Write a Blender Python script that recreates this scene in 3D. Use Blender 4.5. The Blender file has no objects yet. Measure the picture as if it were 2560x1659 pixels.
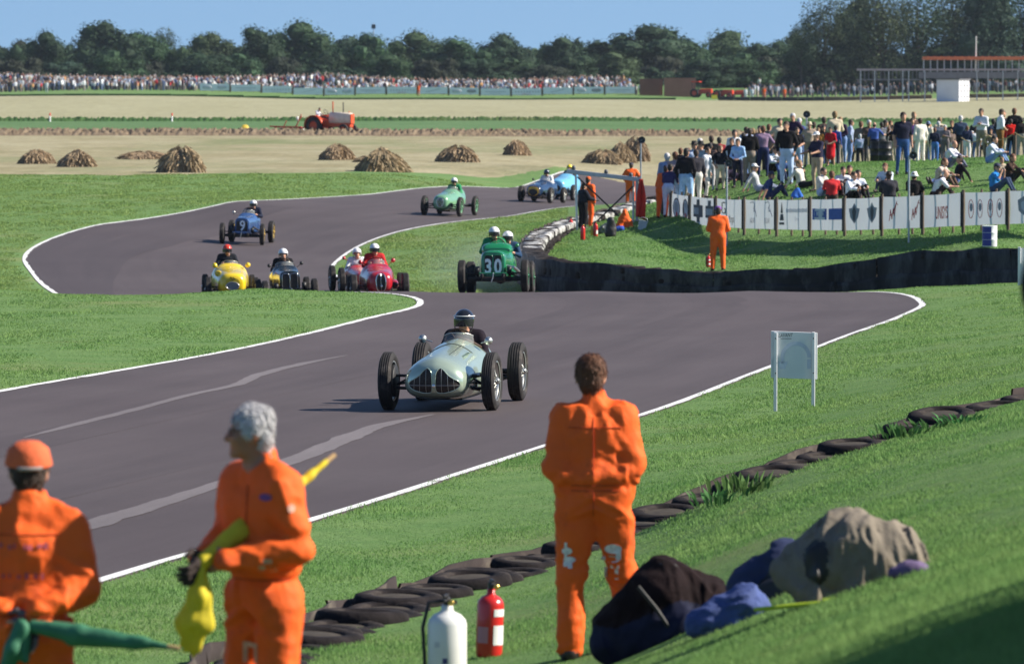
import bpy, math, random
import numpy as np
from mathutils import Matrix, Vector

S = bpy.context.scene
COL = S.collection
R = math.radians
random.seed(7)
RNG = np.random.default_rng(11)

# ------------------------------------------------------------------ camera, sky, sun, exposure
CAMZ = 5.0                      # eye height over the datum, metres
FPX, PW, PH, YH = 14222.0, 2560.0, 1659.0, 230.0
PITCH = math.atan((PH / 2 - YH) / FPX)
cam_d = bpy.data.cameras.new('camera')
cam_d.sensor_width = 36.0
cam_d.lens = 36.0 * FPX / PW
cam_d.clip_start, cam_d.clip_end = 0.5, 9000
cam_d.dof.use_dof = True
cam_d.dof.focus_distance = 74.0
cam_d.dof.aperture_fstop = 6.8
cam = bpy.data.objects.new('camera', cam_d)
cam.location = (0, 0, CAMZ)
cam.rotation_euler = (R(90) - PITCH, 0, 0)
COL.objects.link(cam)
S.camera = cam

SUN_EL, SUN_AZ = R(34), R(2)    # azimuth: from +X (right of frame) a little towards +Y (away)
SKY_STRENGTH, SUN_STRENGTH = 0.08, 5.0
W = bpy.data.worlds.new('World'); S.world = W; W.use_nodes = True
wn, wl = W.node_tree.nodes, W.node_tree.links
wn.clear()
w_out = wn.new('ShaderNodeOutputWorld'); w_bg = wn.new('ShaderNodeBackground')
w_sky = wn.new('ShaderNodeTexSky'); w_sky.sky_type = 'NISHITA'; w_sky.sun_disc = False
w_sky.sun_elevation = SUN_EL
w_sky.sun_rotation = R(90) - SUN_AZ
w_sky.air_density = 1.0; w_sky.dust_density = 0.25; w_sky.ozone_density = 5.0; w_sky.altitude = 0
w_tc = wn.new('ShaderNodeTexCoord'); w_add = wn.new('ShaderNodeVectorMath'); w_add.operation = 'ADD'
w_add.inputs[1].default_value = (0, 0, 0.15)
wl.new(w_tc.outputs['Generated'], w_add.inputs[0]); wl.new(w_add.outputs[0], w_sky.inputs['Vector'])
w_bg.inputs['Strength'].default_value = SKY_STRENGTH
wl.new(w_sky.outputs[0], w_bg.inputs['Color']); wl.new(w_bg.outputs[0], w_out.inputs['Surface'])
sun_d = bpy.data.lights.new('sun', 'SUN'); sun_d.energy = SUN_STRENGTH; sun_d.angle = R(0.55)
sun_d.color = (1.0, 0.925, 0.80)
sun = bpy.data.objects.new('sun', sun_d); COL.objects.link(sun)
_sd = Vector((math.cos(SUN_EL) * math.cos(SUN_AZ), math.cos(SUN_EL) * math.sin(SUN_AZ), math.sin(SUN_EL)))
sun.rotation_euler = _sd.to_track_quat('Z', 'Y').to_euler()
sun.location = (60, 40, 60)
S.view_settings.view_transform = 'Standard'; S.view_settings.look = 'None'
S.view_settings.exposure = 0.84; S.view_settings.gamma = 1.0
S.view_settings.use_curve_mapping = False
S.render.engine = 'CYCLES'
S.cycles.max_bounces = 6; S.cycles.diffuse_bounces = 2; S.cycles.glossy_bounces = 3
S.cycles.transmission_bounces = 4; S.cycles.transparent_max_bounces = 8; S.cycles.volume_bounces = 0
S.cycles.use_denoising = True
S.cycles.caustics_reflective = False; S.cycles.caustics_refractive = False

# ------------------------------------------------------------------ picture position -> place
_cp, _sp = math.cos(PITCH), math.sin(PITCH)
def XD(px, d):                       # x of a picture column at depth d
    return (px - PW / 2) / FPX * d * (1.0 / _cp)
def ZD(py, d):                       # height of a picture row at depth d (world z)
    b = -(py - PH / 2) / FPX
    return CAMZ + d * (b * _cp - _sp) / (_cp + b * _sp)
def PX(x, y, z):
    zz = z - CAMZ
    f = y * _cp - zz * _sp
    return PW / 2 + FPX * x / f, PH / 2 - FPX * (y * _sp + zz * _cp) / f

# ------------------------------------------------------------------ helpers: properties, objects, meshes
def tag(o, label=None, cat=None, group=None, kind=None):
    if label: o['label'] = label
    if cat: o['category'] = cat
    if group: o['group'] = group
    if kind: o['kind'] = kind
    return o
def empty(name, loc=(0, 0, 0), rz=0.0, label=None, cat=None, group=None, rot=None, sc=1.0):
    o = bpy.data.objects.new(name, None); COL.objects.link(o)
    o.location = loc; o.rotation_euler = rot if rot else (0, 0, rz); o.scale = (sc, sc, sc)
    o.empty_display_size = 0.2
    return tag(o, label, cat, group)
def link(name, me, parent=None, loc=(0, 0, 0), rot=(0, 0, 0), sc=None, mats=None):
    o = bpy.data.objects.new(name, me); COL.objects.link(o)
    o.parent = parent; o.location = loc; o.rotation_euler = rot
    if sc is not None: o.scale = sc if hasattr(sc, '__len__') else (sc, sc, sc)
    if mats:
        for i, m in enumerate(mats):
            if i < len(o.material_slots):
                o.material_slots[i].link = 'OBJECT'; o.material_slots[i].material = m
    return o
def npmesh(name, V, F, mats, mi=None, smooth=True, nper=None):
    """V (n,3) array, F (m,k) array of equal-size faces"""
    me = bpy.data.meshes.new(name)
    V = np.asarray(V, np.float32); F = np.asarray(F, np.int32)
    n, m, k = len(V), len(F), F.shape[1]
    me.vertices.add(n); me.vertices.foreach_set('co', V.ravel())
    me.loops.add(m * k); me.loops.foreach_set('vertex_index', F.ravel())
    me.polygons.add(m)
    me.polygons.foreach_set('loop_start', np.arange(0, m * k, k, dtype=np.int32))
    me.polygons.foreach_set('loop_total', np.full(m, k, np.int32))
    if mi is not None: me.polygons.foreach_set('material_index', np.asarray(mi, np.int32))
    me.polygons.foreach_set('use_smooth', np.full(m, smooth, bool))
    for x in (mats if isinstance(mats, (list, tuple)) else [mats]): me.materials.append(x)
    me.update(calc_edges=True); me.validate()
    return me
def frame(d):
    d = Vector(d).normalized()
    a = Vector((0, 0, 1)) if abs(d.z) < 0.9 else Vector((1, 0, 0))
    u = d.cross(a).normalized(); w = u.cross(d).normalized()
    return u, w, d
class MB:
    def __init__(s): s.v, s.f, s.m, s.s = [], [], [], []
    def add(s, vs, fs, mi=0, smooth=False):
        o = len(s.v); s.v += [tuple(v) for v in vs]
        for f in fs: s.f.append([o + i for i in f]); s.m.append(mi); s.s.append(smooth)
        return s
    def box(s, c, size, rot=None, mi=0, ch=0.0):
        x, y, z = [q / 2 for q in size]; c = Vector(c)
        if ch > 0:
            ch = min(ch, x * .9, y * .9, z * .9); vs = []; idx = {}
            for sx in (-1, 1):
                for sy in (-1, 1):
                    for sz in (-1, 1):
                        for ax in range(3):
                            p = [sx * (x - ch), sy * (y - ch), sz * (z - ch)]
                            p[ax] = (sx * x, sy * y, sz * z)[ax]
                            idx[(sx, sy, sz, ax)] = len(vs); vs.append(Vector(p))
            fs = []
            def F(l): fs.append([idx[k] for k in l])
            for q in (-1, 1):
                o = 1 if q > 0 else -1
                l = [(q, -1, -1, 0), (q, 1, -1, 0), (q, 1, 1, 0), (q, -1, 1, 0)]; F(l if q > 0 else l[::-1])
                l = [(-1, q, -1, 1), (-1, q, 1, 1), (1, q, 1, 1), (1, q, -1, 1)]; F(l if q > 0 else l[::-1])
                l = [(-1, -1, q, 2), (1, -1, q, 2), (1, 1, q, 2), (-1, 1, q, 2)]; F(l if q > 0 else l[::-1])
            for a in (-1, 1):
                for b in (-1, 1):
                    F([(a, b, -1, 0), (a, b, -1, 1), (a, b, 1, 1), (a, b, 1, 0)])
                    F([(a, -1, b, 0), (a, -1, b, 2), (a, 1, b, 2), (a, 1, b, 0)])
                    F([(-1, a, b, 1), (-1, a, b, 2), (1, a, b, 2), (1, a, b, 1)])
                    for e in (-1, 1): F([(a, b, e, 0), (a, b, e, 1), (a, b, e, 2)])
        else:
            vs = [Vector((sx * x, sy * y, sz * z)) for sx in (-1, 1) for sy in (-1, 1) for sz in (-1, 1)]
            fs = [[0, 1, 3, 2], [4, 6, 7, 5], [0, 4, 5, 1], [2, 3, 7, 6], [0, 2, 6, 4], [1, 5, 7, 3]]
        if rot is not None: vs = [rot @ v for v in vs]
        return s.add([v + c for v in vs], fs, mi)
    def tube(s, p0, p1, r0, r1=None, n=8, mi=0, caps=True, smooth=True):
        r1 = r0 if r1 is None else r1
        p0, p1 = Vector(p0), Vector(p1); u, w, d = frame(p1 - p0)
        vs = []
        for p, r in ((p0, r0), (p1, r1)):
            for i in range(n):
                a = 2 * math.pi * i / n; vs.append(p + u * (r * math.cos(a)) + w * (r * math.sin(a)))
        fs = [[i, i + n, (i + 1) % n + n, (i + 1) % n] for i in range(n)]
        s.add(vs, fs, mi, smooth)
        if caps:
            s.add(vs[:n], [list(range(n))], mi); s.add(vs[n:], [list(range(n))[::-1]], mi)
        return s
    def path(s, pts, r, n=6, mi=0):
        pts = [Vector(p) for p in pts]; rr = r if hasattr(r, '__len__') else [r] * len(pts)
        rings = []; u = None
        for i, p in enumerate(pts):
            d = (pts[min(i + 1, len(pts) - 1)] - pts[max(i - 1, 0)]).normalized()
            if u is None: u, w, _ = frame(d)
            else:
                u = (u - d * u.dot(d)).normalized()
            w = u.cross(d).normalized()
            rings.append([p + u * (rr[i] * math.cos(2 * math.pi * k / n)) + w * (rr[i] * math.sin(2 * math.pi * k / n)) for k in range(n)])
        return s.loft(rings, mi)
    def loft(s, rings, mi=0, caps=True, smooth=True, closed=True):
        n = len(rings[0]); vs = [p for r in rings for p in r]; fs = []
        for j in range(len(rings) - 1):
            for i in range(n if closed else n - 1):
                a, b = j * n + i, j * n + (i + 1) % n
                fs.append([a, b, b + n, a + n])
        s.add(vs, fs, mi, smooth)
        if caps and closed:
            s.add(rings[0], [list(range(n))[::-1]], mi, False); s.add(rings[-1], [list(range(n))], mi, False)
        return s
    def lathe(s, prof, c=(0, 0, 0), axis=(0, 0, 1), n=20, mi=0, mis=None):
        u, w, d = frame(axis); c = Vector(c); rings = []
        for r, h in prof:
            rings.append([c + d * h + u * (r * math.cos(2 * math.pi * k / n)) + w * (r * math.sin(2 * math.pi * k / n)) for k in range(n)])
        if mis is None: return s.loft(rings, mi, caps=False)
        for j in range(len(rings) - 1): s.loft(rings[j:j + 2], mis[j], caps=False)
        return s
    def ball(s, c, r, n=10, mi=0, rot=None):
        r = r if hasattr(r, '__len__') else (r, r, r); c = Vector(c); rings = []
        for j in range(n // 2 + 1):
            t = math.pi * j / (n // 2)
            rr = []
            for k in range(n):
                a = 2 * math.pi * k / n
                v = Vector((r[0] * math.sin(t) * math.cos(a), r[1] * math.sin(t) * math.sin(a), -r[2] * math.cos(t)))
                rr.append(c + (rot @ v if rot else v))
            rings.append(rr)
        return s.loft(rings, mi, caps=False)
    def mesh(s, name, mats):
        me = bpy.data.meshes.new(name)
        me.from_pydata(s.v, [], s.f)
        for x in (mats if isinstance(mats, (list, tuple)) else [mats]): me.materials.append(x)
        me.polygons.foreach_set('material_index', s.m); me.polygons.foreach_set('use_smooth', s.s)
        me.update(); return me
    def build(s, name, mats, parent=None, loc=(0, 0, 0), rot=(0, 0, 0), sc=None):
        return link(name, s.mesh(name, mats), parent, loc, rot, sc)

# ------------------------------------------------------------------ materials
_M = {}
def lin(h):
    h = h.lstrip('#'); o = []
    for i in (0, 2, 4):
        c = int(h[i:i + 2], 16) / 255
        o.append(c / 12.92 if c <= 0.04045 else ((c + 0.055) / 1.055) ** 2.4)
    return tuple(o)
def mat(name, col, rough=0.6, metal=0.0, spec=0.4, var=0.12, scale=6.0, bump=0.0, bscale=40.0, coat=0.0, dirt=None, dirt_amt=0.0, transl=0.0, detail=4.0, aniso=None, edge=None):
    """principled with object-space colour variation, optional worn patches of a second colour and fine relief"""
    if name in _M: return _M[name]
    if isinstance(col, str): col = lin(col)
    m = bpy.data.materials.new(name); m.use_nodes = True; _M[name] = m
    n, l = m.node_tree.nodes, m.node_tree.links; b = n['Principled BSDF']
    b.inputs['Roughness'].default_value = rough; b.inputs['Metallic'].default_value = metal
    b.inputs['Specular IOR Level'].default_value = spec
    if coat: b.inputs['Coat Weight'].default_value = coat; b.inputs['Coat Roughness'].default_value = 0.06
    tc = n.new('ShaderNodeTexCoord'); mp = n.new('ShaderNodeMapping')
    l.new(tc.outputs['Object'], mp.inputs['Vector'])
    if aniso: mp.inputs['Scale'].default_value = aniso
    nz = n.new('ShaderNodeTexNoise'); nz.inputs['Scale'].default_value = scale; nz.inputs['Detail'].default_value = detail
    l.new(mp.outputs[0], nz.inputs['Vector'])
    mr = n.new('ShaderNodeMapRange'); mr.inputs['From Min'].default_value = 0.3; mr.inputs['From Max'].default_value = 0.7
    mr.inputs['To Min'].default_value = 1 - var; mr.inputs['To Max'].default_value = 1 + var
    l.new(nz.outputs['Fac'], mr.inputs['Value'])
    mu = n.new('ShaderNodeVectorMath'); mu.operation = 'SCALE'; mu.inputs[0].default_value = col[:3]
    l.new(mr.outputs[0], mu.inputs['Scale'])
    out = mu.outputs[0]
    if dirt is not None:
        if isinstance(dirt, str): dirt = lin(dirt)
        n2 = n.new('ShaderNodeTexNoise'); n2.inputs['Scale'].default_value = scale * 0.6; n2.inputs['Detail'].default_value = 6
        n2.inputs['Roughness'].default_value = 0.65
        l.new(mp.outputs[0], n2.inputs['Vector'])
        m2 = n.new('ShaderNodeMapRange'); m2.inputs['From Min'].default_value = 0.62 - 0.35 * dirt_amt; m2.inputs['From Max'].default_value = 0.72 - 0.25 * dirt_amt
        l.new(n2.outputs['Fac'], m2.inputs['Value'])
        mx = n.new('ShaderNodeMix'); mx.data_type = 'RGBA'
        l.new(m2.outputs[0], mx.inputs['Factor']); l.new(out, mx.inputs['A']); mx.inputs['B'].default_value = (*dirt[:3], 1)
        out = mx.outputs['Result']
    l.new(out, b.inputs['Base Color'])
    if bump:
        n3 = n.new('ShaderNodeTexNoise'); n3.inputs['Scale'].default_value = bscale; n3.inputs['Detail'].default_value = 5
        l.new(mp.outputs[0], n3.inputs['Vector'])
        bp = n.new('ShaderNodeBump'); bp.inputs['Strength'].default_value = min(1.0, bump); bp.inputs['Distance'].default_value = 0.02
        l.new(n3.outputs['Fac'], bp.inputs['Height']); l.new(bp.outputs[0], b.inputs['Normal'])
    if transl:
        tr = n.new('ShaderNodeBsdfTranslucent'); l.new(out, tr.inputs['Color'])
        ms = n.new('ShaderNodeMixShader'); ms.inputs[0].default_value = transl
        l.new(b.outputs[0], ms.inputs[1]); l.new(tr.outputs[0], ms.inputs[2])
        l.new(ms.outputs[0], n['Material Output'].inputs['Surface'])
    return m
def cloth(h, var=0.16):
    return mat('cloth_' + h, h, rough=0.85, spec=0.15, var=var, scale=9, bump=0.35, bscale=30)
# ------------------------------------------------------------------ the lie of the land
# (picture column, depth in m, height relative to the eye): survey points the ground passes through
_SP = []
def sp(d, *pz):
    for px, z in pz: _SP.append((px, d, z))
def spy(d, *pp):                      # the same given as picture rows
    for px, py in pp: _SP.append((px, d, ZD(py, d) - CAMZ))
sp(3, (-600, -1.9), (1280, -1.7), (3200, -1.6)); sp(10, (-600, -2.6), (0, -2.3), (1280, -1.8), (2560, -1.55), (3200, -1.5))
sp(18, (-600, -3.1), (0, -2.95), (640, -2.75), (1280, -2.3), (1920, -1.95), (2560, -1.66), (3200, -1.45))
sp(24, (-600, -3.35), (0, -3.2), (640, -3.07), (1280, -2.8), (1920, -2.42), (2560, -2.03), (3200, -1.8))
sp(32, (-600, -3.65), (0, -3.58), (640, -3.5), (1150, -3.32), (1480, -3.26), (1920, -2.82), (2560, -2.33), (3200, -2.05))
sp(38, (-600, -3.85), (0, -3.8), (640, -3.78), (1280, -3.6), (1920, -3.02), (2560, -2.5), (3200, -2.2))
sp(45, (-600, -3.88), (0, -3.88), (640, -3.87), (1280, -3.85), (1600, -3.62), (1920, -3.22), (2560, -2.66), (3200, -2.35))
sp(51, (0, -3.9), (1280, -3.9), (1920, -3.4), (2560, -2.78), (3200, -2.45))
sp(58, (-600, -3.92), (0, -3.93), (1280, -3.95), (1920, -3.7), (2560, -3.08), (3200, -2.7))
sp(70, (-600, -3.95), (0, -3.98), (1280, -4.03), (1640, -4.0), (1985, -3.92), (2560, -3.33), (3200, -2.95))
sp(87, (-600, -4.05), (0, -4.08), (1280, -4.14), (1900, -4.1), (2560, -3.65), (3200, -3.3))
sp(105, (-600, -4.2), (0, -4.27), (1280, -4.3), (1900, -4.26), (2280, -4.18), (2560, -3.97), (3200, -3.6))
sp(118, (-600, -4.28), (0, -4.34), (1000, -4.37), (1280, -4.38), (1900, -4.37), (2290, -4.33), (2560, -4.15), (3200, -3.8))
sp(128, (-600, -4.38), (0, -4.44), (640, -4.43), (1000, -4.47), (1280, -4.5), (1500, -4.47), (1900, -4.46), (2290, -4.4), (2560, -4.28), (3200, -4.0))
sp(135, (-600, -4.9), (0, -4.96), (640, -4.98), (1280, -4.97), (1900, -4.92), (2560, -4.62), (3200, -4.3))
sp(145, (-600, -5.3), (0, -5.42), (640, -5.52), (1280, -5.3), (1700, -5.36), (2100, -5.3), (2560, -4.95), (3200, -4.6))
sp(155, (-600, -5.35), (0, -5.46), (640, -5.55), (1280, -5.42), (1560, -5.35), (1800, -5.2), (2100, -5.02), (2300, -4.68), (2560, -4.3), (3200, -3.9))
sp(162, (1400, -5.2), (1600, -5.1), (1800, -4.97), (2060, -4.66), (2200, -4.25), (2300, -4.0), (2560, -3.72), (3200, -3.4))
sp(166, (1700, -5.0), (1800, -4.88), (1941, -4.6), (2060, -4.2), (2204, -3.82)); sp(175, (1700, -4.55), (1790, -4.3)); sp(158, (1900, -5.02), (2060, -4.95), (2200, -4.72), (2306, -4.45), (2407, -4.12), (2520, -3.9))
sp(170, (0, -5.4), (640, -5.45), (1000, -5.45), (1200, -5.4), (1360, -4.9), (1600, -4.72), (1800, -4.7), (1941, -4.25), (2060, -3.95), (2300, -3.6), (2560, -3.2), (3200, -2.8))
sp(178, (1450, -4.6), (1600, -4.45), (1700, -4.1), (1800, -3.85), (1900, -3.4), (2060, -3.0), (2300, -2.7), (2560, -2.45), (3200, -2.1))
sp(186, (1330, -4.85), (1443, -4.5), (1590, -4.25), (1660, -4.05), (1740, -3.55), (1900, -2.85), (2060, -2.5), (2300, -2.36), (2560, -2.2), (3200, -1.9))
sp(195, (1420, -4.6), (1600, -4.25), (1750, -3.4), (1900, -2.75), (2100, -2.45), (2300, -2.4), (2560, -2.2), (3200, -1.9))
spy(185, (60, 632), (610, 640), (862, 650)); spy(203, (250, 563), (1000, 578), (610, 596)); spy(195, (900, 612), (-600, 600))
spy(220, (590, 506), (1260, 540), (900, 524)); spy(245, (930, 486), (1550, 512), (1300, 498)); spy(276, (1290, 468), (1880, 490))
spy(300, (1525, 453), (2060, 470)); spy(224, (0, 510), (-600, 510)); spy(245, (0, 470), (-600, 475), (500, 478))
spy(268, (-600, 442), (0, 440), (600, 438), (1000, 440)); spy(292, (-600, 421), (0, 421), (600, 420), (1000, 418), (1400, 415))
sp(230, (2100, -3.1), (2560, -2.9), (1800, -3.9)); sp(262, (2100, -3.6), (2560, -3.4), (3200, -3.0))
sp(335, (-600, -3.72), (0, -3.72), (1280, -3.8), (1900, -3.85), (2560, -3.75), (3200, -3.6))
sp(420, (-600, -3.3), (0, -3.3), (1280, -3.35), (2560, -3.35), (3200, -3.3)); sp(480, (-600, -2.95), (1280, -2.98), (3200, -2.95))
sp(525, (-600, -2.62), (1280, -2.66), (3200, -2.62)); sp(650, (-600, -1.95), (1280, -2.0), (3200, -2.0))
sp(770, (-600, -1.25), (1280, -1.35), (2300, -1.45), (3200, -1.4)); sp(835, (-600, -0.85), (1280, -0.95), (2000, -1.1), (3200, -1.0))
sp(852, (-600, -0.5), (800, -0.55), (1280, -0.6), (2000, -0.8), (3200, -0.8))
sp(868, (-600, 0.35), (0, 0.35), (800, 0.3), (1500, 0.2), (1750, -0.3), (2200, -0.2), (3200, 0.2))
sp(884, (-600, 1.5), (0, 1.5), (800, 1.4), (1500, 1.0), (1750, 0.2), (2200, 0.6), (3200, 1.0))
sp(930, (-600, 1.6), (0, 1.6), (1280, 1.3), (2560, 1.2), (3200, 1.2)); sp(1300, (-600, 1.0), (1280, 1.0), (3200, 1.0)); sp(3000, (-600, 0.5), (1280, 0.5), (3200, 0.5))
_SPA = np.array(_SP)
def _uv(px, d): return np.stack([(px - 1280) / 1280 * 0.55, np.log(d) * 1.6], -1)
_C = _uv(_SPA[:, 0], _SPA[:, 1])
def _phi(r2): return np.sqrt(r2 + 2e-4)
_n = len(_C)
_A = np.zeros((_n + 3, _n + 3))
_A[:_n, :_n] = -_phi(((_C[:, None] - _C[None]) ** 2).sum(-1)) + np.eye(_n) * 1.5e-3
_A[:_n, _n] = 1; _A[:_n, _n + 1:] = _C; _A[_n, :_n] = 1; _A[_n + 1:, :_n] = _C.T
_B = np.zeros(_n + 3); _B[:_n] = _SPA[:, 2]
_WT = np.linalg.solve(_A, _B)
def terrain(x, y):
    """ground height (world z) at x, y (arrays or numbers)"""
    x = np.asarray(x, float); y = np.maximum(np.asarray(y, float), 2.0)
    sh = np.broadcast(x, y).shape
    xf, yf = np.broadcast_to(x, sh).ravel(), np.broadcast_to(y, sh).ravel()
    px = np.clip(1280 + xf / yf * FPX * _cp, -1100, 3700)
    q = _uv(px, np.minimum(yf, 3000)); out = np.empty(len(q))
    for i in range(0, len(q), 20000):
        k = q[i:i + 20000]
        out[i:i + 20000] = -_phi(((k[:, None] - _C[None]) ** 2).sum(-1)) @ _WT[:_n] + _WT[_n] + k @ _WT[_n + 1:]
    return (out + CAMZ).reshape(sh)
# fast look-up of the same surface for scattering
_gp = np.linspace(-200, 2760, 186); _gd = np.linspace(math.log(14), math.log(285), 600); _GT = None
def fast_terrain(x, y):
    global _GT
    if _GT is None:
        Dg = np.exp(_gd)[:, None]; _GT = terrain((_gp[None] - 1280) / FPX / _cp * Dg, np.broadcast_to(Dg, (len(_gd), len(_gp))))
    px = 1280 + x / y * FPX * _cp; i = np.clip((px - _gp[0]) / (_gp[1] - _gp[0]), 0, len(_gp) - 1.001); j = np.clip((np.log(y) - _gd[0]) / (_gd[1] - _gd[0]), 0, len(_gd) - 1.001)
    i0, j0 = i.astype(int), j.astype(int); a, b = i - i0, j - j0
    return (_GT[j0, i0] * (1 - a) + _GT[j0, i0 + 1] * a) * (1 - b) + (_GT[j0 + 1, i0] * (1 - a) + _GT[j0 + 1, i0 + 1] * a) * b
def tz(x, y): return float(terrain(x, y))
def GP(px, d, dz=0.0):               # point on the ground in picture column px at depth d
    x = XD(px, d)
    for _ in range(3):
        z = tz(x, d); f = d * _cp - (z - CAMZ) * _sp; x = (px - PW / 2) / FPX * f
    return Vector((x, d, z + dz))
def GR(px, py, d0=12.0, d1=1000.0):  # ground seen at a picture point, searching outwards from depth d0
    dd = np.exp(np.linspace(math.log(d0), math.log(d1), 1500))
    zz = ZD(py, dd); xx = XD(px, dd)
    g = terrain(xx, dd)
    hit = np.nonzero(g >= zz)[0]
    d = dd[hit[0]] if len(hit) else d1
    return GP(px, d)

# road: left and right edges in plan (x, depth)
_RL = [(-20.5, 5), (-17, 24), (-11.9, 45), (-6.9, 76.8), (-4.4, 93), (-2.86, 107), (-1.98, 117.5), (-2.5, 123), (-6, 131), (-9.8, 140), (-12.2, 153), (-14.4, 170), (-15.85, 185), (-15.75, 195), (-14.9, 203), (-13.3, 211), (-10.8, 221), (-6.2, 245), (0.2, 276), (5.4, 302), (14, 345), (22, 385)]
_RR = [(-10.5, 5), (-7.0, 24), (-3.26, 44.9), (2.1, 73), (5.0, 91), (7.1, 105), (8.4, 115.5), (8.3, 124), (5.5, 134), (1.2, 145.5), (-3.0, 157), (-5.2, 170), (-5.6, 181), (-5.4, 190.5), (-4.7, 198.5), (-3.1, 207), (-0.4, 218), (4.6, 243), (10.8, 274), (16, 300), (24, 342), (32, 382)]
def spline(P, per=14):
    P = np.array(P, float); out = []
    for i in range(len(P) - 1):
        p0, p1, p2, p3 = P[max(i - 1, 0)], P[i], P[i + 1], P[min(i + 2, len(P) - 1)]
        t = np.linspace(0, 1, per, endpoint=False)[:, None]
        d1 = max(1e-6, np.linalg.norm(p2 - p1)); d0 = max(1e-6, np.linalg.norm(p1 - p0)); d2 = max(1e-6, np.linalg.norm(p3 - p2))
        m1 = ((p2 - p1) / d1 + (p1 - p0) / d0) / 2 * d1 if i > 0 else (p2 - p1)
        m2 = ((p3 - p2) / d2 + (p2 - p1) / d1) / 2 * d1 if i < len(P) - 2 else (p2 - p1)
        h = [(2 * t**3 - 3 * t**2 + 1), (t**3 - 2 * t**2 + t), (-2 * t**3 + 3 * t**2), (t**3 - t**2)]
        out.append(h[0] * p1 + h[1] * m1 + h[2] * p2 + h[3] * m2)
    out.append(P[-1:]); return np.concatenate(out)
RL, RRi = spline(_RL), spline(_RR)
_POLY = np.concatenate([RL[::2], RRi[::-1][::2]])
def road_dist(x, y):
    """signed distance to the road edge: negative on the road"""
    sh = np.shape(x); q = np.stack([np.ravel(x), np.ravel(y)], -1); out = np.empty(len(q))
    a, b = _POLY, np.roll(_POLY, -1, 0); ab = b - a; l2 = (ab ** 2).sum(-1) + 1e-9
    for i in range(0, len(q), 6000):
        k = q[i:i + 6000]; ap = k[:, None] - a[None]
        t = np.clip((ap * ab).sum(-1) / l2, 0, 1)
        dd = np.sqrt(((ap - t[..., None] * ab) ** 2).sum(-1).min(1))
        c = ((a[:, 1] > k[:, None, 1]) != (b[:, 1] > k[:, None, 1])) & (k[:, None, 0] < (b[:, 0] - a[:, 0]) * (k[:, None, 1] - a[:, 1]) / (b[:, 1] - a[:, 1] + 1e-12) + a[:, 0])
        out[i:i + 6000] = np.where(c.sum(1) % 2 == 1, -dd, dd)
    return out.reshape(sh)
# ------------------------------------------------------------------ ground materials
def ground_mat(name, c1, c2, c3, s1=0.25, s2=3.0, s3=30.0, bump=0.5, bs=18.0, patch=0.5, aniso=(1, 1, 1), dist=0.05):
    m = bpy.data.materials.new(name); m.use_nodes = True; n, l = m.node_tree.nodes, m.node_tree.links; b = n['Principled BSDF']
    b.inputs['Roughness'].default_value = 0.95; b.inputs['Specular IOR Level'].default_value = 0.08
    tc = n.new('ShaderNodeTexCoord'); mp = n.new('ShaderNodeMapping'); mp.inputs['Scale'].default_value = aniso
    l.new(tc.outputs['Object'], mp.inputs['Vector'])
    def noise(sc, det=5, ro=0.6):
        z = n.new('ShaderNodeTexNoise'); z.inputs['Scale'].default_value = sc; z.inputs['Detail'].default_value = det; z.inputs['Roughness'].default_value = ro
        l.new(mp.outputs[0], z.inputs['Vector']); return z.outputs['Fac']
    def ramp(f, a, c):
        r = n.new('ShaderNodeMapRange'); r.inputs['From Min'].default_value = a; r.inputs['From Max'].default_value = c; l.new(f, r.inputs['Value']); return r.outputs[0]
    def mix(f, a, c):
        x = n.new('ShaderNodeMix'); x.data_type = 'RGBA'; l.new(f, x.inputs['Factor'])
        for k, q in (('A', a), ('B', c)):
            if isinstance(q, tuple): x.inputs[k].default_value = (*q, 1)
            else: l.new(q, x.inputs[k])
        return x.outputs['Result']
    o = mix(ramp(noise(s2), 0.35, 0.65), c1, c2)
    o = mix(ramp(noise(s1, 6, 0.7), 0.62 - 0.2 * patch, 0.78 - 0.15 * patch), o, c3)
    f = noise(s3, 6, 0.75); hv = n.new('ShaderNodeMapRange'); hv.inputs['From Min'].default_value = 0.25; hv.inputs['From Max'].default_value = 0.75
    hv.inputs['To Min'].default_value = 0.72; hv.inputs['To Max'].default_value = 1.25; l.new(f, hv.inputs['Value'])
    sc = n.new('ShaderNodeVectorMath'); sc.operation = 'SCALE'; l.new(o, sc.inputs[0]); l.new(hv.outputs[0], sc.inputs['Scale'])
    l.new(sc.outputs[0], b.inputs['Base Color'])
    bp = n.new('ShaderNodeBump'); bp.inputs['Strength'].default_value = bump; bp.inputs['Distance'].default_value = dist
    l.new(noise(bs, 6, 0.7), bp.inputs['Height']); l.new(bp.outputs[0], b.inputs['Normal'])
    return m
M_GRASS = ground_mat('turf', (0.118, 0.215, 0.072), (0.155, 0.25, 0.09), (0.205, 0.235, 0.1), s1=0.16, s2=1.1, s3=16, patch=0.45, bump=0.9, bs=9, dist=0.06)
M_STUB = ground_mat('stubble', (0.27, 0.24, 0.14), (0.36, 0.325, 0.215), (0.175, 0.205, 0.095), s1=0.07, s2=0.35, s3=2.2, patch=0.6, aniso=(0.6, 0.25, 1), bump=0.8, bs=3, dist=0.1)
M_STUB2 = ground_mat('stubble_far', (0.315, 0.30, 0.185), (0.345, 0.33, 0.21), (0.255, 0.265, 0.15), s1=0.03, s2=0.2, s3=2, patch=0.2, aniso=(0.5, 0.12, 1), bump=0.5, bs=1.5, dist=0.1)
M_PLOUGH = ground_mat('ploughed_soil', (0.17, 0.125, 0.085), (0.24, 0.185, 0.125), (0.28, 0.24, 0.15), s1=0.4, s2=1.2, s3=5, patch=0.3, bump=0.8, bs=4)
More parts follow.
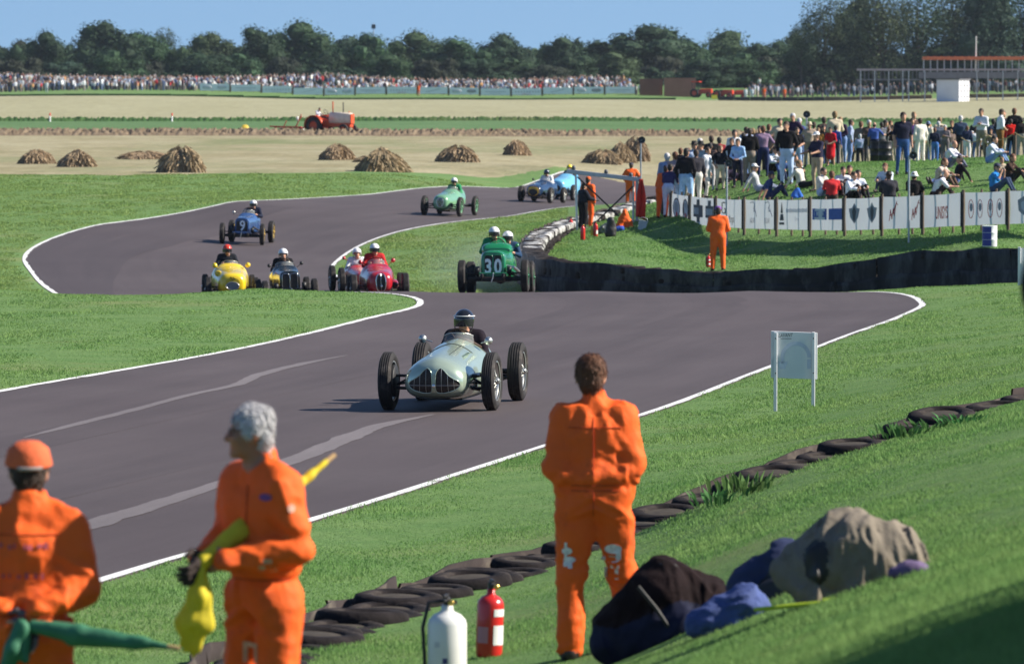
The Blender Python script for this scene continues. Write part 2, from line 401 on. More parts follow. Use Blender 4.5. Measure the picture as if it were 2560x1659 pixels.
M_GRASS2 = ground_mat('grass_far', (0.095, 0.175, 0.07), (0.115, 0.195, 0.085), (0.15, 0.185, 0.085), s1=0.03, s2=0.3, s3=3, patch=0.3, aniso=(0.5, 0.2, 1), bump=0.4, bs=3)
M_ROUGH = ground_mat('rough_grass', (0.035, 0.085, 0.025), (0.06, 0.12, 0.035), (0.12, 0.13, 0.05), s1=0.1, s2=0.7, s3=4, patch=0.2, aniso=(0.5, 0.3, 1), bump=0.8, bs=3)
def asphalt_mat(name, c1, c2, streak=0.12):
    m = bpy.data.materials.new(name); m.use_nodes = True; n, l = m.node_tree.nodes, m.node_tree.links; b = n['Principled BSDF']
    b.inputs['Roughness'].default_value = 0.72; b.inputs['Specular IOR Level'].default_value = 0.25
    tc = n.new('ShaderNodeTexCoord')
    uvn = n.new('ShaderNodeUVMap'); mp = n.new('ShaderNodeMapping'); mp.inputs['Scale'].default_value = (1.4, 0.05, 1)
    l.new(uvn.outputs[0], mp.inputs['Vector'])
    def noise(v, sc, det=5, ro=0.6):
        z = n.new('ShaderNodeTexNoise'); z.inputs['Scale'].default_value = sc; z.inputs['Detail'].default_value = det; z.inputs['Roughness'].default_value = ro
        l.new(v, z.inputs['Vector']); return z.outputs['Fac']
    def rng(f, a, c, lo, hi):
        r = n.new('ShaderNodeMapRange'); r.inputs['From Min'].default_value = a; r.inputs['From Max'].default_value = c
        r.inputs['To Min'].default_value = lo; r.inputs['To Max'].default_value = hi; l.new(f, r.inputs['Value']); return r.outputs[0]
    x = n.new('ShaderNodeMix'); x.data_type = 'RGBA'; x.inputs['A'].default_value = (*c1, 1); x.inputs['B'].default_value = (*c2, 1)
    l.new(rng(noise(tc.outputs['Object'], 0.16, 5), 0.35, 0.65, 0, 1), x.inputs['Factor'])
    a = rng(noise(mp.outputs[0], 1.0, 6, 0.65), 0.3, 0.7, 1 - streak, 1 + streak)
    g = rng(noise(tc.outputs['Object'], 55, 3, 0.8), 0.25, 0.75, 0.68, 1.32)
    mu = n.new('ShaderNodeMath'); mu.operation = 'MULTIPLY'; l.new(a, mu.inputs[0]); l.new(g, mu.inputs[1])
    sc = n.new('ShaderNodeVectorMath'); sc.operation = 'SCALE'; l.new(x.outputs['Result'], sc.inputs[0]); l.new(mu.outputs[0], sc.inputs['Scale'])
    l.new(sc.outputs[0], b.inputs['Base Color'])
    bp = n.new('ShaderNodeBump'); bp.inputs['Strength'].default_value = 0.35; bp.inputs['Distance'].default_value = 0.008
    l.new(noise(tc.outputs['Object'], 70, 4, 0.7), bp.inputs['Height']); l.new(bp.outputs[0], b.inputs['Normal'])
    return m
M_ROAD = asphalt_mat('asphalt', (0.077, 0.061, 0.063), (0.09, 0.073, 0.075), 0.14)
M_ROADP = asphalt_mat('asphalt_patch', (0.15, 0.132, 0.136), (0.175, 0.155, 0.16), 0.2)
M_ROADD = asphalt_mat('asphalt_new', (0.067, 0.053, 0.056), (0.073, 0.059, 0.062), 0.1)
M_LINE = mat('road_paint', (0.72, 0.72, 0.72), rough=0.7, var=0.08, scale=3, dirt=(0.3, 0.28, 0.27), dirt_amt=0.12)

# ------------------------------------------------------------------ the ground sheet
def fan(us, ds, off=None, mats=M_GRASS, name='ground', sink=True, v0=None):
    U, D = np.meshgrid(us, ds)
    X = U * D * 0.09; Z = terrain(X, D)
    if sink:
        near = (np.abs(X) < 40) & (D < 400)
        sd = np.full(X.shape, 50.0); sd[near] = road_dist(X[near], D[near])
        Z = Z - 0.10 * np.clip((0.05 - sd) / 0.5, 0, 1)
    if off is not None: Z = Z + off
    V = np.stack([X, D, Z], -1).reshape(-1, 3); nu = len(us)
    i = np.arange((len(ds) - 1) * nu).reshape(len(ds) - 1, nu)[:, :-1].ravel()
    F = np.stack([i, i + 1, i + nu + 1, i + nu], -1)
    return npmesh(name, V, F, mats)
_uo = np.array([1.3, 1.5, 1.8, 2.2, 2.8, 3.6, 5, 7, 10, 14, 19])
_us = np.concatenate([-_uo[::-1], np.linspace(-1.2, 1.2, 240), _uo])
_ds = np.concatenate([np.linspace(2, 14, 13), np.exp(np.linspace(math.log(15), math.log(320), 420)), np.exp(np.linspace(math.log(323), math.log(1000), 120)), np.array([1050, 1150, 1300, 1600])])
tag(link('ground', fan(_us, _ds)), kind='structure')

def strip(name, near, far, m, off, us=None, n=60, nv=24, wav=0.0, seed=0, clod=0.0):
    """a sheet of another surface lying on the ground between two depths (functions of u)"""
    us = np.linspace(-3.2, 3.2, n) if us is None else us
    r = np.random.default_rng(seed); ph = r.uniform(0, 6.28, 8)
    def wob(k): return 1 + wav * (np.sin(us * 7 + ph[k]) + 0.6 * np.sin(us * 19 + ph[k + 1]) + 0.5 * np.sin(us * 43 + ph[k + 2]))
    a = np.interp(us, *zip(*near)) * wob(0); b = np.interp(us, *zip(*far)) * wob(3)
    T = np.linspace(0, 1, nv)[:, None]; D = np.exp(np.log(a)[None] * (1 - T) + np.log(b)[None] * T)
    U = np.broadcast_to(us, D.shape); X = U * D * 0.09; Z = terrain(X, D) + off
    Z = Z - (off + .12) * np.clip(1 - T * nv / 1.5, 0, 1)
    if clod: Z = Z + clod * r.random(D.shape) * np.sin(np.pi * T)
    V = np.stack([X, D, Z], -1).reshape(-1, 3); nu = len(us)
    i = np.arange((nv - 1) * nu).reshape(nv - 1, nu)[:, :-1].ravel()
    o = link(name, npmesh(name, V, np.stack([i, i + 1, i + nu + 1, i + nu], -1), m)); tag(o, kind='structure'); return o
strip('stubble_field', [(-3.2, 262), (-1, 266), (-.4, 268), (0, 279), (.3, 292), (1, 315), (3.2, 330)], [(-3.2, 424), (3.2, 424)], M_STUB, 0.05, n=240, wav=0.006, seed=1)
strip('ploughed_strip', [(-3.2, 421), (3.2, 421)], [(-3.2, 445), (-.3, 441), (.3, 431), (3.2, 428)], M_PLOUGH, 0.09, n=2000, nv=18, wav=0.0, seed=2, clod=0.5)
strip('mown_grass_strip', [(-3.2, 446), (-.3, 442), (.3, 432), (3.2, 430)], [(-3.2, 527), (3.2, 527)], M_GRASS2, 0.06, n=120, wav=0.002, seed=3)
strip('rough_grass_edge', [(-3.2, 519), (3.2, 521)], [(-3.2, 530), (3.2, 532)], M_ROUGH, 0.1, n=2400, nv=8, wav=0.0, seed=4, clod=0.38)
strip('far_stubble_field', [(-3.2, 529), (3.2, 531)], [(-3.2, 806), (3.2, 806)], M_STUB2, 0.08, n=120, wav=0.001, seed=5)

# ------------------------------------------------------------------ road, edge lines, worn patches
def ruled(name, A, B, m, off, nx=9, skirt=0.0):
    T = np.linspace(0, 1, nx)[None, :, None]
    P = A[:, None] * (1 - T) + B[:, None] * T
    Z = terrain(P[..., 0], P[..., 1]) + off
    V = np.concatenate([P, Z[..., None]], -1)
    if skirt:
        a = V[:, :1].copy(); a[..., 2] -= skirt; b = V[:, -1:].copy(); b[..., 2] -= skirt
        V = np.concatenate([a, V[:, :1], V, V[:, -1:], b], 1)
    k = V.shape[1]; i = np.arange((len(A) - 1) * k).reshape(-1, k)[:, :-1]
    if skirt: i = np.delete(i, [1, k - 3], 1)
    i = i.ravel()
    me = npmesh(name, V.reshape(-1, 3), np.stack([i, i + 1, i + k + 1, i + k], -1), m)
    uv = me.uv_layers.new(name='UVMap'); L = np.empty(len(me.loops), np.int32); me.loops.foreach_get('vertex_index', L)
    s = np.concatenate([[0], np.cumsum(np.linalg.norm(np.diff((A + B) / 2, axis=0), axis=1))])
    w = np.linalg.norm(A - B, axis=1).mean()
    UVv = np.stack(np.broadcast_arrays(np.linspace(0, w, k)[None, :], s[:, None]), -1).reshape(-1, 2)
    uv.data.foreach_set('uv', UVv[L].astype(np.float32).ravel())
    return link(name, me)
tag(ruled('road', RL, RRi, M_ROAD, 0.0, 11, 0.25), kind='structure')
def offs(P, d):
    t = np.gradient(P, axis=0); t /= np.linalg.norm(t, axis=1)[:, None]; nrm = np.stack([t[:, 1], -t[:, 0]], -1)
    return P + nrm * d
def line_edge(P, d0, d1, seed, w=0.015):
    r = np.random.default_rng(seed); j = np.convolve(r.normal(0, 1, len(P) + 4), np.ones(5) / 5, 'valid') * w * 2
    return offs(P, d0), P + (offs(P, d1) - P) + (offs(P, 1.0) - P) * j[:, None]
_rl, _rr = spline(_RL, 60), spline(_RR, 60)
a, b = line_edge(_rl, 0.01, 0.145, 1); tag(ruled('edge_line', a, b, M_LINE, 0.006, 3), kind='structure')
a, b = line_edge(_rr, -0.13, -0.01, 2); tag(ruled('edge_line', a, b, M_LINE, 0.006, 3), kind='structure')
def patch(name, ctrl, m, seed):
    """worn pale streak: (px, py, half width) along the road"""
    q = [(*GR(px, py, 40, 125).xy, w) for px, py, w in ctrl]
    P = spline([(x, y) for x, y, _ in q], 16); wd = np.interp(np.linspace(0, 1, len(P)), np.linspace(0, 1, len(q)), [w for *_, w in q])
    r = np.random.default_rng(seed); j1 = 1 + 0.14 * np.convolve(r.normal(0, 1, len(P) + 2), np.ones(3) / 3, 'valid'); j2 = 1 + 0.14 * np.convolve(r.normal(0, 1, len(P) + 2), np.ones(3) / 3, 'valid')
    o = ruled(name, offs(P, -wd[0]) * 0 + P + (offs(P, -1) - P) * (wd * j1)[:, None], P + (offs(P, 1) - P) * (wd * j2)[:, None], m, 0.005, 3)
    return tag(o, kind='structure')
patch('worn_streak', [(60, 1094, .02), (170, 1066, .07), (330, 1026, .08), (480, 986, .07), (590, 962, .09), (645, 938, .1), (760, 909, .1), (868, 888, .02)], M_ROADP, 3)
patch('worn_streak', [(120, 1345, .03), (225, 1312, .17), (400, 1258, .13), (560, 1206, .1), (760, 1140, .14), (860, 1098, .16), (960, 1062, .12), (1085, 1036, .03)], M_ROADP, 4)
# newer surfacing strip through the far bend
_t = np.linspace(0, 1, len(RL))
_k = (np.arange(len(RL)) > 14 * 9) & (np.arange(len(RL)) < 14 * 16)
_a = RL[_k] * 0.98 + RRi[_k] * 0.02; _w = np.interp(np.linspace(0, 1, _k.sum()), [0, .3, .55, .8, 1], [.05, .30, .42, .40, .25])[:, None]
tag(ruled('resurfaced_strip', _a, RL[_k] * (1 - _w) + RRi[_k] * _w, M_ROADD, 0.004, 4), kind='structure')

# rubbered-in wheel tracks along the road
M_TRACK = asphalt_mat('rubbered_line', (0.071, 0.056, 0.058), (0.084, 0.068, 0.07), 0.16)
for f0, f1, i0, i1 in ((.30, .40, 1.0, 9.0), (.55, .66, 1.0, 9.0)):
    k = slice(int(14 * i0), int(14 * i1)); tag(ruled('rubbered_line', RL[k] * (1 - f0) + RRi[k] * f0, RL[k] * (1 - f1) + RRi[k] * f1, M_TRACK, 0.002, 3), kind='structure')
# ------------------------------------------------------------------ soft bodies: smooth union of tapered limbs, meshed by surface nets
def vnoise(P, seed=0):
    """smooth value noise in -1..1 on an array of points (n,3)"""
    i = np.floor(P).astype(np.int64); f = P - i; f = f * f * (3 - 2 * f); out = 0
    def h(a, b, c):
        k = (a * 374761393 + b * 668265263 + c * 2147483647 + seed * 144665) & 0x7fffffff
        k = ((k ^ (k >> 13)) * 1274126177) & 0x7fffffff
        return ((k ^ (k >> 16)) & 0xffff) / 32767.5 - 1
    for dx in (0, 1):
        for dy in (0, 1):
            for dz in (0, 1):
                w = (f[..., 0] if dx else 1 - f[..., 0]) * (f[..., 1] if dy else 1 - f[..., 1]) * (f[..., 2] if dz else 1 - f[..., 2])
                out = out + w * h(i[..., 0] + dx, i[..., 1] + dy, i[..., 2] + dz)
    return out
def soft(prims, h, noise=None):
    """prims: ('c', a, b, ra, rb, k, region) or ('e', centre, radii, rot, k, region). Returns verts, quads, region per quad"""
    lo = np.full(3, 1e9); hi = -lo
    for p in prims:
        if p[0] == 'c': A, B, r = np.array(p[1]), np.array(p[2]), max(p[3], p[4]); l_, h_ = np.minimum(A, B) - r, np.maximum(A, B) + r
        else: A, r = np.array(p[1]), max(p[2]); l_, h_ = A - r, A + r
        lo = np.minimum(lo, l_); hi = np.maximum(hi, h_)
    lo -= 3 * h + 0.03; hi += 3 * h + 0.03
    n = np.ceil((hi - lo) / h).astype(int) + 1
    acc = np.full(n, 0.25); dm = np.full(n, 9.0); rg = np.zeros(n, np.int16)
    ax = [lo[k] + h * np.arange(n[k]) for k in range(3)]
    for p in prims:
        if p[0] == 'c':
            A, B, ra, rb, k, reg = np.array(p[1], float), np.array(p[2], float), p[3], p[4], p[5], p[6]; mg = max(ra, rb) + k + 2.5 * h
            l_, h_ = np.minimum(A, B) - mg, np.maximum(A, B) + mg
        else:
            A, rad, rot, k, reg = np.array(p[1], float), np.array(p[2], float), p[3], p[4], p[5]; mg = rad.max() + k + 2.5 * h; l_, h_ = A - mg, A + mg
        s = tuple(slice(max(0, int((l_[q] - lo[q]) / h)), min(n[q], int((h_[q] - lo[q]) / h) + 2)) for q in range(3))
        G = np.stack(np.meshgrid(*[ax[q][s[q]] for q in range(3)], indexing='ij'), -1)
        if p[0] == 'c':
            ab = B - A; t = np.clip(((G - A) @ ab) / max(1e-9, ab @ ab), 0, 1)
            d = np.linalg.norm(G - A - t[..., None] * ab, axis=-1) - (ra + (rb - ra) * t)
        else:
            q = G - A
            if rot is not None: q = q @ np.array(rot)
            k0 = np.linalg.norm(q / rad, axis=-1); k1 = np.linalg.norm(q / rad ** 2, axis=-1)
            d = k0 * (k0 - 1) / np.maximum(k1, 1e-9)
        a_ = acc[s]; hh = np.maximum(k - np.abs(a_ - d), 0) / max(k, 1e-6)
        acc[s] = np.minimum(a_, d) - hh * hh * k * 0.25
        m = d < dm[s]; dm[s] = np.where(m, d, dm[s]); rg[s] = np.where(m, reg, rg[s])
    if noise is not None:
        near = np.abs(acc) < 0.06
        I = np.argwhere(near); P = lo + I * h
        acc[near] += noise(P, rg[near])
    ins = acc < 0
    c = [ins[dx:n[0] - 1 + dx, dy:n[1] - 1 + dy, dz:n[2] - 1 + dz] for dx in (0, 1) for dy in (0, 1) for dz in (0, 1)]
    tot = sum(x.astype(np.int8) for x in c); act = (tot > 0) & (tot < 8)
    I = np.argwhere(act); vid = np.full(act.shape, -1, np.int32); vid[act] = np.arange(len(I))
    val = np.stack([acc[I[:, 0] + dx, I[:, 1] + dy, I[:, 2] + dz] for dx in (0, 1) for dy in (0, 1) for dz in (0, 1)], 1)
    cor = np.array([(dx, dy, dz) for dx in (0, 1) for dy in (0, 1) for dz in (0, 1)], float)
    sm = np.zeros((len(I), 3)); ct = np.zeros(len(I))
    for e0 in range(8):
        for bit in (4, 2, 1):
            if e0 & bit: continue
            e1 = e0 | bit; a_, b_ = val[:, e0], val[:, e1]; x = (a_ < 0) != (b_ < 0)
            t = np.where(x, a_ / np.where(x, a_ - b_, 1), 0)
            sm += np.where(x[:, None], cor[e0] + t[:, None] * (cor[e1] - cor[e0]), 0); ct += x
    V = lo + h * (I + sm / ct[:, None])
    Q = []
    for axn in range(3):
        o1, o2 = [(1, 2), (2, 0), (0, 1)][axn]
        sl0 = [slice(None)] * 3; sl1 = [slice(None)] * 3; sl0[axn] = slice(0, -1); sl1[axn] = slice(1, None)
        x = ins[tuple(sl0)] != ins[tuple(sl1)]; J = np.argwhere(x)
        J = J[(J[:, o1] > 0) & (J[:, o2] > 0) & (J[:, o1] < n[o1] - 1) & (J[:, o2] < n[o2] - 1)]
        f = ins[tuple(J.T)]
        def cell(a_, b_):
            K = J.copy(); K[:, o1] -= a_; K[:, o2] -= b_; return vid[tuple(K.T)]
        q = np.stack([cell(0, 0), cell(1, 0), cell(1, 1), cell(0, 1)], -1)
        Q.append(np.where(f[:, None], q, q[:, ::-1]))
    Q = np.concatenate(Q); Q = Q[(Q >= 0).all(1)]
    rv = rg[tuple(np.clip(I + 0, 0, n - 1).T)]
    return V, Q, rv[Q[:, 0]]

# regions of a person
SKIN, HAIR, TOP, BOT, SHOE, SLV, X1, X2 = range(8)
def v3(*a): return np.array(a, float)
def pose(kind='stand', arms='down', lean=0.0, turn=0.0, step=0.0, seed=0):
    """joints of a 1.75 m figure facing -Y, feet or seat at z=0"""
    r = np.random.default_rng(seed); J = {}
    w = r.normal(0, 0.012, 8)
    if kind in ('stand', 'walk', 'lean'):
        ln = lean
        J['pel'] = v3(w[0], 0.03 + ln * 0.15, 0.96); J['chest'] = v3(w[1], 0.01 - ln * 0.35, 1.28 - abs(ln) * 0.08); J['neck'] = v3(w[1], 0.0 - ln * 0.62, 1.49 - abs(ln) * 0.2)
        J['head'] = J['neck'] + v3(0, -0.035 - ln * 0.12, 0.145)
        for s in (-1, 1):
            J['hip', s] = J['pel'] + v3(s * 0.095, 0, -0.04)
            fx = s * (0.12 + 0.03 * r.random()); fy = 0.04 + (s * step)
            J['ank', s] = v3(fx, fy + 0.03, 0.09); J['toe', s] = v3(fx + s * 0.03, fy - 0.13, 0.04)
            J['kne', s] = (J['hip', s] + J['ank', s]) / 2 + v3(s * 0.01, -0.05 - 0.3 * abs(step), 0.01)
    elif kind == 'sit':          # on the ground, knees drawn up
        J['pel'] = v3(0, 0.10, 0.12); J['chest'] = v3(0, 0.12 - lean * 0.3, 0.42); J['neck'] = v3(0, 0.05 - lean * 0.5, 0.62); J['head'] = J['neck'] + v3(0, -0.04, 0.145)
        for s in (-1, 1):
            J['hip', s] = J['pel'] + v3(s * 0.1, -0.03, -0.01); J['kne', s] = v3(s * 0.14 + w[2], -0.28 + w[3], 0.42); J['ank', s] = v3(s * 0.13, -0.5, 0.08); J['toe', s] = v3(s * 0.15, -0.66, 0.05)
    elif kind == 'legs_out':     # on the ground leaning back, legs stretched
        J['pel'] = v3(0, 0.15, 0.11); J['chest'] = v3(0, 0.28, 0.40); J['neck'] = v3(0, 0.31, 0.60); J['head'] = J['neck'] + v3(0, -0.03, 0.15)
        for s in (-1, 1):
            J['hip', s] = J['pel'] + v3(s * 0.1, -0.04, -0.01); J['kne', s] = v3(s * 0.12, -0.28, 0.16 + 0.04 * r.random()); J['ank', s] = v3(s * 0.1, -0.68, 0.08); J['toe', s] = v3(s * 0.13, -0.74, 0.2)
    elif kind == 'lie':          # on one side, propped on an elbow, legs along -Y
        J['pel'] = v3(0, 0.2, 0.14); J['chest'] = v3(0, 0.5, 0.22); J['neck'] = v3(0, 0.68, 0.34); J['head'] = J['neck'] + v3(0, 0.06, 0.13)
        for s in (-1, 1):
            J['hip', s] = J['pel'] + v3(s * 0.06, -0.04, s * 0.05); J['kne', s] = v3(s * 0.08, -0.25, 0.13 + s * 0.05); J['ank', s] = v3(s * 0.07, -0.65, 0.1 + s * 0.03); J['toe', s] = v3(s * 0.1, -0.74, 0.13)
    elif kind == 'drive':        # seated, legs forward, hands on the wheel; z=0 at the seat
        J['pel'] = v3(0, 0.1, 0.1); J['chest'] = v3(0, 0.16, 0.42); J['neck'] = v3(0, 0.15, 0.62); J['head'] = J['neck'] + v3(0, -0.06, 0.10)
        for s in (-1, 1):
            J['hip', s] = J['pel'] + v3(s * 0.09, -0.04, -0.01); J['kne', s] = v3(s * 0.12, -0.38, 0.16); J['ank', s] = v3(s * 0.1, -0.8, 0.02); J['toe', s] = v3(s * 0.1, -0.86, 0.1)
    up = J['neck'] - J['chest']; up /= np.linalg.norm(up)
    for s in (-1, 1):
        sh = J['neck'] + v3(s * 0.185, 0.01, 0) - up * 0.065; J['sh', s] = sh
        A = arms if isinstance(arms, str) else arms[0 if s < 0 else 1]
        if kind in ('stand', 'walk', 'lean'):
            D = {'down': (v3(s * 0.07, 0.05, -0.29), v3(s * 0.0, -0.07, -0.25)), 'behind': (v3(s * 0.08, 0.09, -0.27), v3(-s * 0.17, 0.1, -0.19)),
                 'front': (v3(s * 0.08, -0.02, -0.28), v3(-s * 0.19, -0.16, -0.10)), 'folded': (v3(s * 0.07, -0.07, -0.26), v3(-s * 0.22, -0.15, 0.06)),
                 'hips': (v3(s * 0.17, 0.06, -0.24), v3(-s * 0.13, -0.08, -0.2)), 'up': (v3(s * 0.12, -0.16, -0.18), v3(-s * 0.12, -0.08, 0.24)),
                 'out': (v3(s * 0.2, -0.05, -0.2), v3(s * 0.2, -0.12, -0.02)), 'pocket': (v3(s * 0.1, 0.08, -0.27), v3(-s * 0.05, -0.1, -0.22)),
                 'fwd': (v3(s * 0.05, -0.14, -0.23), v3(-s * 0.02, -0.22, -0.05))}[A]
        elif kind == 'sit':
            D = {'knees': (v3(s * 0.06, -0.2, -0.19), v3(-s * 0.08, -0.2, 0.0)), 'down': (v3(s * 0.06, -0.16, -0.2), v3(-s * 0.06, -0.2, -0.05)), 'back': (v3(s * 0.1, 0.16, -0.22), v3(s * 0.02, 0.1, -0.24)), 'up': (v3(s * 0.1, -0.18, -0.16), v3(-s * 0.1, -0.06, 0.22))}[A if A in ('knees', 'back', 'up') else 'down']
        elif kind == 'legs_out':
            D = (v3(s * 0.1, 0.14, -0.22), v3(s * 0.04, 0.1, -0.22)) if A != 'down' else (v3(s * 0.1, -0.08, -0.25), v3(-s * 0.06, -0.22, -0.05))
        elif kind == 'lie':
            D = (v3(s * 0.12, 0.0, -0.2), v3(-s * 0.05, -0.2, -0.04))
        else:
            D = (v3(s * 0.1, -0.13, -0.24), v3(-s * 0.12, -0.22, 0.06))
        J['elb', s] = sh + D[0]; J['wri', s] = J['elb', s] + D[1]
        hd = D[1] / np.linalg.norm(D[1]); J['han', s] = J['wri', s] + hd * 0.1
    return J
def body(J, girth=1.0, sleeve=True, shorts=False, loose=0.0, long_hair=False, skirt=False, bald=False, hairless=False, hands='mitt', suit=False, head_yaw=0.0, face=False, head_size=1.03):
    g = girth; P = []; L = loose; up = J['neck'] - J['chest']; up = up / np.linalg.norm(up)
    P.append(('c', J['pel'] + v3(-.05, 0, 0), J['pel'] + v3(.05, 0, 0), .118 * g + L, .118 * g + L, .05, BOT))
    mid = (J['pel'] + J['chest']) / 2
    for s in (-1, 1):
        P.append(('c', mid + v3(s * .045 * g, 0, -.05), J['chest'] + v3(s * .065, 0, .03), .108 * g + L, .112 * g + L, .07, TOP))
        P.append(('c', J['chest'] + v3(s * .06, 0, .05), J['sh', s] * .8 + J['neck'] * .2 - up * .03, .10 * g + L * .6, .075 + L * .5, .07, TOP))
        P.append(('c', J['neck'] - up * .02, J['sh', s], .062 + L * .3, .066 + L * .5, .04, TOP))
        P.append(('c', J['sh', s], J['elb', s], .060 * g ** .5 + L * .9, .047 * g ** .5 + L, .035, TOP))
        P.append(('c', J['elb', s], J['wri', s], .046 * g ** .5 + L * (1 if sleeve else 0), .030 + L * (.7 if sleeve else 0), .02, TOP if sleeve else SLV))
        hd = J['han', s] - J['wri', s]; hd = hd / np.linalg.norm(hd)
        if hands == 'mitt':
            P.append(('c', J['wri', s] + hd * .02, J['wri', s] + hd * .1, .034, .03, .012, SKIN)); side = np.cross(hd, v3(0, 0, 1)); side = side / (np.linalg.norm(side) + 1e-6)
            P.append(('c', J['wri', s] + hd * .03, J['wri', s] + hd * .075 + v3(-s * .035, -.02, 0), .014, .011, .01, SKIN))
        P.append(('c', J['hip', s], J['kne', s], .092 * g + L, .062 * g ** .5 + L, .05, BOT))
        P.append(('c', J['kne', s], J['ank', s], .060 + L * (0 if shorts else 1), .042 + L * (0 if shorts else .9), .03, SLV if shorts else BOT))
        P.append(('c', J['ank', s] + v3(0, 0, -.03), J['toe', s], .046, .038, .025, SHOE))
        P.append(('c', J['ank', s] + v3(0, .025, -.04), J['toe', s] * .5 + J['ank', s] * .5 + v3(0, 0, -.025), .042, .042, .02, SHOE))
    if skirt:
        P.append(('c', J['pel'], (J['kne', -1] + J['kne', 1]) / 2, .15, .2, .05, BOT))
    hd = J['head']; ca, sa = math.cos(head_yaw), math.sin(head_yaw); RT = np.array([[ca, -sa, 0], [sa, ca, 0], [0, 0, 1.0]]); hs = head_size
    def hv(x, y, z): return hd + RT @ v3(x, y, z) * hs
    def E(c, rad, k, reg): P.append(('e', hv(*c), tuple(q * hs for q in rad), RT, k, reg))
    P.append(('c', J['neck'] - up * .04, hd - v3(0, -.01, .06), .055, .052, .02, SKIN))
    E((0, .004, .02), (.076, .094, .106), .01, SKIN); E((0, -.045, -.055), (.052, .048, .056), .03, SKIN)
    P.append(('c', hv(0, -.093, .012), hv(0, -.112, -.022), .010, .016, .012, SKIN))
    for s in (-1, 1): E((s * .078, .012, -.005), (.012, .022, .032), .008, SKIN)
    if face:
        for s in (-1, 1): E((s * .03, -.082, .03), (.024, .014, .009), .01, SKIN); E((s * .032, -.07, -.02), (.03, .026, .028), .02, SKIN)
        E((0, -.088, -.058), (.024, .012, .006), .006, SKIN); E((0, -.088, -.07), (.02, .012, .007), .006, SKIN); E((0, -.078, -.1), (.026, .024, .02), .02, SKIN)
    if not (bald or hairless):
        E((0, .016, .056), (.086, .098, .088), .01, HAIR); E((0, .06, -.01), (.074, .052, .085), .02, HAIR)
        for s in (-1, 1): E((s * .07, .005, .03), (.02, .05, .045), .01, HAIR)
        if long_hair: P.append(('c', hv(0, .06, 0), hv(0, .08, -.18), .08, .06, .03, HAIR))
    elif bald:
        E((0, .05, -.01), (.08, .06, .06), .01, HAIR)
    return P
_BM = {}
def person_mesh(key, J, h=0.026, noise=None, extra=None, fine=None, **kw):
    if key in _BM: return _BM[key]
    P = body(J, **kw) + (extra or [])
    V, Q, rg = soft(P, h, noise)
    if fine:
        V2, Q2, r2 = soft(fine, .0055); Q = np.concatenate([Q, Q2 + len(V)]); V = np.concatenate([V, V2]); rg = np.concatenate([rg, r2])
    me = npmesh('person', V, Q, [M_SKIN] * 8, rg)
    me.materials.clear()
    for _ in range(8): me.materials.append(M_SKIN)
    me.polygons.foreach_set('material_index', rg.astype(np.int32)); me.update()
    _BM[key] = me; return me
M_SKIN = mat('skin', (0.50, 0.27, 0.18), rough=0.5, spec=0.35, var=0.1, scale=14, bump=0.15, bscale=60)
M_SKIN2 = mat('skin_tanned', (0.36, 0.17, 0.105), rough=0.5, spec=0.35, var=0.1, scale=14)
HAIRC = {'brown': mat('hair_brown', (0.05, 0.028, 0.017), rough=0.6, var=0.3, scale=40, bump=0.6, bscale=90), 'dark': mat('hair_dark', (0.018, 0.013, 0.011), rough=0.55, var=0.3, scale=40, bump=0.6, bscale=90),
         'grey': mat('hair_grey', (0.55, 0.54, 0.55), rough=0.6, var=0.25, scale=40, bump=0.7, bscale=80), 'fair': mat('hair_fair', (0.24, 0.15, 0.07), rough=0.6, var=0.3, scale=40, bump=0.6, bscale=90),
         'auburn': mat('hair_auburn', (0.13, 0.05, 0.022), rough=0.6, var=0.3, scale=40, bump=0.6, bscale=90)}
M_SHOE = mat('shoe_leather', (0.03, 0.022, 0.02), rough=0.5)
# hats and helmets, modelled round the head centre
def hat_meshes():
    H = {}
    b = MB(); b.lathe([(.001, .14), (.05, .137), (.085, .11), (.098, .06), (.1, .045)], n=18); b.lathe([(.1, .045), (.094, .045)], n=18)
    n = 12; vs = []; 
    for i in range(n + 1):
        a = math.pi * (1.16 + 0.68 * i / n); vs += [(.095 * math.cos(a), .095 * math.sin(a), .058), (.105 * math.cos(a), -.09 + .098 * math.sin(a) if True else 0, .035)]
    b.add(vs, [[2 * i, 2 * i + 2, 2 * i + 3, 2 * i + 1] for i in range(n)], 0, True); H['cap'] = b
    b = MB(); b.lathe([(.001, .15), (.06, .148), (.078, .135), (.09, .055), (.092, .05), (.15, .035), (.155, .04), (.095, .058)], n=20); H['brim'] = b
    b = MB(); b.lathe([(.001, .145), (.07, .14), (.098, .07), (.1, .05), (.135, -.005), (.138, -.002), (.1, .055)], n=20); H['bucket'] = b
    return {k: b.mesh(k, [M_SKIN]) for k, b in H.items()}
_HATS = hat_meshes()
def hat(parent, J, kind, m):
    return link({'cap': 'cap', 'brim': 'brimmed_hat', 'bucket': 'sun_hat'}[kind], _HATS[kind], parent, tuple(J['head'] + v3(0, 0.012, 0.008)), mats=[m])
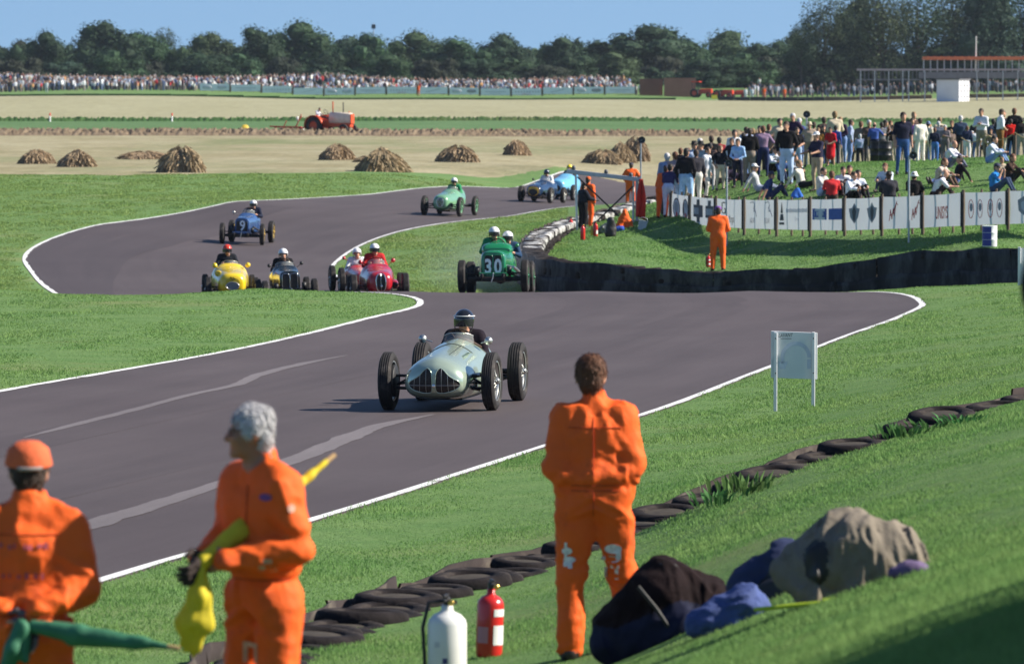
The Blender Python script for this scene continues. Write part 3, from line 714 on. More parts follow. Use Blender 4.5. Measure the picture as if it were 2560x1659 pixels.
def helmet_meshes():
    b = MB(); rings = []
    n = 22
    for j in range(11):                      # shell: open-face crash helmet
        t = j / 10; th = t * 2.05
        rr = []
        for k in range(n):
            a = 2 * math.pi * k / n; x, y = math.sin(th) * math.cos(a), math.sin(th) * math.sin(a); z = math.cos(th)
            f = max(0.0, -y) ** 2; z2 = max(z, 0.1 + 0.0 * f) if (y < -0.45 and z < 0.1) else z
            rr.append((x * .128, y * .148 + .01, z2 * .138 + .035))
        rings.append(rr)
    b.loft(rings[::-1], 0, caps=False); shell = b.mesh('helmet', [M_SKIN])
    b = MB(); vs = []; m = 12
    for i in range(m + 1):
        a = math.pi * (1.13 + 0.74 * i / m)
        for z, rr in ((.055, 1.035), (.01, 1.05), (-.045, 1.0)): vs.append((.128 * rr * math.cos(a), .148 * rr * math.sin(a) + .01, z))
    b.add(vs, [[3 * i + q, 3 * i + 3 + q, 3 * i + 4 + q, 3 * i + 1 + q] for i in range(m) for q in (0, 1)], 0, True); vis = b.mesh('visor', [M_SKIN])
    b = MB()
    for s in (-1, 1): b.path([(s * .12, -.02, -.02), (s * .1, -.05, -.1), (s * .03, -.08, -.135)], .008)
    return shell, vis, b.mesh('chin_strap', [M_SKIN])
_HELM = helmet_meshes()
M_VISOR = mat('visor', (0.02, 0.02, 0.025), rough=0.12, spec=0.7, var=0.05)
M_STRAP = mat('strap', (0.03, 0.03, 0.03), rough=0.7)
M_GLASS = mat('glass_pane', (0.55, 0.6, 0.65), rough=0.06, spec=0.8, var=0.02)
def person(loc, rz, key, J, cols, label, cat='person', hatk=None, hatc=None, sc=1.0, hair='brown', group=None, rot=None, helm=None, visor=True, h=0.026, skin=None, noise=None, extra=None, parts=None, **kw):
    me = person_mesh(key, J, h=h, noise=noise, extra=extra, **kw)
    if helm or hatk: pass
    sk = skin or M_SKIN
    top, bot = cols[0], cols[1]
    ms = [sk, HAIRC.get(hair, HAIRC['brown']), top, bot, cols[2] if len(cols) > 2 else M_SHOE, sk, cols[3] if len(cols) > 3 else top, cols[4] if len(cols) > 4 else top]
    o = link('person', me, None, loc, rot if rot else (0, 0, rz), sc, ms)
    tag(o, label, cat, group)
    if hatk: hat(o, J, hatk, hatc)
    if helm:
        hp = tuple(J['head'])
        hh = link('helmet', _HELM[0], o, hp, mats=[helm])
        if visor: link('visor', _HELM[1], hh, mats=[M_VISOR])
        link('chin_strap', _HELM[2], hh, mats=[M_STRAP])
    return o
# ------------------------------------------------------------------ vintage racing cars
from mathutils.bvhtree import BVHTree
M_TYRE = mat('tyre_rubber', (0.022, 0.020, 0.021), rough=0.78, spec=0.3, var=0.2, scale=8, dirt=(0.07, 0.06, 0.055), dirt_amt=0.25, bump=0.15, bscale=50)
M_ALLOY = mat('bare_alloy', (0.55, 0.55, 0.52), rough=0.32, metal=0.9, var=0.1)
M_CHROME = mat('chrome', (0.75, 0.75, 0.75), rough=0.12, metal=1.0, var=0.03)
M_BLACKM = mat('black_metal', (0.02, 0.02, 0.022), rough=0.5, spec=0.4, var=0.2)
M_MESH = mat('grille_mesh', (0.045, 0.035, 0.03), rough=0.6, metal=0.3, var=0.4, scale=60)
M_LEATHER = mat('leather', (0.05, 0.025, 0.015), rough=0.55, var=0.2)
M_WHITEP = mat('white_paint', (0.78, 0.78, 0.76), rough=0.45, var=0.04)
M_WHITEB = mat('bright_white', (.92, .92, .92), rough=.5, var=.02)
def paint(name, c, rough=0.22, metal=0.0, dirt=None): return mat('paint_' + name, c, rough=rough, metal=metal, spec=0.5, var=0.05, scale=3, coat=0.6, dirt=dirt, dirt_amt=0.05 if dirt else 0)
P_SILV = mat('paint_silver_green', (0.47, 0.57, 0.45), rough=0.22, metal=0.5, spec=0.5, var=0.06, scale=3, coat=0.5)
P_GREEN = paint('racing_green', (0.012, 0.20, 0.075)); P_BLUE = paint('mid_blue', (0.035, 0.085, 0.23)); P_BLACK = paint('black', (0.008, 0.012, 0.011)); P_RED = paint('red', (0.42, 0.012, 0.022)); P_RED2 = paint('bright_red', (0.5, 0.03, 0.03))
P_YEL = paint('yellow', (0.78, 0.56, 0.02)); P_MINT = paint('mint_green', (0.16, 0.34, 0.2)); P_DBLUE = paint('dark_blue', (0.012, 0.03, 0.075)); P_LBLUE = paint('light_blue', (0.17, 0.48, 0.74))
def screen_mat():
    m = bpy.data.materials.new('perspex'); m.use_nodes = True; n, l = m.node_tree.nodes, m.node_tree.links; b = n['Principled BSDF']
    b.inputs['Base Color'].default_value = (0.75, 0.8, 0.82, 1); b.inputs['Roughness'].default_value = 0.08
    t = n.new('ShaderNodeBsdfTransparent'); x = n.new('ShaderNodeMixShader'); x.inputs[0].default_value = 0.16
    l.new(t.outputs[0], x.inputs[1]); l.new(b.outputs[0], x.inputs[2]); l.new(x.outputs[0], n['Material Output'].inputs['Surface']); return m
M_SCREEN = screen_mat()

_WH = {}
def wheel_meshes(R0, w, ri, spokes=28):
    k = (R0, w, ri)
    if k in _WH: return _WH[k]
    b = MB(); H = R0 - ri
    pr = [(ri - .01, -.34), (ri + .02, -.42), (ri + .3 * H, -.52), (ri + .62 * H, -.54), (R0 - .03, -.47), (R0 - .008, -.40)]
    for g in (-.28, -.09, .09, .28): pr += [(R0, g - .07), (R0, g - .025), (R0 - .007, g - .02), (R0 - .007, g + .02), (R0, g + .025), (R0, g + .07)]
    pr += [(R0 - .008, .40), (R0 - .03, .47), (ri + .62 * H, .54), (ri + .3 * H, .52), (ri + .02, .42), (ri - .01, .34)]
    b.lathe([(r, h * w) for r, h in pr], axis=(1, 0, 0), n=40); ty = b.mesh('tyre', [M_TYRE])
    b = MB(); b.lathe([(ri - .005, -.40 * w), (ri + .012, -.44 * w), (ri + .012, -.40 * w), (ri - .012, -.3 * w), (ri - .022, 0), (ri - .012, .3 * w), (ri + .012, .40 * w), (ri + .012, .44 * w), (ri - .005, .40 * w)], axis=(1, 0, 0), n=36)
    for i in range(spokes):
        a = 2 * math.pi * i / spokes; a2 = a + (0.45 if i % 2 else -0.45); x0 = (.55 if i % 3 else -.35) * w
        b.tube((x0 * .8, .045 * math.cos(a2), .045 * math.sin(a2)), (0, (ri - .02) * math.cos(a), (ri - .02) * math.sin(a)), .0035, n=4, caps=False)
    b.lathe([(.001, -.5 * w), (.05, -.5 * w), (.045, .3 * w), (.04, .55 * w), (.03, .62 * w), (.001, .64 * w)], axis=(1, 0, 0), n=14)
    for q in (0, math.pi): b.box((.62 * w, .035 * math.cos(q), .035 * math.sin(q)), (.02, .07, .022))
    rm = b.mesh('wheel', [M_ALLOY]); b = MB()
    b.lathe([(.001, -.62 * w), (ri * .82, -.62 * w), (ri * .84, -.58 * w), (ri * .84, -.2 * w), (.05, -.15 * w)], axis=(1, 0, 0), n=24)
    _WH[k] = (ty, rm, b.mesh('brake_drum', [M_BLACKM])); return _WH[k]
def ring(y, zb, zt, hw, zw, pu=0.8, qu=0.8, pd=0.8, qd=0.6, n=32, x0=0.0):
    o = []
    for i in range(n):
        t = 2 * math.pi * i / n; c, s = math.cos(t), math.sin(t); p, q = (pu, qu) if s >= 0 else (pd, qd)
        x = hw * math.copysign(abs(c) ** q, c); z = zw + (zt - zw if s >= 0 else zw - zb) * math.copysign(abs(s) ** p, s)
        o.append((x + x0, y, z))
    return o
def resample(st, k=5):
    """smooth the station table along the length"""
    A = np.array([list(s) for s in st], float); y = A[:, 0]; out = []
    for i in range(len(A) - 1):
        for t in np.linspace(0, 1, k, endpoint=False):
            p0, p1, p2, p3 = A[max(i - 1, 0)], A[i], A[i + 1], A[min(i + 2, len(A) - 1)]
            h = max(1e-6, y[i + 1] - y[i])
            m1 = (p2 - p0) / max(1e-6, p2[0] - p0[0]) * h if i > 0 else (p2 - p1); m2 = (p3 - p1) / max(1e-6, p3[0] - p1[0]) * h if i < len(A) - 2 else (p2 - p1)
            out.append((2 * t**3 - 3 * t**2 + 1) * p1 + (t**3 - 2 * t**2 + t) * m1 + (-2 * t**3 + 3 * t**2) * p2 + (t**3 - t**2) * m2)
    out.append(A[-1]); return out
def text_mesh(s, size=1.0, sx=1.0, shear=0.0, ext=0.0, name='lettering', bold=0.0):
    c = bpy.data.curves.new(name, 'FONT'); c.body = s; c.size = size; c.align_x = 'CENTER'; c.align_y = 'CENTER'; c.shear = shear; c.offset = bold * size; c.resolution_u = 3
    o = bpy.data.objects.new(name, c); COL.objects.link(o); dg = bpy.context.evaluated_depsgraph_get()
    me = bpy.data.meshes.new_from_object(o.evaluated_get(dg)); bpy.data.objects.remove(o); bpy.data.curves.remove(c)
    V = np.empty(len(me.vertices) * 3, np.float32); me.vertices.foreach_get('co', V); V = V.reshape(-1, 3)
    F = [list(p.vertices) for p in me.polygons]; bpy.data.meshes.remove(me); V[:, 0] *= sx
    return V, F
def text_obj(name, s, m, parent, place, size=1.0, sx=1.0, shear=0.0, bold=0.0):
    """lettering whose flat (u, v) is carried to 3d by place(u, v)"""
    V, F = text_mesh(s, size, sx, shear, bold=bold)
    b = MB(); b.add([place(float(v[0]), float(v[1])) for v in V], F)
    return b.build(name, [m], parent)

def car(label, px, d, yaw, body_mat, st, wb=2.5, tr=1.3, wh=(0.37, 0.15, 0.24), whr=None, ring_kw=None, cat='racing car', steer=0.0, rim=None, name='racing_car', track_r=None):
    c = GP(px, d); cy, sy = math.cos(yaw), math.sin(yaw)
    f = lambda x, y: tz(c.x + cy * x - sy * y, c.y + sy * x + cy * y)
    zf, zr = (f(-.65, -wb / 2) + f(.65, -wb / 2)) / 2, (f(-.65, wb / 2) + f(.65, wb / 2)) / 2
    zl, z_r = (f(-.65, -wb / 2) + f(-.65, wb / 2)) / 2, (f(.65, -wb / 2) + f(.65, wb / 2)) / 2
    root = empty(name, (c.x, c.y, (zf + zr) / 2 + 0.004), rot=(math.atan2(zr - zf, wb), -math.atan2(z_r - zl, 1.3), yaw), label=label, cat=cat)
    kw = ring_kw or {}
    rs = [ring(s[0], s[1], s[2], s[3], s[4], **kw) for s in resample(st)]
    b = MB(); b.loft(rs, 0); root['_'] = 0; del root['_']
    body_o = b.build('body', [body_mat], root)
    bvh = BVHTree.FromPolygons([Vector(v) for v in b.v], b.f)
    def front(u, v, off=0.006):       # carry a point of the front elevation on to the nose
        h = bvh.ray_cast(Vector((u, -6, v)), Vector((0, 1, 0)))
        y = h[0].y if h[0] is not None else st[0][0]
        return (u, y - off, v)
    def top(u, v, off=0.006):
        h = bvh.ray_cast(Vector((u, v, 4)), Vector((0, 0, -1)))
        return (u, v, (h[0].z if h[0] is not None else 0.9) + off)
    whr = whr or wh
    for fy, W, T in ((-wb / 2, wh, tr), (wb / 2, whr, track_r or tr)):
        ty, rm, dr = wheel_meshes(*W)
        for s in (-1, 1):
            w = link('wheel', rm, root, (s * T / 2, fy, W[0]), (0, 0, (steer if fy < 0 else 0) + (math.pi if s < 0 else 0)), mats=[rim or M_ALLOY])
            link('tyre', ty, w); link('brake_drum', dr, w)
    z0 = wh[0]
    for s in (-1, 1):      # front suspension: arms, damper disc, brake back plate
        b = MB(); x1 = s * (tr / 2 - .06)
        b.tube((s * .2, -wb / 2 - .02, z0 + .06), (x1, -wb / 2, z0 + .07), .02, n=6); b.tube((s * .2, -wb / 2 + .02, z0 - .1), (x1, -wb / 2, z0 - .09), .022, n=6)
        b.tube((s * .22, -wb / 2 + .3, z0), (x1, -wb / 2 + .03, z0 - .05), .015, n=6); b.tube((s * .22, -wb / 2 + .12, z0 - .02), (x1 - s * .03, -wb / 2 + .12, z0 - .03), .012, n=6)
        b.lathe([(.001, -.03), (.07, -.03), (.07, .03), (.001, .03)], (s * .36, -wb / 2 + .05, z0 + .06), (1, 0, 0), 12)
        b.tube((s * .36, -wb / 2 + .05, z0 + .06), (x1 - s * .05, -wb / 2 + .02, z0 - .04), .014, n=6)
        b.build('front_suspension', [M_BLACKM], root)
    b = MB(); zr0 = whr[0]; t2 = (track_r or tr) / 2
    b.tube((-t2, wb / 2, zr0), (t2, wb / 2, zr0), .035, n=8); b.ball((0, wb / 2, zr0), (.14, .14, .14), 10)
    for s in (-1, 1): b.tube((s * .3, wb / 2 - .5, zr0 - .03), (s * (t2 - .12), wb / 2, zr0 - .05), .016, n=6)
    b.build('rear_axle', [M_BLACKM], root)
    b = MB(); b.box((0, .1, st[len(st) // 2][1] + .02), (.5, wb * .9, .05)); b.build('undertray', [M_BLACKM], root)
    return root, front, top
def windscreen(root, y, z, w, h, rake=0.12):
    b = MB(); vs = []; n = 10
    for i in range(n + 1):
        t = i / n * 2 - 1; yy = y + .14 * t * t
        vs += [(t * w, yy, z - .09 * abs(t) ** 3), (t * w * .9, yy + rake, z + h * (1 - .5 * abs(t) ** 3))]
    b.add(vs, [[2 * i, 2 * i + 2, 2 * i + 3, 2 * i + 1] for i in range(n)], 0, True); o = b.build('windscreen', [M_SCREEN], root)
    c = MB(); c.path([vs[2 * i + 1] for i in range(n + 1)], .007, 5); c.build('screen_rim', [M_ALLOY], o)
def mirrors(root, m, pts, r=.06):
    for p, q in pts:
        b = MB(); b.tube(p, q, .008, n=5); b.lathe([(.001, .05), (r * .7, .035), (r, 0), (r, -.015), (.001, -.018)], q, (0, -1, 0), 12); b.build('mirror', [m], root)
def outline(root, pts, r, m, name='grille_surround', closed=True):
    b = MB(); b.path(list(pts) + ([pts[0]] if closed else []), r, 6); return b.build(name, [m], root)
def lobe(root, front, xy, m, name='grille', off=.004):
    """a patch of the nose inside a closed outline, following the bodywork"""
    xy = np.array(xy); c = xy.mean(0); b = MB(); K = 5; n = len(xy); vs = [front(*c, off)]; fs = []
    for k in range(1, K + 1): vs += [front(*(c + (p - c) * k / K), off) for p in xy]
    for i in range(n): fs.append([0, 1 + i, 1 + (i + 1) % n])
    for k in range(K - 1):
        for i in range(n): fs.append([1 + k * n + i, 1 + (k + 1) * n + i, 1 + (k + 1) * n + (i + 1) % n, 1 + k * n + (i + 1) % n])
    b.add(vs, fs, 0, True); return b.build(name, [m], root)
def oval(cx, cz, a, c, n=28, p=1.0): return [(cx + a * math.copysign(abs(math.cos(t)) ** p, math.cos(t)), cz + c * math.copysign(abs(math.sin(t)) ** p, math.sin(t))) for t in [2 * math.pi * i / n for i in range(n)]]
def bars(root, front, segs, r, m, name='grille_bars', off=.012, k=8):
    b = MB()
    for (u0, v0), (u1, v1) in segs: b.path([front(u0 + (u1 - u0) * i / k, v0 + (v1 - v0) * i / k, off) for i in range(k + 1)], r, 5)
    return b.build(name, [m], root)
def exhaust(root, s, pts, r=.03):
    b = MB(); b.path(pts, r, 8); b.build('exhaust_pipe', [M_BLACKM], root)
def steering_wheel(root, y, z):
    b = MB(); n = 20; pts = [(.19 * math.cos(2 * math.pi * i / n), y - .06 * math.sin(2 * math.pi * i / n), z + .18 * math.sin(2 * math.pi * i / n)) for i in range(n + 1)]
    b.path(pts, .013, 6)
    for q in (0, 7, 13): b.tube((0, y - .03, z), pts[q], .007, n=5)
    b.build('steering_wheel', [M_LEATHER], root)
def coaming(root, top, y0, y1, w):
    pts = [top(w * math.cos(t), (y0 + y1) / 2 + (y1 - y0) / 2 * math.sin(t), .01) for t in [2 * math.pi * i / 24 for i in range(24)]]
    outline(root, pts, .02, M_LEATHER, 'cockpit_edge')
    b = MB(); b.add([(p[0] * .97, p[1], p[2] + .002) for p in pts], [list(range(24))]); b.build('cockpit', [M_BLACKM], root)
def driver(root, x, y, z, cols, helm, label, seed=0, yaw=0.0, sc=1.0, visor=True, key='drive', turn=0.0, hair='brown', skin=None):
    J = pose('drive', seed=0)
    bpy.context.view_layer.update()
    M = root.matrix_world; p = M @ Vector((x, y, z + .05))
    return person(p, root.rotation_euler.z + turn, 'drive', J, cols, label, helm=helm, sc=sc, visor=visor, hair=hair, loose=.012, hairless=True, skin=skin)

H_WHITE = mat('helmet_white', (0.8, 0.8, 0.8), rough=0.18, coat=0.5, var=0.03); H_BLACK = mat('helmet_black', (0.012, 0.012, 0.015), rough=0.1, coat=0.8, var=0.03)
H_RED = mat('helmet_red', (0.62, 0.05, 0.02), rough=0.2, coat=0.5, var=0.03); H_YEL = mat('helmet_yellow', (0.82, 0.62, 0.02), rough=0.2, coat=0.5, var=0.03); H_BLUEB = mat('helmet_dark_blue', (0.02, 0.03, 0.06), rough=0.15, coat=0.6)

# --- silver green twin-grille car in the foreground
ST_A = [(-1.86, .34, .48, .05, .40), (-1.85, .30, .54, .16, .385), (-1.80, .235, .605, .30, .375), (-1.70, .185, .665, .385, .37), (-1.5, .15, .705, .42, .38), (-1.2, .13, .735, .43, .39), (-.75, .12, .77, .415, .41), (-.3, .12, .805, .43, .43), (.0, .12, .84, .44, .44), (.18, .12, .855, .445, .45), (.55, .12, .82, .42, .46), (.85, .13, .88, .40, .46), (1.25, .17, .86, .32, .46), (1.65, .24, .72, .2, .47), (2.0, .38, .55, .04, .47)]
r1, fr, tp = car('silver green open-wheel racing car with twin heart-shaped grilles, nearest on the track', 1139, 73.8, R(-8), P_SILV, ST_A, wb=2.6, tr=1.33, wh=(.37, .155, .245), whr=(.385, .18, .245), ring_kw=dict(pu=.95, qu=1.32, pd=.85, qd=.5), steer=R(-2), track_r=1.27)
_lob = [tuple(p) for p in spline([(.02, .30), (.022, .42), (.036, .51), (.08, .553), (.128, .525), (.185, .462), (.25, .418), (.315, .378), (.328, .335), (.285, .287), (.19, .25), (.09, .235), (.035, .25), (.02, .30)], 5)[:-1]]
for s in (-1, 1):
    xy = [(s * x, z) for x, z in _lob]
    lobe(r1, fr, xy, M_MESH); outline(r1, [fr(u, v, .008) for u, v in xy], .0075, P_SILV)
    bars(r1, fr, [((s * .1, .24), (s * .098, .545)), ((s * .185, .255), (s * .175, .47)), ((s * .26, .28), (s * .25, .415))], .0022, M_ALLOY)
    bars(r1, fr, [((s * .025, .335), (s * .325, .335))], .0028, M_ALLOY, 'grille_bar')
b = MB(); b.ball(fr(.0, .33, .01), (.025, .012, .025), 10); b.build('badge', [M_CHROME], r1)
windscreen(r1, .1, .845, .21, .085, .07); coaming(r1, tp, .24, .84, .27); steering_wheel(r1, .32, .8)
mirrors(r1, M_ALLOY, [((-.3, .0, .82), (-.43, .0, .86)), ((.32, .1, .8), (.42, .1, .83))], .055)
b = MB()          # bonnet seam, strap and louvres
b.path([tp(.30 * math.sin(t), -.35 + .04 * math.cos(t * 2), .003) for t in np.linspace(-1.2, 1.2, 20)], .005, 5); b.path([tp(.12, y, .003) for y in np.linspace(-1.3, -.35, 16)], .004, 5); b.build('bonnet_seam', [M_BLACKM], r1)
for q in range(5): 
    b = MB(); b.box(tp(.24, -.98 + q * .1, .004), (.1, .02, .012), ch=.004); b.build('louvre', [P_SILV], r1)
exhaust(r1, 1, [(.3, -.7, .42), (.42, -.5, .36), (.45, .2, .3), (.45, 1.6, .3)], .035)
b = MB(); b.tube((.3, -1.25, .42), (.52, -1.3, .45), .03, n=8); b.tube((.3, -1.18, .3), (.5, -1.25, .26), .025, n=8); b.box((.38, -1.1, .33), (.14, .12, .12), ch=.02); b.build('brake_fitting', [M_ALLOY], r1)
d1 = driver(r1, .03, .46, .25, (cloth('#1d1620'), cloth('#17141c')), H_BLACK, 'driver in black overalls and shiny black helmet at the wheel of the silver green car', sc=1.04)
for c in d1.children:
    if c.name.startswith('helmet'):
        b = MB(); b.path([(.131 * math.cos(a), .01 + .151 * math.sin(a), .085) for a in np.linspace(0, 6.2832, 30)], .007, 6); b.build('white_band', [M_WHITEP], c)


# --- upright cars
def st_upright(h=1.0, w=1.0, f=-1.36):
    return [(f, .37, .90 * h, .24 * w, .6), (f + .02, .35, .925 * h, .27 * w, .6), (f + .10, .34, .94 * h, .285 * w, .6), (-.6, .31, .97 * h, .315 * w, .6), (-.12, .3, 1.0 * h, .35 * w, .62), (.02, .3, 1.06 * h, .37 * w, .62), (.25, .3, 1.03 * h, .385 * w, .62), (.7, .3, .95 * h, .40 * w, .6), (1.0, .31, .98 * h, .36 * w, .6), (1.5, .38, .84 * h, .26 * w, .6), (1.9, .5, .64 * h, .06 * w, .57)]
UP = dict(pu=.55, qu=.62, pd=.6, qd=.4)
def upright_front(root, fr, shell, w=.2, z0=.44, z1=.84, split=True, slats=11, rimm=None):
    for s in ((-1, 1) if split else (0,)):
        cx = s * w * .52; hw = w * .47 if split else w
        xy = [(cx + hw * x, (z0 + z1) / 2 + (z1 - z0) / 2 * z) for x, z in [(-1, -1), (0, -1), (1, -1), (1, 0), (1, .6), (.9, .9), (.6, 1), (-.6, 1), (-.9, .9), (-1, .6), (-1, 0)]]
        lobe(root, fr, xy, M_BLACKM); outline(root, [fr(u, v, .008) for u, v in xy], .009, rimm or shell)
    b = MB()
    for i in range(slats):
        z = z0 + (z1 - z0) * (i + .5) / slats; b.box(fr(0, z, .006), (w * 1.9, .008, .012))
    b.build('radiator_slats', [M_MESH], root)
def upright_chassis(root, shell, wb):
    b = MB()
    for s in (-1, 1):
        b.box((s * .24, -wb / 2 - .22, .38), (.06, .5, .09), ch=.01); b.lathe([(.001, -.05), (.09, -.05), (.09, .05), (.001, .05)], (s * .36, -wb / 2 - .1, .5), (1, 0, 0), 14)
        b.path([(s * .24, -wb / 2 - .45, .35), (s * .25, -wb / 2, .27), (s * .25, -wb / 2 + .5, .33)], .025, 6)
    b.tube((-.6, -wb / 2, .31), (.6, -wb / 2, .31), .03, n=8); b.box((0, -wb / 2 - .05, .30), (.5, .3, .1), ch=.02)
    b.build('chassis_front', [M_BLACKM], root)
    b = MB(); b.box((0, -wb / 2 - .3, .425), (.62, .12, .035), ch=.01); b.build('apron', [shell], root)
    b = MB(); b.path([(.02, -wb / 2 - .38, .44), (.01, -wb / 2 - .4, .33), (-.03, -wb / 2 - .41, .22)], .012, 6); b.build('starting_handle', [M_ALLOY], root)
r2, fr, tp = car('green upright racing car with white number 30, cresting the rise', 1243, 129.3, R(-3.5), P_GREEN, st_upright(), wb=2.45, tr=1.42, wh=(.37, .16, .22), whr=(.385, .19, .22), ring_kw=UP, rim=P_GREEN, track_r=1.36)
upright_front(r2, fr, P_GREEN); upright_chassis(r2, P_GREEN, 2.45)
for ch, u in (('3', -.11), ('0', .11)): text_obj('race_number', ch, M_WHITEB, r2, lambda x, y, u=u: fr(u + x, .565 + y, .02), size=.46, sx=.74, bold=.035)
b = MB(); rs = [ring(y, .9, zt, hw, .98, pu=.6, qu=.7) for y, zt, hw in ((-.12, 1.03, .3), (-.05, 1.12, .33), (.1, 1.17, .35), (.22, 1.14, .36))]; b.loft(rs); b.build('scuttle_cowl', [P_GREEN], r2)
coaming(r2, tp, .24, .9, .33); steering_wheel(r2, .3, 1.08); mirrors(r2, P_GREEN, [((.32, .1, 1.02), (.46, .08, 1.1))], .045)
b = MB()
for q in range(6): b.tube((.28, -.95 + q * .13, .62), (.42, -.93 + q * .13, .58), .022, n=6)
b.path([(.43, -.98, .58), (.45, -.3, .55), (.47, .4, .5), (.47, 1.5, .45)], .035, 8); b.build('exhaust_pipe', [M_ALLOY], r2)
driver(r2, -.1, .48, .60, (cloth('#2f8a5c'), cloth('#22344a')), H_WHITE, 'driver in green with a white helmet and dark visor in car 30')
driver(r2, .2, .66, .53, (cloth('#27405e'), cloth('#22344a')), H_WHITE, 'passenger in blue with a white helmet, sitting behind the driver of car 30', sc=.97)

r3, fr, tp = car('blue upright racing car with number 9, alone in the far bend', 617, 198, R(-5), P_BLUE, st_upright(1.0, .93), wb=2.45, tr=1.4, wh=(.37, .15, .22), whr=(.385, .18, .22), ring_kw=UP, rim=mat('paint_wheel_yellow', (.5, .33, .05), rough=.4), steer=R(4))
upright_front(r3, fr, P_BLUE, w=.2, z0=.46, z1=.82, split=False); upright_chassis(r3, P_BLUE, 2.45)
text_obj('race_number', '9', M_WHITEB, r3, lambda x, y: fr(.02 + x, .64 + y, .02), size=.48, sx=.85, bold=.02)
windscreen(r3, .0, 1.03, .25, .14); coaming(r3, tp, .24, .9, .33); steering_wheel(r3, .3, 1.05); mirrors(r3, M_ALLOY, [((-.32, .05, 1.0), (-.48, .03, 1.07))], .05)
exhaust(r3, 1, [(.3, -.7, .6), (.44, -.5, .5), (.46, .4, .42), (.46, 1.5, .4)], .035)
driver(r3, .14, .5, .56, (cloth('#1c2236'), cloth('#1c2236')), H_WHITE, 'driver in navy overalls with a white helmet in the blue number 9 car')

r4, fr, tp = car('black upright racing car with chrome-edged radiator, half hidden by the grass crest', 717, 148.2, R(7), P_BLACK, st_upright(.95, .95), wb=2.4, tr=1.28, wh=(.33, .15, .2), ring_kw=UP)
upright_front(r4, fr, P_BLACK, w=.2, z0=.42, z1=.82, rimm=M_CHROME); upright_chassis(r4, P_BLACK, 2.4)
windscreen(r4, .0, .98, .26, .12); coaming(r4, tp, .24, .9, .33); steering_wheel(r4, .3, 1.0); mirrors(r4, M_BLACKM, [((.3, -.1, .95), (.42, -.12, 1.05)), ((-.3, -.05, .95), (-.42, -.07, 1.02))], .05)
driver(r4, -.02, .5, .5, (cloth('#15161c'), cloth('#15161c')), H_WHITE, 'driver in black with a plain white helmet in the black car', visor=False)

# --- low cars
def st_low(w=1.0, h=1.0, nose=-1.64):
    return [(nose, .36, .60 * h, .15 * w, .48), (nose + .03, .30, .66 * h, .215 * w, .48), (nose + .12, .25, .71 * h, .27 * w, .48), (-1.3, .2, .75 * h, .31 * w, .47), (-.8, .17, .79 * h, .34 * w, .47), (-.2, .16, .84 * h, .37 * w, .47), (.05, .16, .92 * h, .385 * w, .48), (.3, .16, .89 * h, .40 * w, .48), (.7, .16, .85 * h, .40 * w, .48), (1.0, .18, .95 * h, .34 * w, .5), (1.4, .25, .83 * h, .24 * w, .5), (1.85, .4, .58 * h, .05 * w, .5)]
LOW = dict(pu=.75, qu=.75, pd=.7, qd=.6)
r5, fr, tp = car('red racing car with tall oval chrome-rimmed grille and two red mirrors', 945, 146, R(4), P_RED, st_low(1.12, 1.06), wb=2.5, tr=1.32, wh=(.36, .16, .22), ring_kw=LOW)
xy = oval(0.02, .49, .125, .235, p=.8); lobe(r5, fr, xy, M_BLACKM); outline(r5, [fr(u, v, .008) for u, v in xy], .013, M_CHROME)
bars(r5, fr, [((.02, .27), (.02, .71))], .006, M_CHROME); bars(r5, fr, [((.02 - q, .3 + i * .045), (.02 + q, .3 + i * .045)) for i, q in enumerate([.08, .105, .115, .12, .12, .115, .11, .1, .07])], .003, M_MESH, 'grille_slats')
b = MB(); b.ball(fr(.03, .4, .015), (.03, .01, .03), 10); b.build('badge', [M_CHROME], r5)
windscreen(r5, .0, .95, .24, .13); coaming(r5, tp, .22, .88, .3); steering_wheel(r5, .3, .95); mirrors(r5, P_RED, [((-.3, .0, .92), (-.42, -.02, 1.02)), ((.3, .0, .92), (.42, -.02, 1.04))], .06)
b = MB()
for i in range(6):
    for j in range(4): b.box((0, 0, 0), (.001, .001, .001))
b = MB(); b.add([(-.355, -.95, .48), (-.375, -.25, .48), (-.34, -.25, .72), (-.315, -.95, .68)], [[0, 1, 2, 3]]); b.build('white_roundel', [M_WHITEP], r5)
b = MB(); b.ball((.42, -.5, .42), (.1, .6, .14), 14); b.build('side_fairing', [P_RED], r5)
exhaust(r5, 1, [(.33, -.6, .4), (.46, -.4, .35), (.47, 1.6, .35)])
driver(r5, -.04, .5, .55, (cloth('#b52a2e'), cloth('#3a2020')), H_WHITE, 'driver with white helmet and dark visor in the car with the tall oval grille')
r6, fr, tp = car('second red racing car, mostly hidden behind the oval-grille car', 899, 157, R(8), P_RED2, st_low(.9, .82), wb=2.4, tr=1.25, wh=(.36, .15, .22), ring_kw=LOW)
xy = oval(0, .48, .13, .13); lobe(r6, fr, xy, M_BLACKM); outline(r6, [fr(u, v, .008) for u, v in xy], .012, M_CHROME); windscreen(r6, .0, .76, .24, .12); coaming(r6, tp, .22, .88, .3); mirrors(r6, P_RED2, [((-.3, 0, .88), (-.42, 0, .95))], .05)
driver(r6, .0, .5, .27, (cloth('#d8d8dc'), cloth('#44403f')), H_WHITE, 'driver in pale overalls and white helmet in the hidden second red car', visor=False)

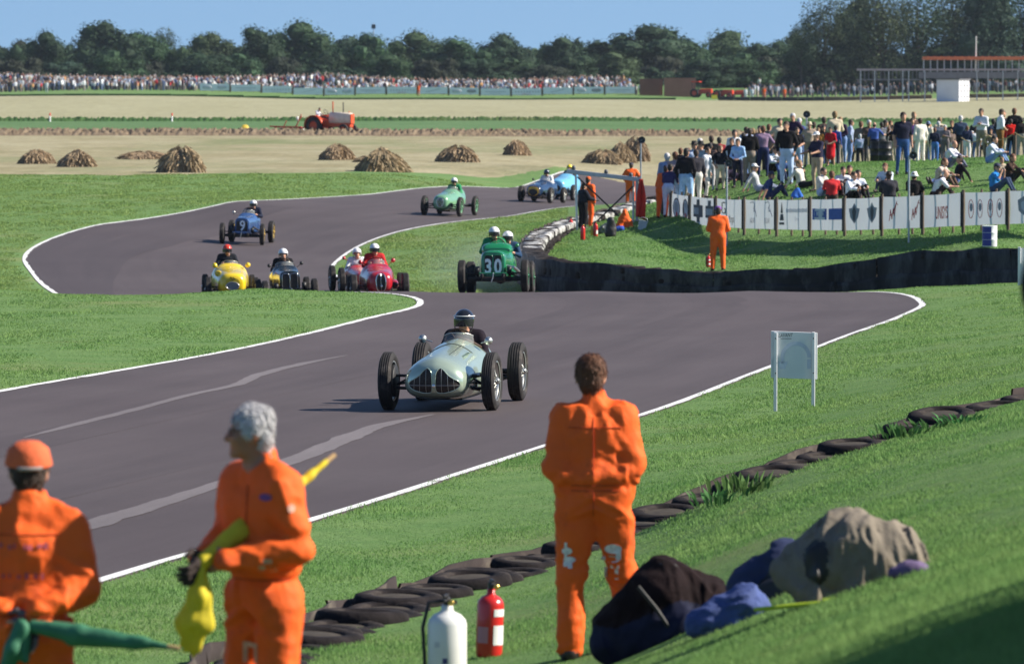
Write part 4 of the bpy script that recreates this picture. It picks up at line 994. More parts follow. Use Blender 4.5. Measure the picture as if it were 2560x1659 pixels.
r7, fr, tp = car('yellow racing car with round nose, leftmost of the cars behind the crest', 575, 151.5, R(5), P_YEL, st_low(1.25, 1.08, -1.72), wb=2.4, tr=1.26, wh=(.33, .15, .2), ring_kw=LOW)
xy = oval(0, .44, .17, .1); lobe(r7, fr, xy, mat('intake_grey', (.3, .31, .3), rough=.4)); outline(r7, [fr(u, v, .008) for u, v in xy], .012, M_ALLOY)
b = MB()
for u, v, w2, r_ in ((-.04, .66, .06, .5), (.03, .64, .09, .7), (.0, .60, .05, -.3)):
    c = Vector(fr(u, v, .008)); b.box(c, (w2, .012, .02), Matrix.Rotation(r_, 3, 'Y'))
b.build('nose_vents', [M_BLACKM], r7)
mirrors(r7, P_YEL, [((-.3, -.1, .85), (-.42, -.12, .93)), ((.3, -.1, .85), (.46, -.12, .95))], .07)
b = MB(); b.path([(-.3, -.5, .7), (-.36, -.7, .74), (-.36, -.85, .74)], .06, 10); b.lathe([(.06, 0), (.085, -.03), (.085, -.05), (.001, -.02)], (-.36, -.85, .74), (0, 1, 0), 14); b.build('air_intake', [P_YEL], r7)
windscreen(r7, .0, .94, .24, .12); coaming(r7, tp, .22, .88, .3)
driver(r7, -.06, .5, .54, (cloth('#20242c'), cloth('#20242c')), H_RED, 'driver in dark overalls with a red helmet in the yellow car')

def slat_nose(root, fr, cx, cz, a, c, m, n=7):
    bars(root, fr, [((cx - a + 2 * a * (i + .5) / n, cz - c * math.sqrt(max(0, 1 - ((i + .5) / n * 2 - 1) ** 2))), (cx - a + 2 * a * (i + .5) / n, cz + c * math.sqrt(max(0, 1 - ((i + .5) / n * 2 - 1) ** 2)))) for i in range(n)], .006, m, 'grille_bars')
r8, fr, tp = car('pale mint green racing car with slatted oval grille on the far straight', 1124, 219.3, R(-13), P_MINT, st_low(1.1, 1.1), wb=2.5, tr=1.4, wh=(.375, .15, .24), ring_kw=LOW, rim=P_MINT)
xy = oval(0, .52, .14, .17); lobe(r8, fr, xy, M_BLACKM); outline(r8, [fr(u, v, .008) for u, v in xy], .012, M_CHROME); slat_nose(r8, fr, 0, .52, .14, .17, M_CHROME)
windscreen(r8, .0, .98, .24, .12); coaming(r8, tp, .22, .88, .3); exhaust(r8, 1, [(.33, -.7, .45), (.47, -.4, .42), (.48, 1.6, .4)], .035)
driver(r8, .02, .5, .5, (cloth('#2f8a5c'), cloth('#22344a')), H_WHITE, 'driver in green overalls and white helmet in the mint green car')
r9, fr, tp = car('dark blue racing car with yellow ring round its nose intake', 1355, 242, R(-14), P_DBLUE, st_low(1.15, 1.02, -1.7), wb=2.35, tr=1.28, wh=(.335, .17, .21), ring_kw=LOW)
xy = oval(0, .44, .2, .13); lobe(r9, fr, [(x * 1.33, .46 + (z - .44) * 1.75) for x, z in xy], mat('paint_nose_yellow', (.85, .5, .02), rough=.3, coat=.5), 'nose_band', .003); lobe(r9, fr, xy, M_BLACKM, 'nose_intake', .008)
text_obj('race_number', '2', M_WHITEP, r9, lambda x, y: (tp(-.12 + x, -1.05 + y, .004)), size=.26)
windscreen(r9, .0, .9, .26, .14); coaming(r9, tp, .22, .88, .3); mirrors(r9, M_BLACKM, [((-.3, -.1, .85), (-.42, -.1, .95))], .05)
driver(r9, .03, .5, .46, (cloth('#e4e4e4'), cloth('#e4e4e4')), H_BLUEB, 'driver in white overalls with a dark helmet in the dark blue car')
r10, fr, tp = car('light blue racing car just behind the yellow-nosed one', 1412, 252, R(-14), P_LBLUE, st_low(1.3, 1.25, -1.7), wb=2.35, tr=1.3, wh=(.35, .17, .21), ring_kw=LOW)
xy = oval(0, .5, .18, .14); lobe(r10, fr, xy, M_BLACKM); windscreen(r10, .0, 1.1, .26, .14); coaming(r10, tp, .22, .88, .3)
driver(r10, .03, .5, .62, (cloth('#1a2a3a'), cloth('#1a2a3a')), H_YEL, 'driver with a yellow helmet in the light blue car', visor=False)
# ------------------------------------------------------------------ tyres and the belted tyre wall
def tyre_flat(R0=.33, w=.2, ri=.18, fill=-.2):
    b = MB(); H = R0 - ri
    b.lathe([(ri, -.3 * w), (ri + .2 * H, -.48 * w), (ri + .6 * H, -.5 * w), (R0 - .02, -.42 * w), (R0, -.28 * w), (R0 - .008, -.12 * w), (R0, -.03 * w), (R0 - .008, .03 * w), (R0, .12 * w), (R0 - .008, .28 * w), (R0 - .02, .42 * w), (ri + .6 * H, .5 * w), (ri + .2 * H, .48 * w), (ri, .3 * w), (ri - .0, -.3 * w)], n=22); b.lathe([(.001, fill * w), (ri + .02, fill * w - .01)], n=16, mi=1)
    return b.mesh('tyre', [M_TYRE2, mat('earth_fill', (.045, .036, .028), rough=.95, var=.3, scale=12)])
M_TYRE2 = mat('old_tyre', (0.017, 0.014, 0.015), rough=0.9, spec=0.12, var=0.4, scale=7, dirt=(0.055, 0.046, 0.042), dirt_amt=0.2, bump=0.4, bscale=25)
M_TYREW = mat('tyre_white_paint', (0.48, 0.48, 0.48), rough=0.75, var=0.15, scale=5, dirt=(0.05, 0.045, 0.045), dirt_amt=0.5)
M_BELT = mat('conveyor_belt', (0.025, 0.025, 0.028), rough=0.85, spec=0.15, var=0.4, scale=2.2, dirt=(0.075, 0.075, 0.08), dirt_amt=0.4, bump=0.2, bscale=8, aniso=(1, 1, .5))
M_BELT2 = mat('conveyor_belt_brown', (0.034, 0.026, 0.025), rough=0.85, spec=0.2, var=0.3, scale=3, dirt=(0.1, 0.085, 0.07), dirt_amt=0.3, bump=0.3, bscale=12)
_TY = tyre_flat(); _TYB = tyre_flat(.34, .21, .17, .42)
wall = empty('tyre_wall', GP(1500, 149.5), label='long curved tyre wall faced with dark belting below the spectator bank', cat='tyre wall')
_wp = [(1690, 211, .22), (1620, 208, .24), (1554, 204, .26), (1480, 198, .3), (1413, 191, .38), (1360, 182, .5), (1318, 172, .7), (1299, 164, .86), (1308, 158, .9), (1345, 154, .9), (1420, 151, .88), (1507, 149.5, .86), (1620, 148, .78), (1750, 147, .72), (1900, 146, .74), (2050, 145, .86), (2160, 143.5, .98), (2240, 142.5, 1.05), (2400, 140, 1.02), (2560, 137.5, 1.0), (2800, 134, 1.0)]
WP = spline([(*GP(p, d).xy, h) for p, d, h in _wp], 12)
_sl = np.concatenate([[0], np.cumsum(np.linalg.norm(np.diff(WP[:, :2], axis=0), axis=1))])
def wall_at(s): return np.array([np.interp(s, _sl, WP[:, k]) for k in range(3)])
wall_inv = wall.matrix_world.copy(); wall_inv.translation = Vector(wall.location); wall_inv = wall_inv.inverted()
rw = random.Random(3); s = 0.3; nt = 0
_tip = np.interp(7 * 12, np.arange(len(_sl)), _sl)
while s < _sl[-1] - .3:
    x, y, h = wall_at(s); x2, y2, _ = wall_at(s + .1); t = Vector((x2 - x, y2 - y)).normalized(); nrm = Vector((t.y, -t.x))
    z = tz(x, y); far = s < _tip + 4
    for k in ((0, 1, 2) if far else (1, 2)):
        zz = z + h - .11 - (2 - k) * .215
        m = M_TYREW if (k == 2 and s < _tip + 1.5 and s > 4 and rw.random() < .6) else M_TYRE2
        link('tyre', _TY, wall, wall_inv @ Vector((x - nrm.x * .36 + rw.uniform(-.04, .04), y - nrm.y * .36 + rw.uniform(-.04, .04), zz)), (rw.uniform(-.06, .06), rw.uniform(-.06, .06), rw.uniform(0, 6)), rw.uniform(.95, 1.06), [m]); nt += 1
    s += .64 if far else .7
def belt(name, parent, inv, f, s0, s1, h0, m, n=12, seed=0, th=.02, nz=5):
    r = random.Random(seed); vs = []; ph = r.uniform(0, 6)
    for i in range(n + 1):
        sx = s0 + (s1 - s0) * i / n; x, y, h = f(sx); x2, y2, _ = f(sx + .05); t = Vector((x2 - x, y2 - y)).normalized(); nr = Vector((t.y, -t.x)); z = tz(x, y)
        for side in (0, 1):
            for k in range(nz + 1):
                v = k / nz; bul = .03 * math.sin(sx * 3.1 + ph + v * 2) + .015 * math.sin(sx * 9 + k)
                vs.append(inv @ Vector((x + nr.x * (bul - side * th), y + nr.y * (bul - side * th), z - .12 + (h + .12 + .035 * math.sin(sx * 2.3 + ph)) * v)))
    q = 2 * (nz + 1); fs = []
    for i in range(n):
        a = i * q
        for k in range(nz):
            fs.append([a + k, a + k + 1, a + q + k + 1, a + q + k]); b0 = a + nz + 1
            fs.append([b0 + k, b0 + q + k, b0 + q + k + 1, b0 + k + 1])
        fs.append([a + nz, a + 2 * nz + 1, a + q + 2 * nz + 1, a + q + nz])
    b = MB(); b.add(vs, fs, 0, True); return b.build(name, [m], parent)
s = 0.0; k = 0
while s < _sl[-1] - 1:
    L = rw.uniform(4.0, 6.5); e = min(s + L, _sl[-1] - .1); belt('belt_panel', wall, wall_inv, wall_at, s, e - .03, 1, M_BELT2 if s < _tip - 4 else M_BELT, seed=k); s = e; k += 1
def wall_low(s):
    x, y, h = wall_at(s); x2, y2, _ = wall_at(s + .1); t = Vector((x2 - x, y2 - y)).normalized(); return np.array([x + t.y * .07, y - t.x * .07, h * .5])
s = max(0, _tip - 3); k = 0
while s < _sl[-1] - 1:
    e = min(s + rw.uniform(5, 8), _sl[-1] - .1); belt('lower_belt_panel', wall, wall_inv, wall_low, s, e - .04, 1, M_BELT, seed=80 + k); s = e; k += 1

# near tyre row at the foot of the foreground bank
_np = [(560, 35.0), (700, 37.5), (860, 40), (1020, 42.2), (1180, 44.2), (1330, 45.6), (1480, 46.8), (1650, 47.8), (1800, 48.6), (1960, 49.4), (2100, 50.2), (2250, 51.0), (2400, 51.8), (2560, 52.8), (2800, 54.0)]
NP = spline([(*GP(p, d).xy, 0.2) for p, d in _np], 10); _nl = np.concatenate([[0], np.cumsum(np.linalg.norm(np.diff(NP[:, :2], axis=0), axis=1))])
def near_at(s): return np.array([np.interp(s, _nl, NP[:, k]) for k in range(3)])
row = empty('tyre_barrier', GP(1330, 45.6), label='row of half-buried old tyres along the foot of the near grass bank', cat='tyre barrier')
row_inv = Matrix.Translation(-Vector(row.location))
s = .1; k = 0
while s < _nl[-1]:
    x, y, _ = near_at(s); x2, y2, _ = near_at(s + .2); t = Vector((x2 - x, y2 - y)).normalized(); z = tz(x, y); sl = (tz(x2, y2) - z) / .2
    ty = random.Random(k * 5 + 1)
    lay = 1
    for q in range(lay):
        R3 = Matrix.Rotation(math.atan2(t.y, t.x), 4, 'Z') @ Matrix.Rotation(-math.atan(sl) * .5 + ty.uniform(-.10, .05), 4, 'Y') @ Matrix.Rotation(ty.uniform(-.05, .07), 4, 'X')
        o = link('tyre', _TYB, row, row_inv @ Vector((x + ty.uniform(-.05, .05), y + ty.uniform(-.05, .05), z + ty.uniform(-.085, .015))), R3.to_euler(), ty.uniform(.82, 1.02), [M_TYRE2])
    s += random.Random(k).uniform(.42, .6); k += 1
def near_back(s):
    x, y, h = near_at(s); x2, y2, _ = near_at(s + .1); t = Vector((x2 - x, y2 - y)).normalized()
    return np.array([x - t.y * .42, y + t.x * .40, .10])
s = 0.0; k = 0
while s < _nl[-1] - 1:
    e = min(s + 2.2, _nl[-1] - .1); belt('belt_strip', row, row_inv, near_back, s, e - .02, .10, M_BELT2, seed=40 + k, n=8, nz=2); s = e; k += 1

# ------------------------------------------------------------------ banner fence on the bank
M_BANNER = mat('vinyl_banner', (0.82, 0.83, 0.86), rough=0.55, var=0.03, scale=2, transl=0.16)
M_WOODP = mat('weathered_post', (0.13, 0.095, 0.07), rough=0.9, var=0.3, scale=12, bump=0.4, bscale=30, aniso=(1, 1, .2))
INK = {'dark': mat('ink_dark', (0.075, 0.075, 0.085), rough=.6, var=.1), 'grey': mat('ink_grey', (0.32, 0.33, 0.37), rough=.6, var=.1), 'red': mat('ink_red', (0.5, 0.05, 0.06), rough=.6, var=.1), 'blue': mat('ink_blue', (0.06, 0.12, 0.42), rough=.6, var=.08), 'pale': mat('ink_pale', (0.55, 0.57, 0.63), rough=.6, var=.05), 'white': mat('ink_white', (0.8, 0.82, 0.86), rough=.6, var=.03), 'pink': mat('ink_pink', (0.6, 0.28, 0.3), rough=.6, var=.08)}
_fp = [(1658, 187, 478, 543), (1679, 182, 483, 552), (1726, 178.5, 490, 560), (1790, 175, 496, 566), (1860, 172, 499, 571), (1941, 169.5, 499, 573), (2025, 167, 498, 575), (2111, 165, 496, 576), (2204, 163, 492, 573), (2306, 161.5, 488, 569), (2407, 160, 481, 564), (2519, 158.5, 477, 560), (2640, 157, 473, 556)]
fence = empty('banner_fence', GP(2025, 167), label='post fence hung with white advertising banners along the spectator bank', cat='fence')
f_inv = Matrix.Translation(-Vector(fence.location))
def corner(i, v):
    p, d, yt, yb = _fp[i]; return Vector((XD(p, d), d, ZD(yb, d) + (ZD(yt, d) - ZD(yb, d)) * v))
def panel_at(i, u, v, off=.0):
    a = corner(i, v) * (1 - u) + corner(i + 1, v) * u
    sag = -.02 * math.sin(math.pi * u) * v; bel = .02 * math.sin(math.pi * u * 2 + i) * math.sin(math.pi * v)
    t = (corner(i + 1, 0) - corner(i, 0)).normalized(); nr = Vector((t.y, -t.x, 0))
    return f_inv @ (a + Vector((0, 0, sag)) + nr * (bel + off))
def blob(i, xy, m, name='printed_mark', off=.006, par=None):
    b = MB(); b.add([panel_at(i, u, v, off) for u, v in xy], [list(range(len(xy)))]); return b.build(name, [INK[m]], par)
def btext(i, s, u0, v0, size, m, par, sx=1.0, shear=0.0, bold=0.0, name='lettering', off=.009):
    w = (corner(i + 1, 0) - corner(i, 0)).length; hh = (corner(i, 1) - corner(i, 0)).length
    return text_obj(name, s, INK[m], par, lambda x, y: panel_at(i, u0 + x / w, v0 + y / hh, off), size=size, sx=sx, shear=shear, bold=bold)
def bpath(i, pts, r, m, par, name='printed_line'):
    b = MB(); P = [panel_at(i, u, v, .006) for u, v in pts]
    for q in range(len(P) - 1):
        d = (P[q + 1] - P[q]); n = Vector((-d.z, 0, d.x)).normalized() * r; b.add([P[q] - n, P[q + 1] - n, P[q + 1] + n, P[q] + n], [[0, 1, 2, 3]])
    return b.build(name, [INK[m]], par)
PANELS = []
for i in range(len(_fp) - 1):
    b = MB(); n = 10; vs = [panel_at(i, .035 + .93 * q / n, v / 5) for q in range(n + 1) for v in range(6)]
    b.add(vs, [[q * 6 + v, q * 6 + v + 6, q * 6 + v + 7, q * 6 + v + 1] for q in range(n) for v in range(5)], 0, True); PANELS.append(b.build('banner', [M_BANNER], fence))
for i in range(len(_fp)):                     # one stout dark post at each joint, lighter posts between
    for q, frac in enumerate((0, .34, .67)):
        if frac and i == len(_fp) - 1: continue
        a = corner(i, 1) * (1 - frac) + (corner(i + 1, 1) if i < len(_fp) - 1 else corner(i, 1)) * frac
        tt = (corner(min(i + 1, len(_fp) - 1), 0) - corner(min(i, len(_fp) - 2), 0)).normalized(); a += Vector((-tt.y, tt.x, 0)) * (.12 if frac else .0); g = tz(a.x, a.y); b = MB(); rr = .05 if frac == 0 else .036
        b.tube((a.x, a.y, g - .2), (a.x, a.y, a.z + .075), rr, rr * .92, n=8); b.v = [tuple(f_inv @ Vector(v)) for v in b.v]; b.build('post', [M_WOODP], fence)
        if frac == 0:
            b = MB(); b.tube((a.x - .04, a.y - .03, corner(i, 0).z - .03), (a.x - .04, a.y - .03, a.z + .02), .045, n=8); b.v = [tuple(f_inv @ Vector(v)) for v in b.v]; b.build('joint_cover', [M_BLACKM], fence)
def ov(cu, cv, a, c, n=20): return [(cu + a * math.cos(2 * math.pi * k / n), cv + c * math.sin(2 * math.pi * k / n)) for k in range(n)]
P = PANELS
bpath(0, [(.2, .5), (.4, .62), (.5, .5), (.7, .6)], .015, 'pink', P[0])
for u in (.27, .72):
    blob(1, ov(u, .5, .17, .38), 'dark', par=P[1]); blob(1, ov(u, .5, .135, .32), 'pale', off=.009, par=P[1]); blob(1, ov(u, .55, .09, .2), 'grey', off=.012, par=P[1]); blob(1, ov(u + .02, .28, .05, .09), 'red', off=.014, par=P[1])
for u in (.3, .75):
    blob(2, [(u - .06, .1), (u + .06, .1), (u + .06, .92), (u - .06, .92)], 'dark', par=P[2]); blob(2, [(u - .17, .28), (u + .17, .28), (u + .17, .72), (u - .17, .72)], 'dark', off=.008, par=P[2]); blob(2, [(u - .15, .38), (u + .15, .38), (u + .15, .62), (u - .15, .62)], 'grey', off=.011, par=P[2])
    for k in range(6): blob(2, [(u - .13 + k * .045, .4), (u - .105 + k * .045, .4), (u - .105 + k * .045, .6), (u - .13 + k * .045, .6)], 'pale', off=.014, par=P[2])
bpath(3, [(.33, .88), (.22, .88), (.2, .6), (.22, .5), (.32, .5), (.32, .66), (.27, .66)], .018, 'dark', P[3]); btext(3, 'Morgan', .56, .30, .34, 'dark', P[3], sx=.62)
for u in (.25, .72):
    bpath(4, [(u - .07, .9), (u + .04, .94), (u + .08, .82), (u + .04, .7), (u + .1, .6), (u + .03, .62)], .011, 'grey', P[4]); bpath(4, [(u + .05, .8), (u + .12, .55), (u + .15, .42)], .01, 'grey', P[4]); btext(4, 'JAGUAR', u, .28, .23, 'grey', P[4], sx=.5)
blob(5, [(.07, .16), (.24, .16), (.235, .24), (.075, .24)], 'dark', par=P[5]); blob(5, [(.085, .3), (.225, .3), (.2, .52), (.11, .52)], 'dark', par=P[5]); blob(5, [(.115, .55), (.195, .55), (.16, .92), (.15, .92)], 'dark', par=P[5])
for k in range(17): blob(5, [(.3 + k * .038, .58), (.325 + k * .038, .58), (.325 + k * .038, .7 + .03 * (k % 3 == 0)), (.3 + k * .038, .7)], 'pale', par=P[5])
btext(5, 'Group', .62, .36, .15, 'pale', P[5], sx=.8)
for u in (.27, .74):
    blob(6, [(u - .2, .34), (u + .22, .34), (u + .22, .70), (u - .2, .70)], 'blue', par=P[6]); blob(6, [(u - .13, .42), (u + .21, .42), (u + .21, .62), (u - .13, .62)], 'blue', off=.008, par=P[6]); btext(6, 'MICHELIN', u + .04, .53, .2, 'white', P[6], sx=.5, bold=.02, off=.014)
for u in (.27, .73):
    blob(7, [(u - .14, .68), (u - .06, .7), (u, .86), (u + .06, .7), (u + .14, .68), (u + .1, .4), (u, .2), (u - .1, .4)], 'grey', par=P[7]); blob(7, [(u - .05, .6), (u, .76), (u + .05, .6), (u + .03, .35), (u, .26), (u - .03, .35)], 'dark', off=.009, par=P[7])
for u in (.25, .8):
    bpath(8, [(u - .06, .25), (u - .03, .6), (u, .3), (u + .03, .65), (u + .05, .4), (u + .1, .8), (u + .14, .75)], .012, 'red', P[8]); bpath(8, [(u - .06, .4), (u + .02, .48), (u + .12, .86)], .012, 'red', P[8])
btext(9, 'UNISYS', .47, .42, .5, 'red', P[9], sx=.36, bold=.015)
for k, u in enumerate((.17, .38, .62, .82)):
    bpath(10, [(u + .055 * math.sin(t), .5 + .28 * math.cos(t)) for t in np.linspace(0, 6.2832, 22)], .011, 'red' if k % 2 == 0 else 'pink', P[10]); blob(10, ov(u, .55, .035, .13), 'grey', par=P[10])
blob(11, [(.2, .72), (.36, .86), (.52, .72), (.5, .4), (.36, .22), (.22, .4)], 'grey', par=P[11]); blob(11, [(.27, .64), (.36, .72), (.45, .64), (.43, .45), (.36, .36), (.29, .45)], 'pale', off=.009, par=P[11])

# ------------------------------------------------------------------ loudspeakers on poles
M_GALV = mat('galvanised_tube', (0.45, 0.47, 0.5), rough=0.42, metal=0.6, var=0.12, scale=8); M_HORN = mat('horn_grey', (0.10, 0.105, 0.115), rough=0.5, var=0.1)
def speaker_pole(px, d, py_top, label, hr=.105, lean=0.0, side=0.0, rz=0.0):
    g = GP(px, d); zt = ZD(py_top, d) - g.z; t = empty('loudspeaker_pole', g, label=label, cat='loudspeaker')
    b = MB(); b.tube((0, 0, -.3), (lean, 0, zt), .03, .028, n=8); b.build('pole', [M_GALV], t)
    hp = (lean + side, -.05, zt); b = MB(); b.lathe([(.03, .16), (.035, .06), (hr * .6, .01), (hr, -.09), (hr * 1.04, -.10), (hr * .98, -.095), (hr * .5, .0), (.03, .04), (.02, .03)], hp, (math.sin(rz), math.cos(rz), 0), 20); h = b.build('horn', [M_HORN], t)
    b = MB(); b.ball((hp[0] - .0, hp[1] - .03, hp[2]), (.028, .04, .028), 8); b.build('horn_centre', [M_GALV], h)
speaker_pole(1602, 198, 350, 'horn loudspeaker on a pole beside the marshal post, left of all the spectators', .12, side=.03)
speaker_pole(2016, 196, 286, 'dark horn loudspeaker raised above the standing crowd', .12)
speaker_pole(1817, 170.5, 408, 'horn loudspeaker on a thick pole in front of the banner fence, beside the orange marshal', .105, side=.05)
speaker_pole(2272, 160.5, 388, 'horn loudspeaker on a thin pole in front of the red-lettered banners', .105, side=.11)

# ------------------------------------------------------------------ signs, bin
M_SIGNW = mat('sign_white', (0.78, 0.79, 0.82), rough=0.4, var=0.03, scale=3, transl=0.12)
def sign_board():
    g = GP(1985, 70.3); t = empty('sign_board', g, rz=R(3), label='white two-legged sign board with LAVANT handwritten at its top corner', cat='sign')
    z1, z0 = ZD(829, 70.3) - g.z, ZD(946, 70.3) - g.z
    b = MB(); b.box((0, 0, (z0 + z1) / 2), (.575, .018, z1 - z0), ch=.004); b.v = [(x, y, z + (-.04 * x)) for x, y, z in b.v]; p = b.build('panel', [M_SIGNW], t)
    for x in (-.235, .235):
        b = MB(); b.box((x, -.03, (z1 - .005 - .2) / 2), (.042, .038, z1 + .2), ch=.006); b.build('leg', [M_SIGNW], t)
        for zz in (z0 + .07, z1 - .08):
            q = MB(); q.lathe([(.001, -.006), (.008, -.005), (.008, .0)], (x, -.05, zz), (0, 1, 0), 8); q.build('bolt', [M_BLACKM], t)
    mk = mat('marker_ink', (0.03, 0.03, 0.05), rough=.6)
    text_obj('lettering', 'LAVANT', mk, p, lambda x, y: (-.11 + x, -.0105, z1 - .045 + y + x * .05), size=.062, sx=.75, shear=.25)
    b = MB(); b.box((-.1, -.0105, z1 - .085), (.13, .002, .006)); b.build('underline', [mk], p)
    ar = mat('faint_arrow', (0.6, 0.62, 0.74), rough=.5); b = MB(); c = (.02, z0 + .24); rr = []
    for k in range(20):
        a = math.pi * (1.12 - 1.12 * k / 19) if True else 0; rr.append((math.cos(a), math.sin(a)))
    vs = [(c[0] + .2 * x * .95, -.011, c[1] + .02 + .2 * z) for x, z in rr] + [(c[0] + .15 * x * .95, -.011, c[1] + .02 + .15 * z) for x, z in rr]
    b.add(vs, [[k, k + 1, k + 21, k + 20] for k in range(19)]); b.add([(c[0] - .215, -.011, c[1] - .03), (c[0] - .10, -.011, c[1] - .03), (c[0] - .13, -.011, c[1] - .12), (c[0] - .2, -.011, c[1] - .12)], [[0, 1, 2, 3]])
    b.add([(c[0] + .14, -.011, c[1]), (c[0] + .19, -.011, c[1]), (c[0] + .19, -.011, c[1] - .12), (c[0] + .14, -.011, c[1] - .12)], [[0, 1, 2, 3]]); b.build('hooked_arrow', [ar], p)
sign_board()
g = GP(2556, 124.5); t = empty('sign_board', g, label='white post and board of a sign cut by the right edge of the picture', cat='sign')
zt = ZD(617, 124.5) - g.z; b = MB(); b.box((-.07, 0, zt / 2 - .1), (.06, .05, zt + .2), ch=.008); b.build('leg', [M_SIGNW], t); b = MB(); b.box((.22, .035, zt - .42), (.62, .015, .78), ch=.004); b.build('panel', [M_SIGNW], t); b = MB(); b.box((.51, 0, zt / 2 - .1), (.06, .05, zt + .2), ch=.008); b.build('leg', [M_SIGNW], t)
g = GR(2474, 617, 150); t = empty('litter_bin', g, label='blue and white drum bin standing on the bank below the banners', cat='bin')
b = MB(); b.lathe([(.001, 0), (.2, 0), (.205, .02), (.205, .19), (.212, .2), (.205, .21), (.205, .38), (.212, .39), (.205, .4), (.205, .56), (.21, .575), (.2, .58), (.19, .56), (.18, .4)], n=22); b.build('drum', [mat('bin_white', (.75, .75, .78), rough=.4, dirt=(.3, .28, .26), dirt_amt=.1)], t)
b = MB(); vs = [(.208 * math.cos(a), .208 * math.sin(a), z) for a in np.linspace(math.pi * 1.05, math.pi * 1.55, 9) for z in (.03, .55)]; b.add(vs, [[2 * k, 2 * k + 2, 2 * k + 3, 2 * k + 1] for k in range(8)], 0, True); b.build('blue_band', [mat('bin_blue', (.03, .035, .28), rough=.4)], t)

# ------------------------------------------------------------------ marshal post: light gantry and gear
D0 = 186.0; g = GP(1443, D0); t = empty('light_gantry', g, label='metal signal gantry with three lamps at the marshal post', cat='gantry')
def gp(px, py, d=D0): return Vector((XD(px, d), d, ZD(py, d))) - g
gr = GP(1592, D0) - g
b = MB(); b.tube((0, 0, -.2), gp(1439, 436), .035, n=8); b.build('post', [M_WHITEP], t)
b = MB(); b.box((gr + Vector((0, 0, -.2)) + gp(1592, 447)) / 2, (.1, .1, (gp(1592, 447) - gr).z + .2), ch=.01); b.build('post', [M_GALV], t)
b = MB(); b.tube(gr + Vector((-.12, .1, -.2)), gp(1584, 447) + Vector((0, .1, 0)), .035, n=8); b.build('post', [M_WHITEP], t)
a_, c_ = gp(1417, 428), gp(1601, 449); dd = (c_ - a_); b = MB(); b.box((a_ + c_) / 2, (dd.length, .13, .14), Matrix.Rotation(-math.atan2(dd.z, dd.x), 3, 'Y'), ch=.01); b.build('beam', [mat('beam_grey', (.5, .51, .56), rough=.35, metal=.4)], t)
for p0, p1 in (((1443, 442), (1547, 540)), ((1582, 466), (1483, 562))): b = MB(); b.tube(gp(*p0), gp(*p1), .03, n=6); b.build('brace', [M_BLACKM], t)
for px, py in ((1434, 420), (1515, 430), (1577, 438)):
    p = gp(px, py); b = MB(); b.lathe([(.001, .09), (.045, .075), (.065, .03), (.065, -.06), (.03, -.075), (.03, -.12)], p, (0, 0, 1), 12); b.build('lamp', [M_HORN], t)
def extinguisher(g, h, r, m, label, marks=(), top='black', hose=True, rz=0.0, lean=0.0, sc=1.0):
    t = empty('fire_extinguisher', g, rot=(0, lean, rz), label=label, cat='fire extinguisher')
    b = MB(); b.lathe([(.001, 0), (r * .92, 0), (r, .02), (r, h * .84), (r * .93, h * .9), (r * .7, h * .96), (r * .36, h), (r * .3, h + .01), (r * .3, h + .035), (.001, h + .035)], n=28); b.build('cylinder', [m], t)
    b = MB(); b.box((0, 0, h + .055), (.035, .05, .05), ch=.008); b.box((0, -.045, h + .09), (.02, .13, .014), ch=.004); b.box((0, -.04, h + .065), (.018, .11, .012), ch=.004); b.tube((0, .02, h + .05), (.05, .02, h + .05), .012, n=8); b.build('valve_lever', [M_BLACKM], t)
    b = MB(); b.lathe([(.001, -.012), (.017, -.012), (.017, .0), (.001, .0)], (.028, -.028, h + .05), (0, 1, 0), 12); b.build('gauge', [mat('brass', (.7, .48, .12), rough=.3, metal=.8)], t)
    if hose: b = MB(); b.path([(-.02, 0, h + .06), (-r * .9, -.03, h + .05), (-r * 1.2, -.04, h * .8), (-r * 1.13, -.03, h * .45), (-r * 1.08, -.02, h * .1)], .011, 8); b.build('hose', [M_BLACKM], t)
    for a0, a1, z0, z1, mm in marks:
        vs = [((r + .002) * math.sin(a), -(r + .002) * math.cos(a), z) for a in np.linspace(a0, a1, 10) for z in (z0, z1)]
        b = MB(); b.add(vs, [[2 * k, 2 * k + 2, 2 * k + 3, 2 * k + 1] for k in range(9)], 0, True); b.build('sticker', [mm], t)
    return t
M_EXR = mat('extinguisher_red', (.58, .022, .02), rough=.28, coat=.4, var=.06); M_EXY = mat('extinguisher_yellow', (.5, .36, .05), rough=.4)
M_EXW = mat('extinguisher_white', (.72, .72, .70), rough=.35, var=.05, dirt=(.35, .33, .3), dirt_amt=.06)
extinguisher(GR(1457, 600, 160), .42, .075, M_EXR, 'plain red fire extinguisher under the left post of the gantry', hose=False)
extinguisher(GR(1489, 592, 160), .40, .07, M_EXR, 'red fire extinguisher with white label, right of the plain red one under the gantry', [(.2, 1.3, .08, .2, M_WHITEP)])
extinguisher(GR(1481, 590, 160), .34, .06, M_EXY, 'dull yellow extinguisher between the red ones under the gantry', hose=False)
extinguisher(GR(1427, 577, 160), .36, .07, M_EXR, 'red fire extinguisher standing left of the dark-jacketed marshal')
extinguisher(GR(1771, 668, 150), .32, .06, M_EXR, 'red fire extinguisher at the feet of the marshal below the banners', [(.0, 1.2, .07, .12, M_WHITEP), (.0, 1.2, .19, .23, M_WHITEP)])
def heap(name, g, prims, h, ms, label, cat, noise_amp=0.0, seed=0, fq=9.0, parts=None):
    V, Q, rg = soft(prims, h, (lambda P, r: noise_amp * (vnoise(P * fq, seed) + .5 * vnoise(P * fq * 2.3, seed + 1))) if noise_amp else None)
    o = link(name, npmesh(name, V, Q, ms, rg), None, g); tag(o, label, cat); return o
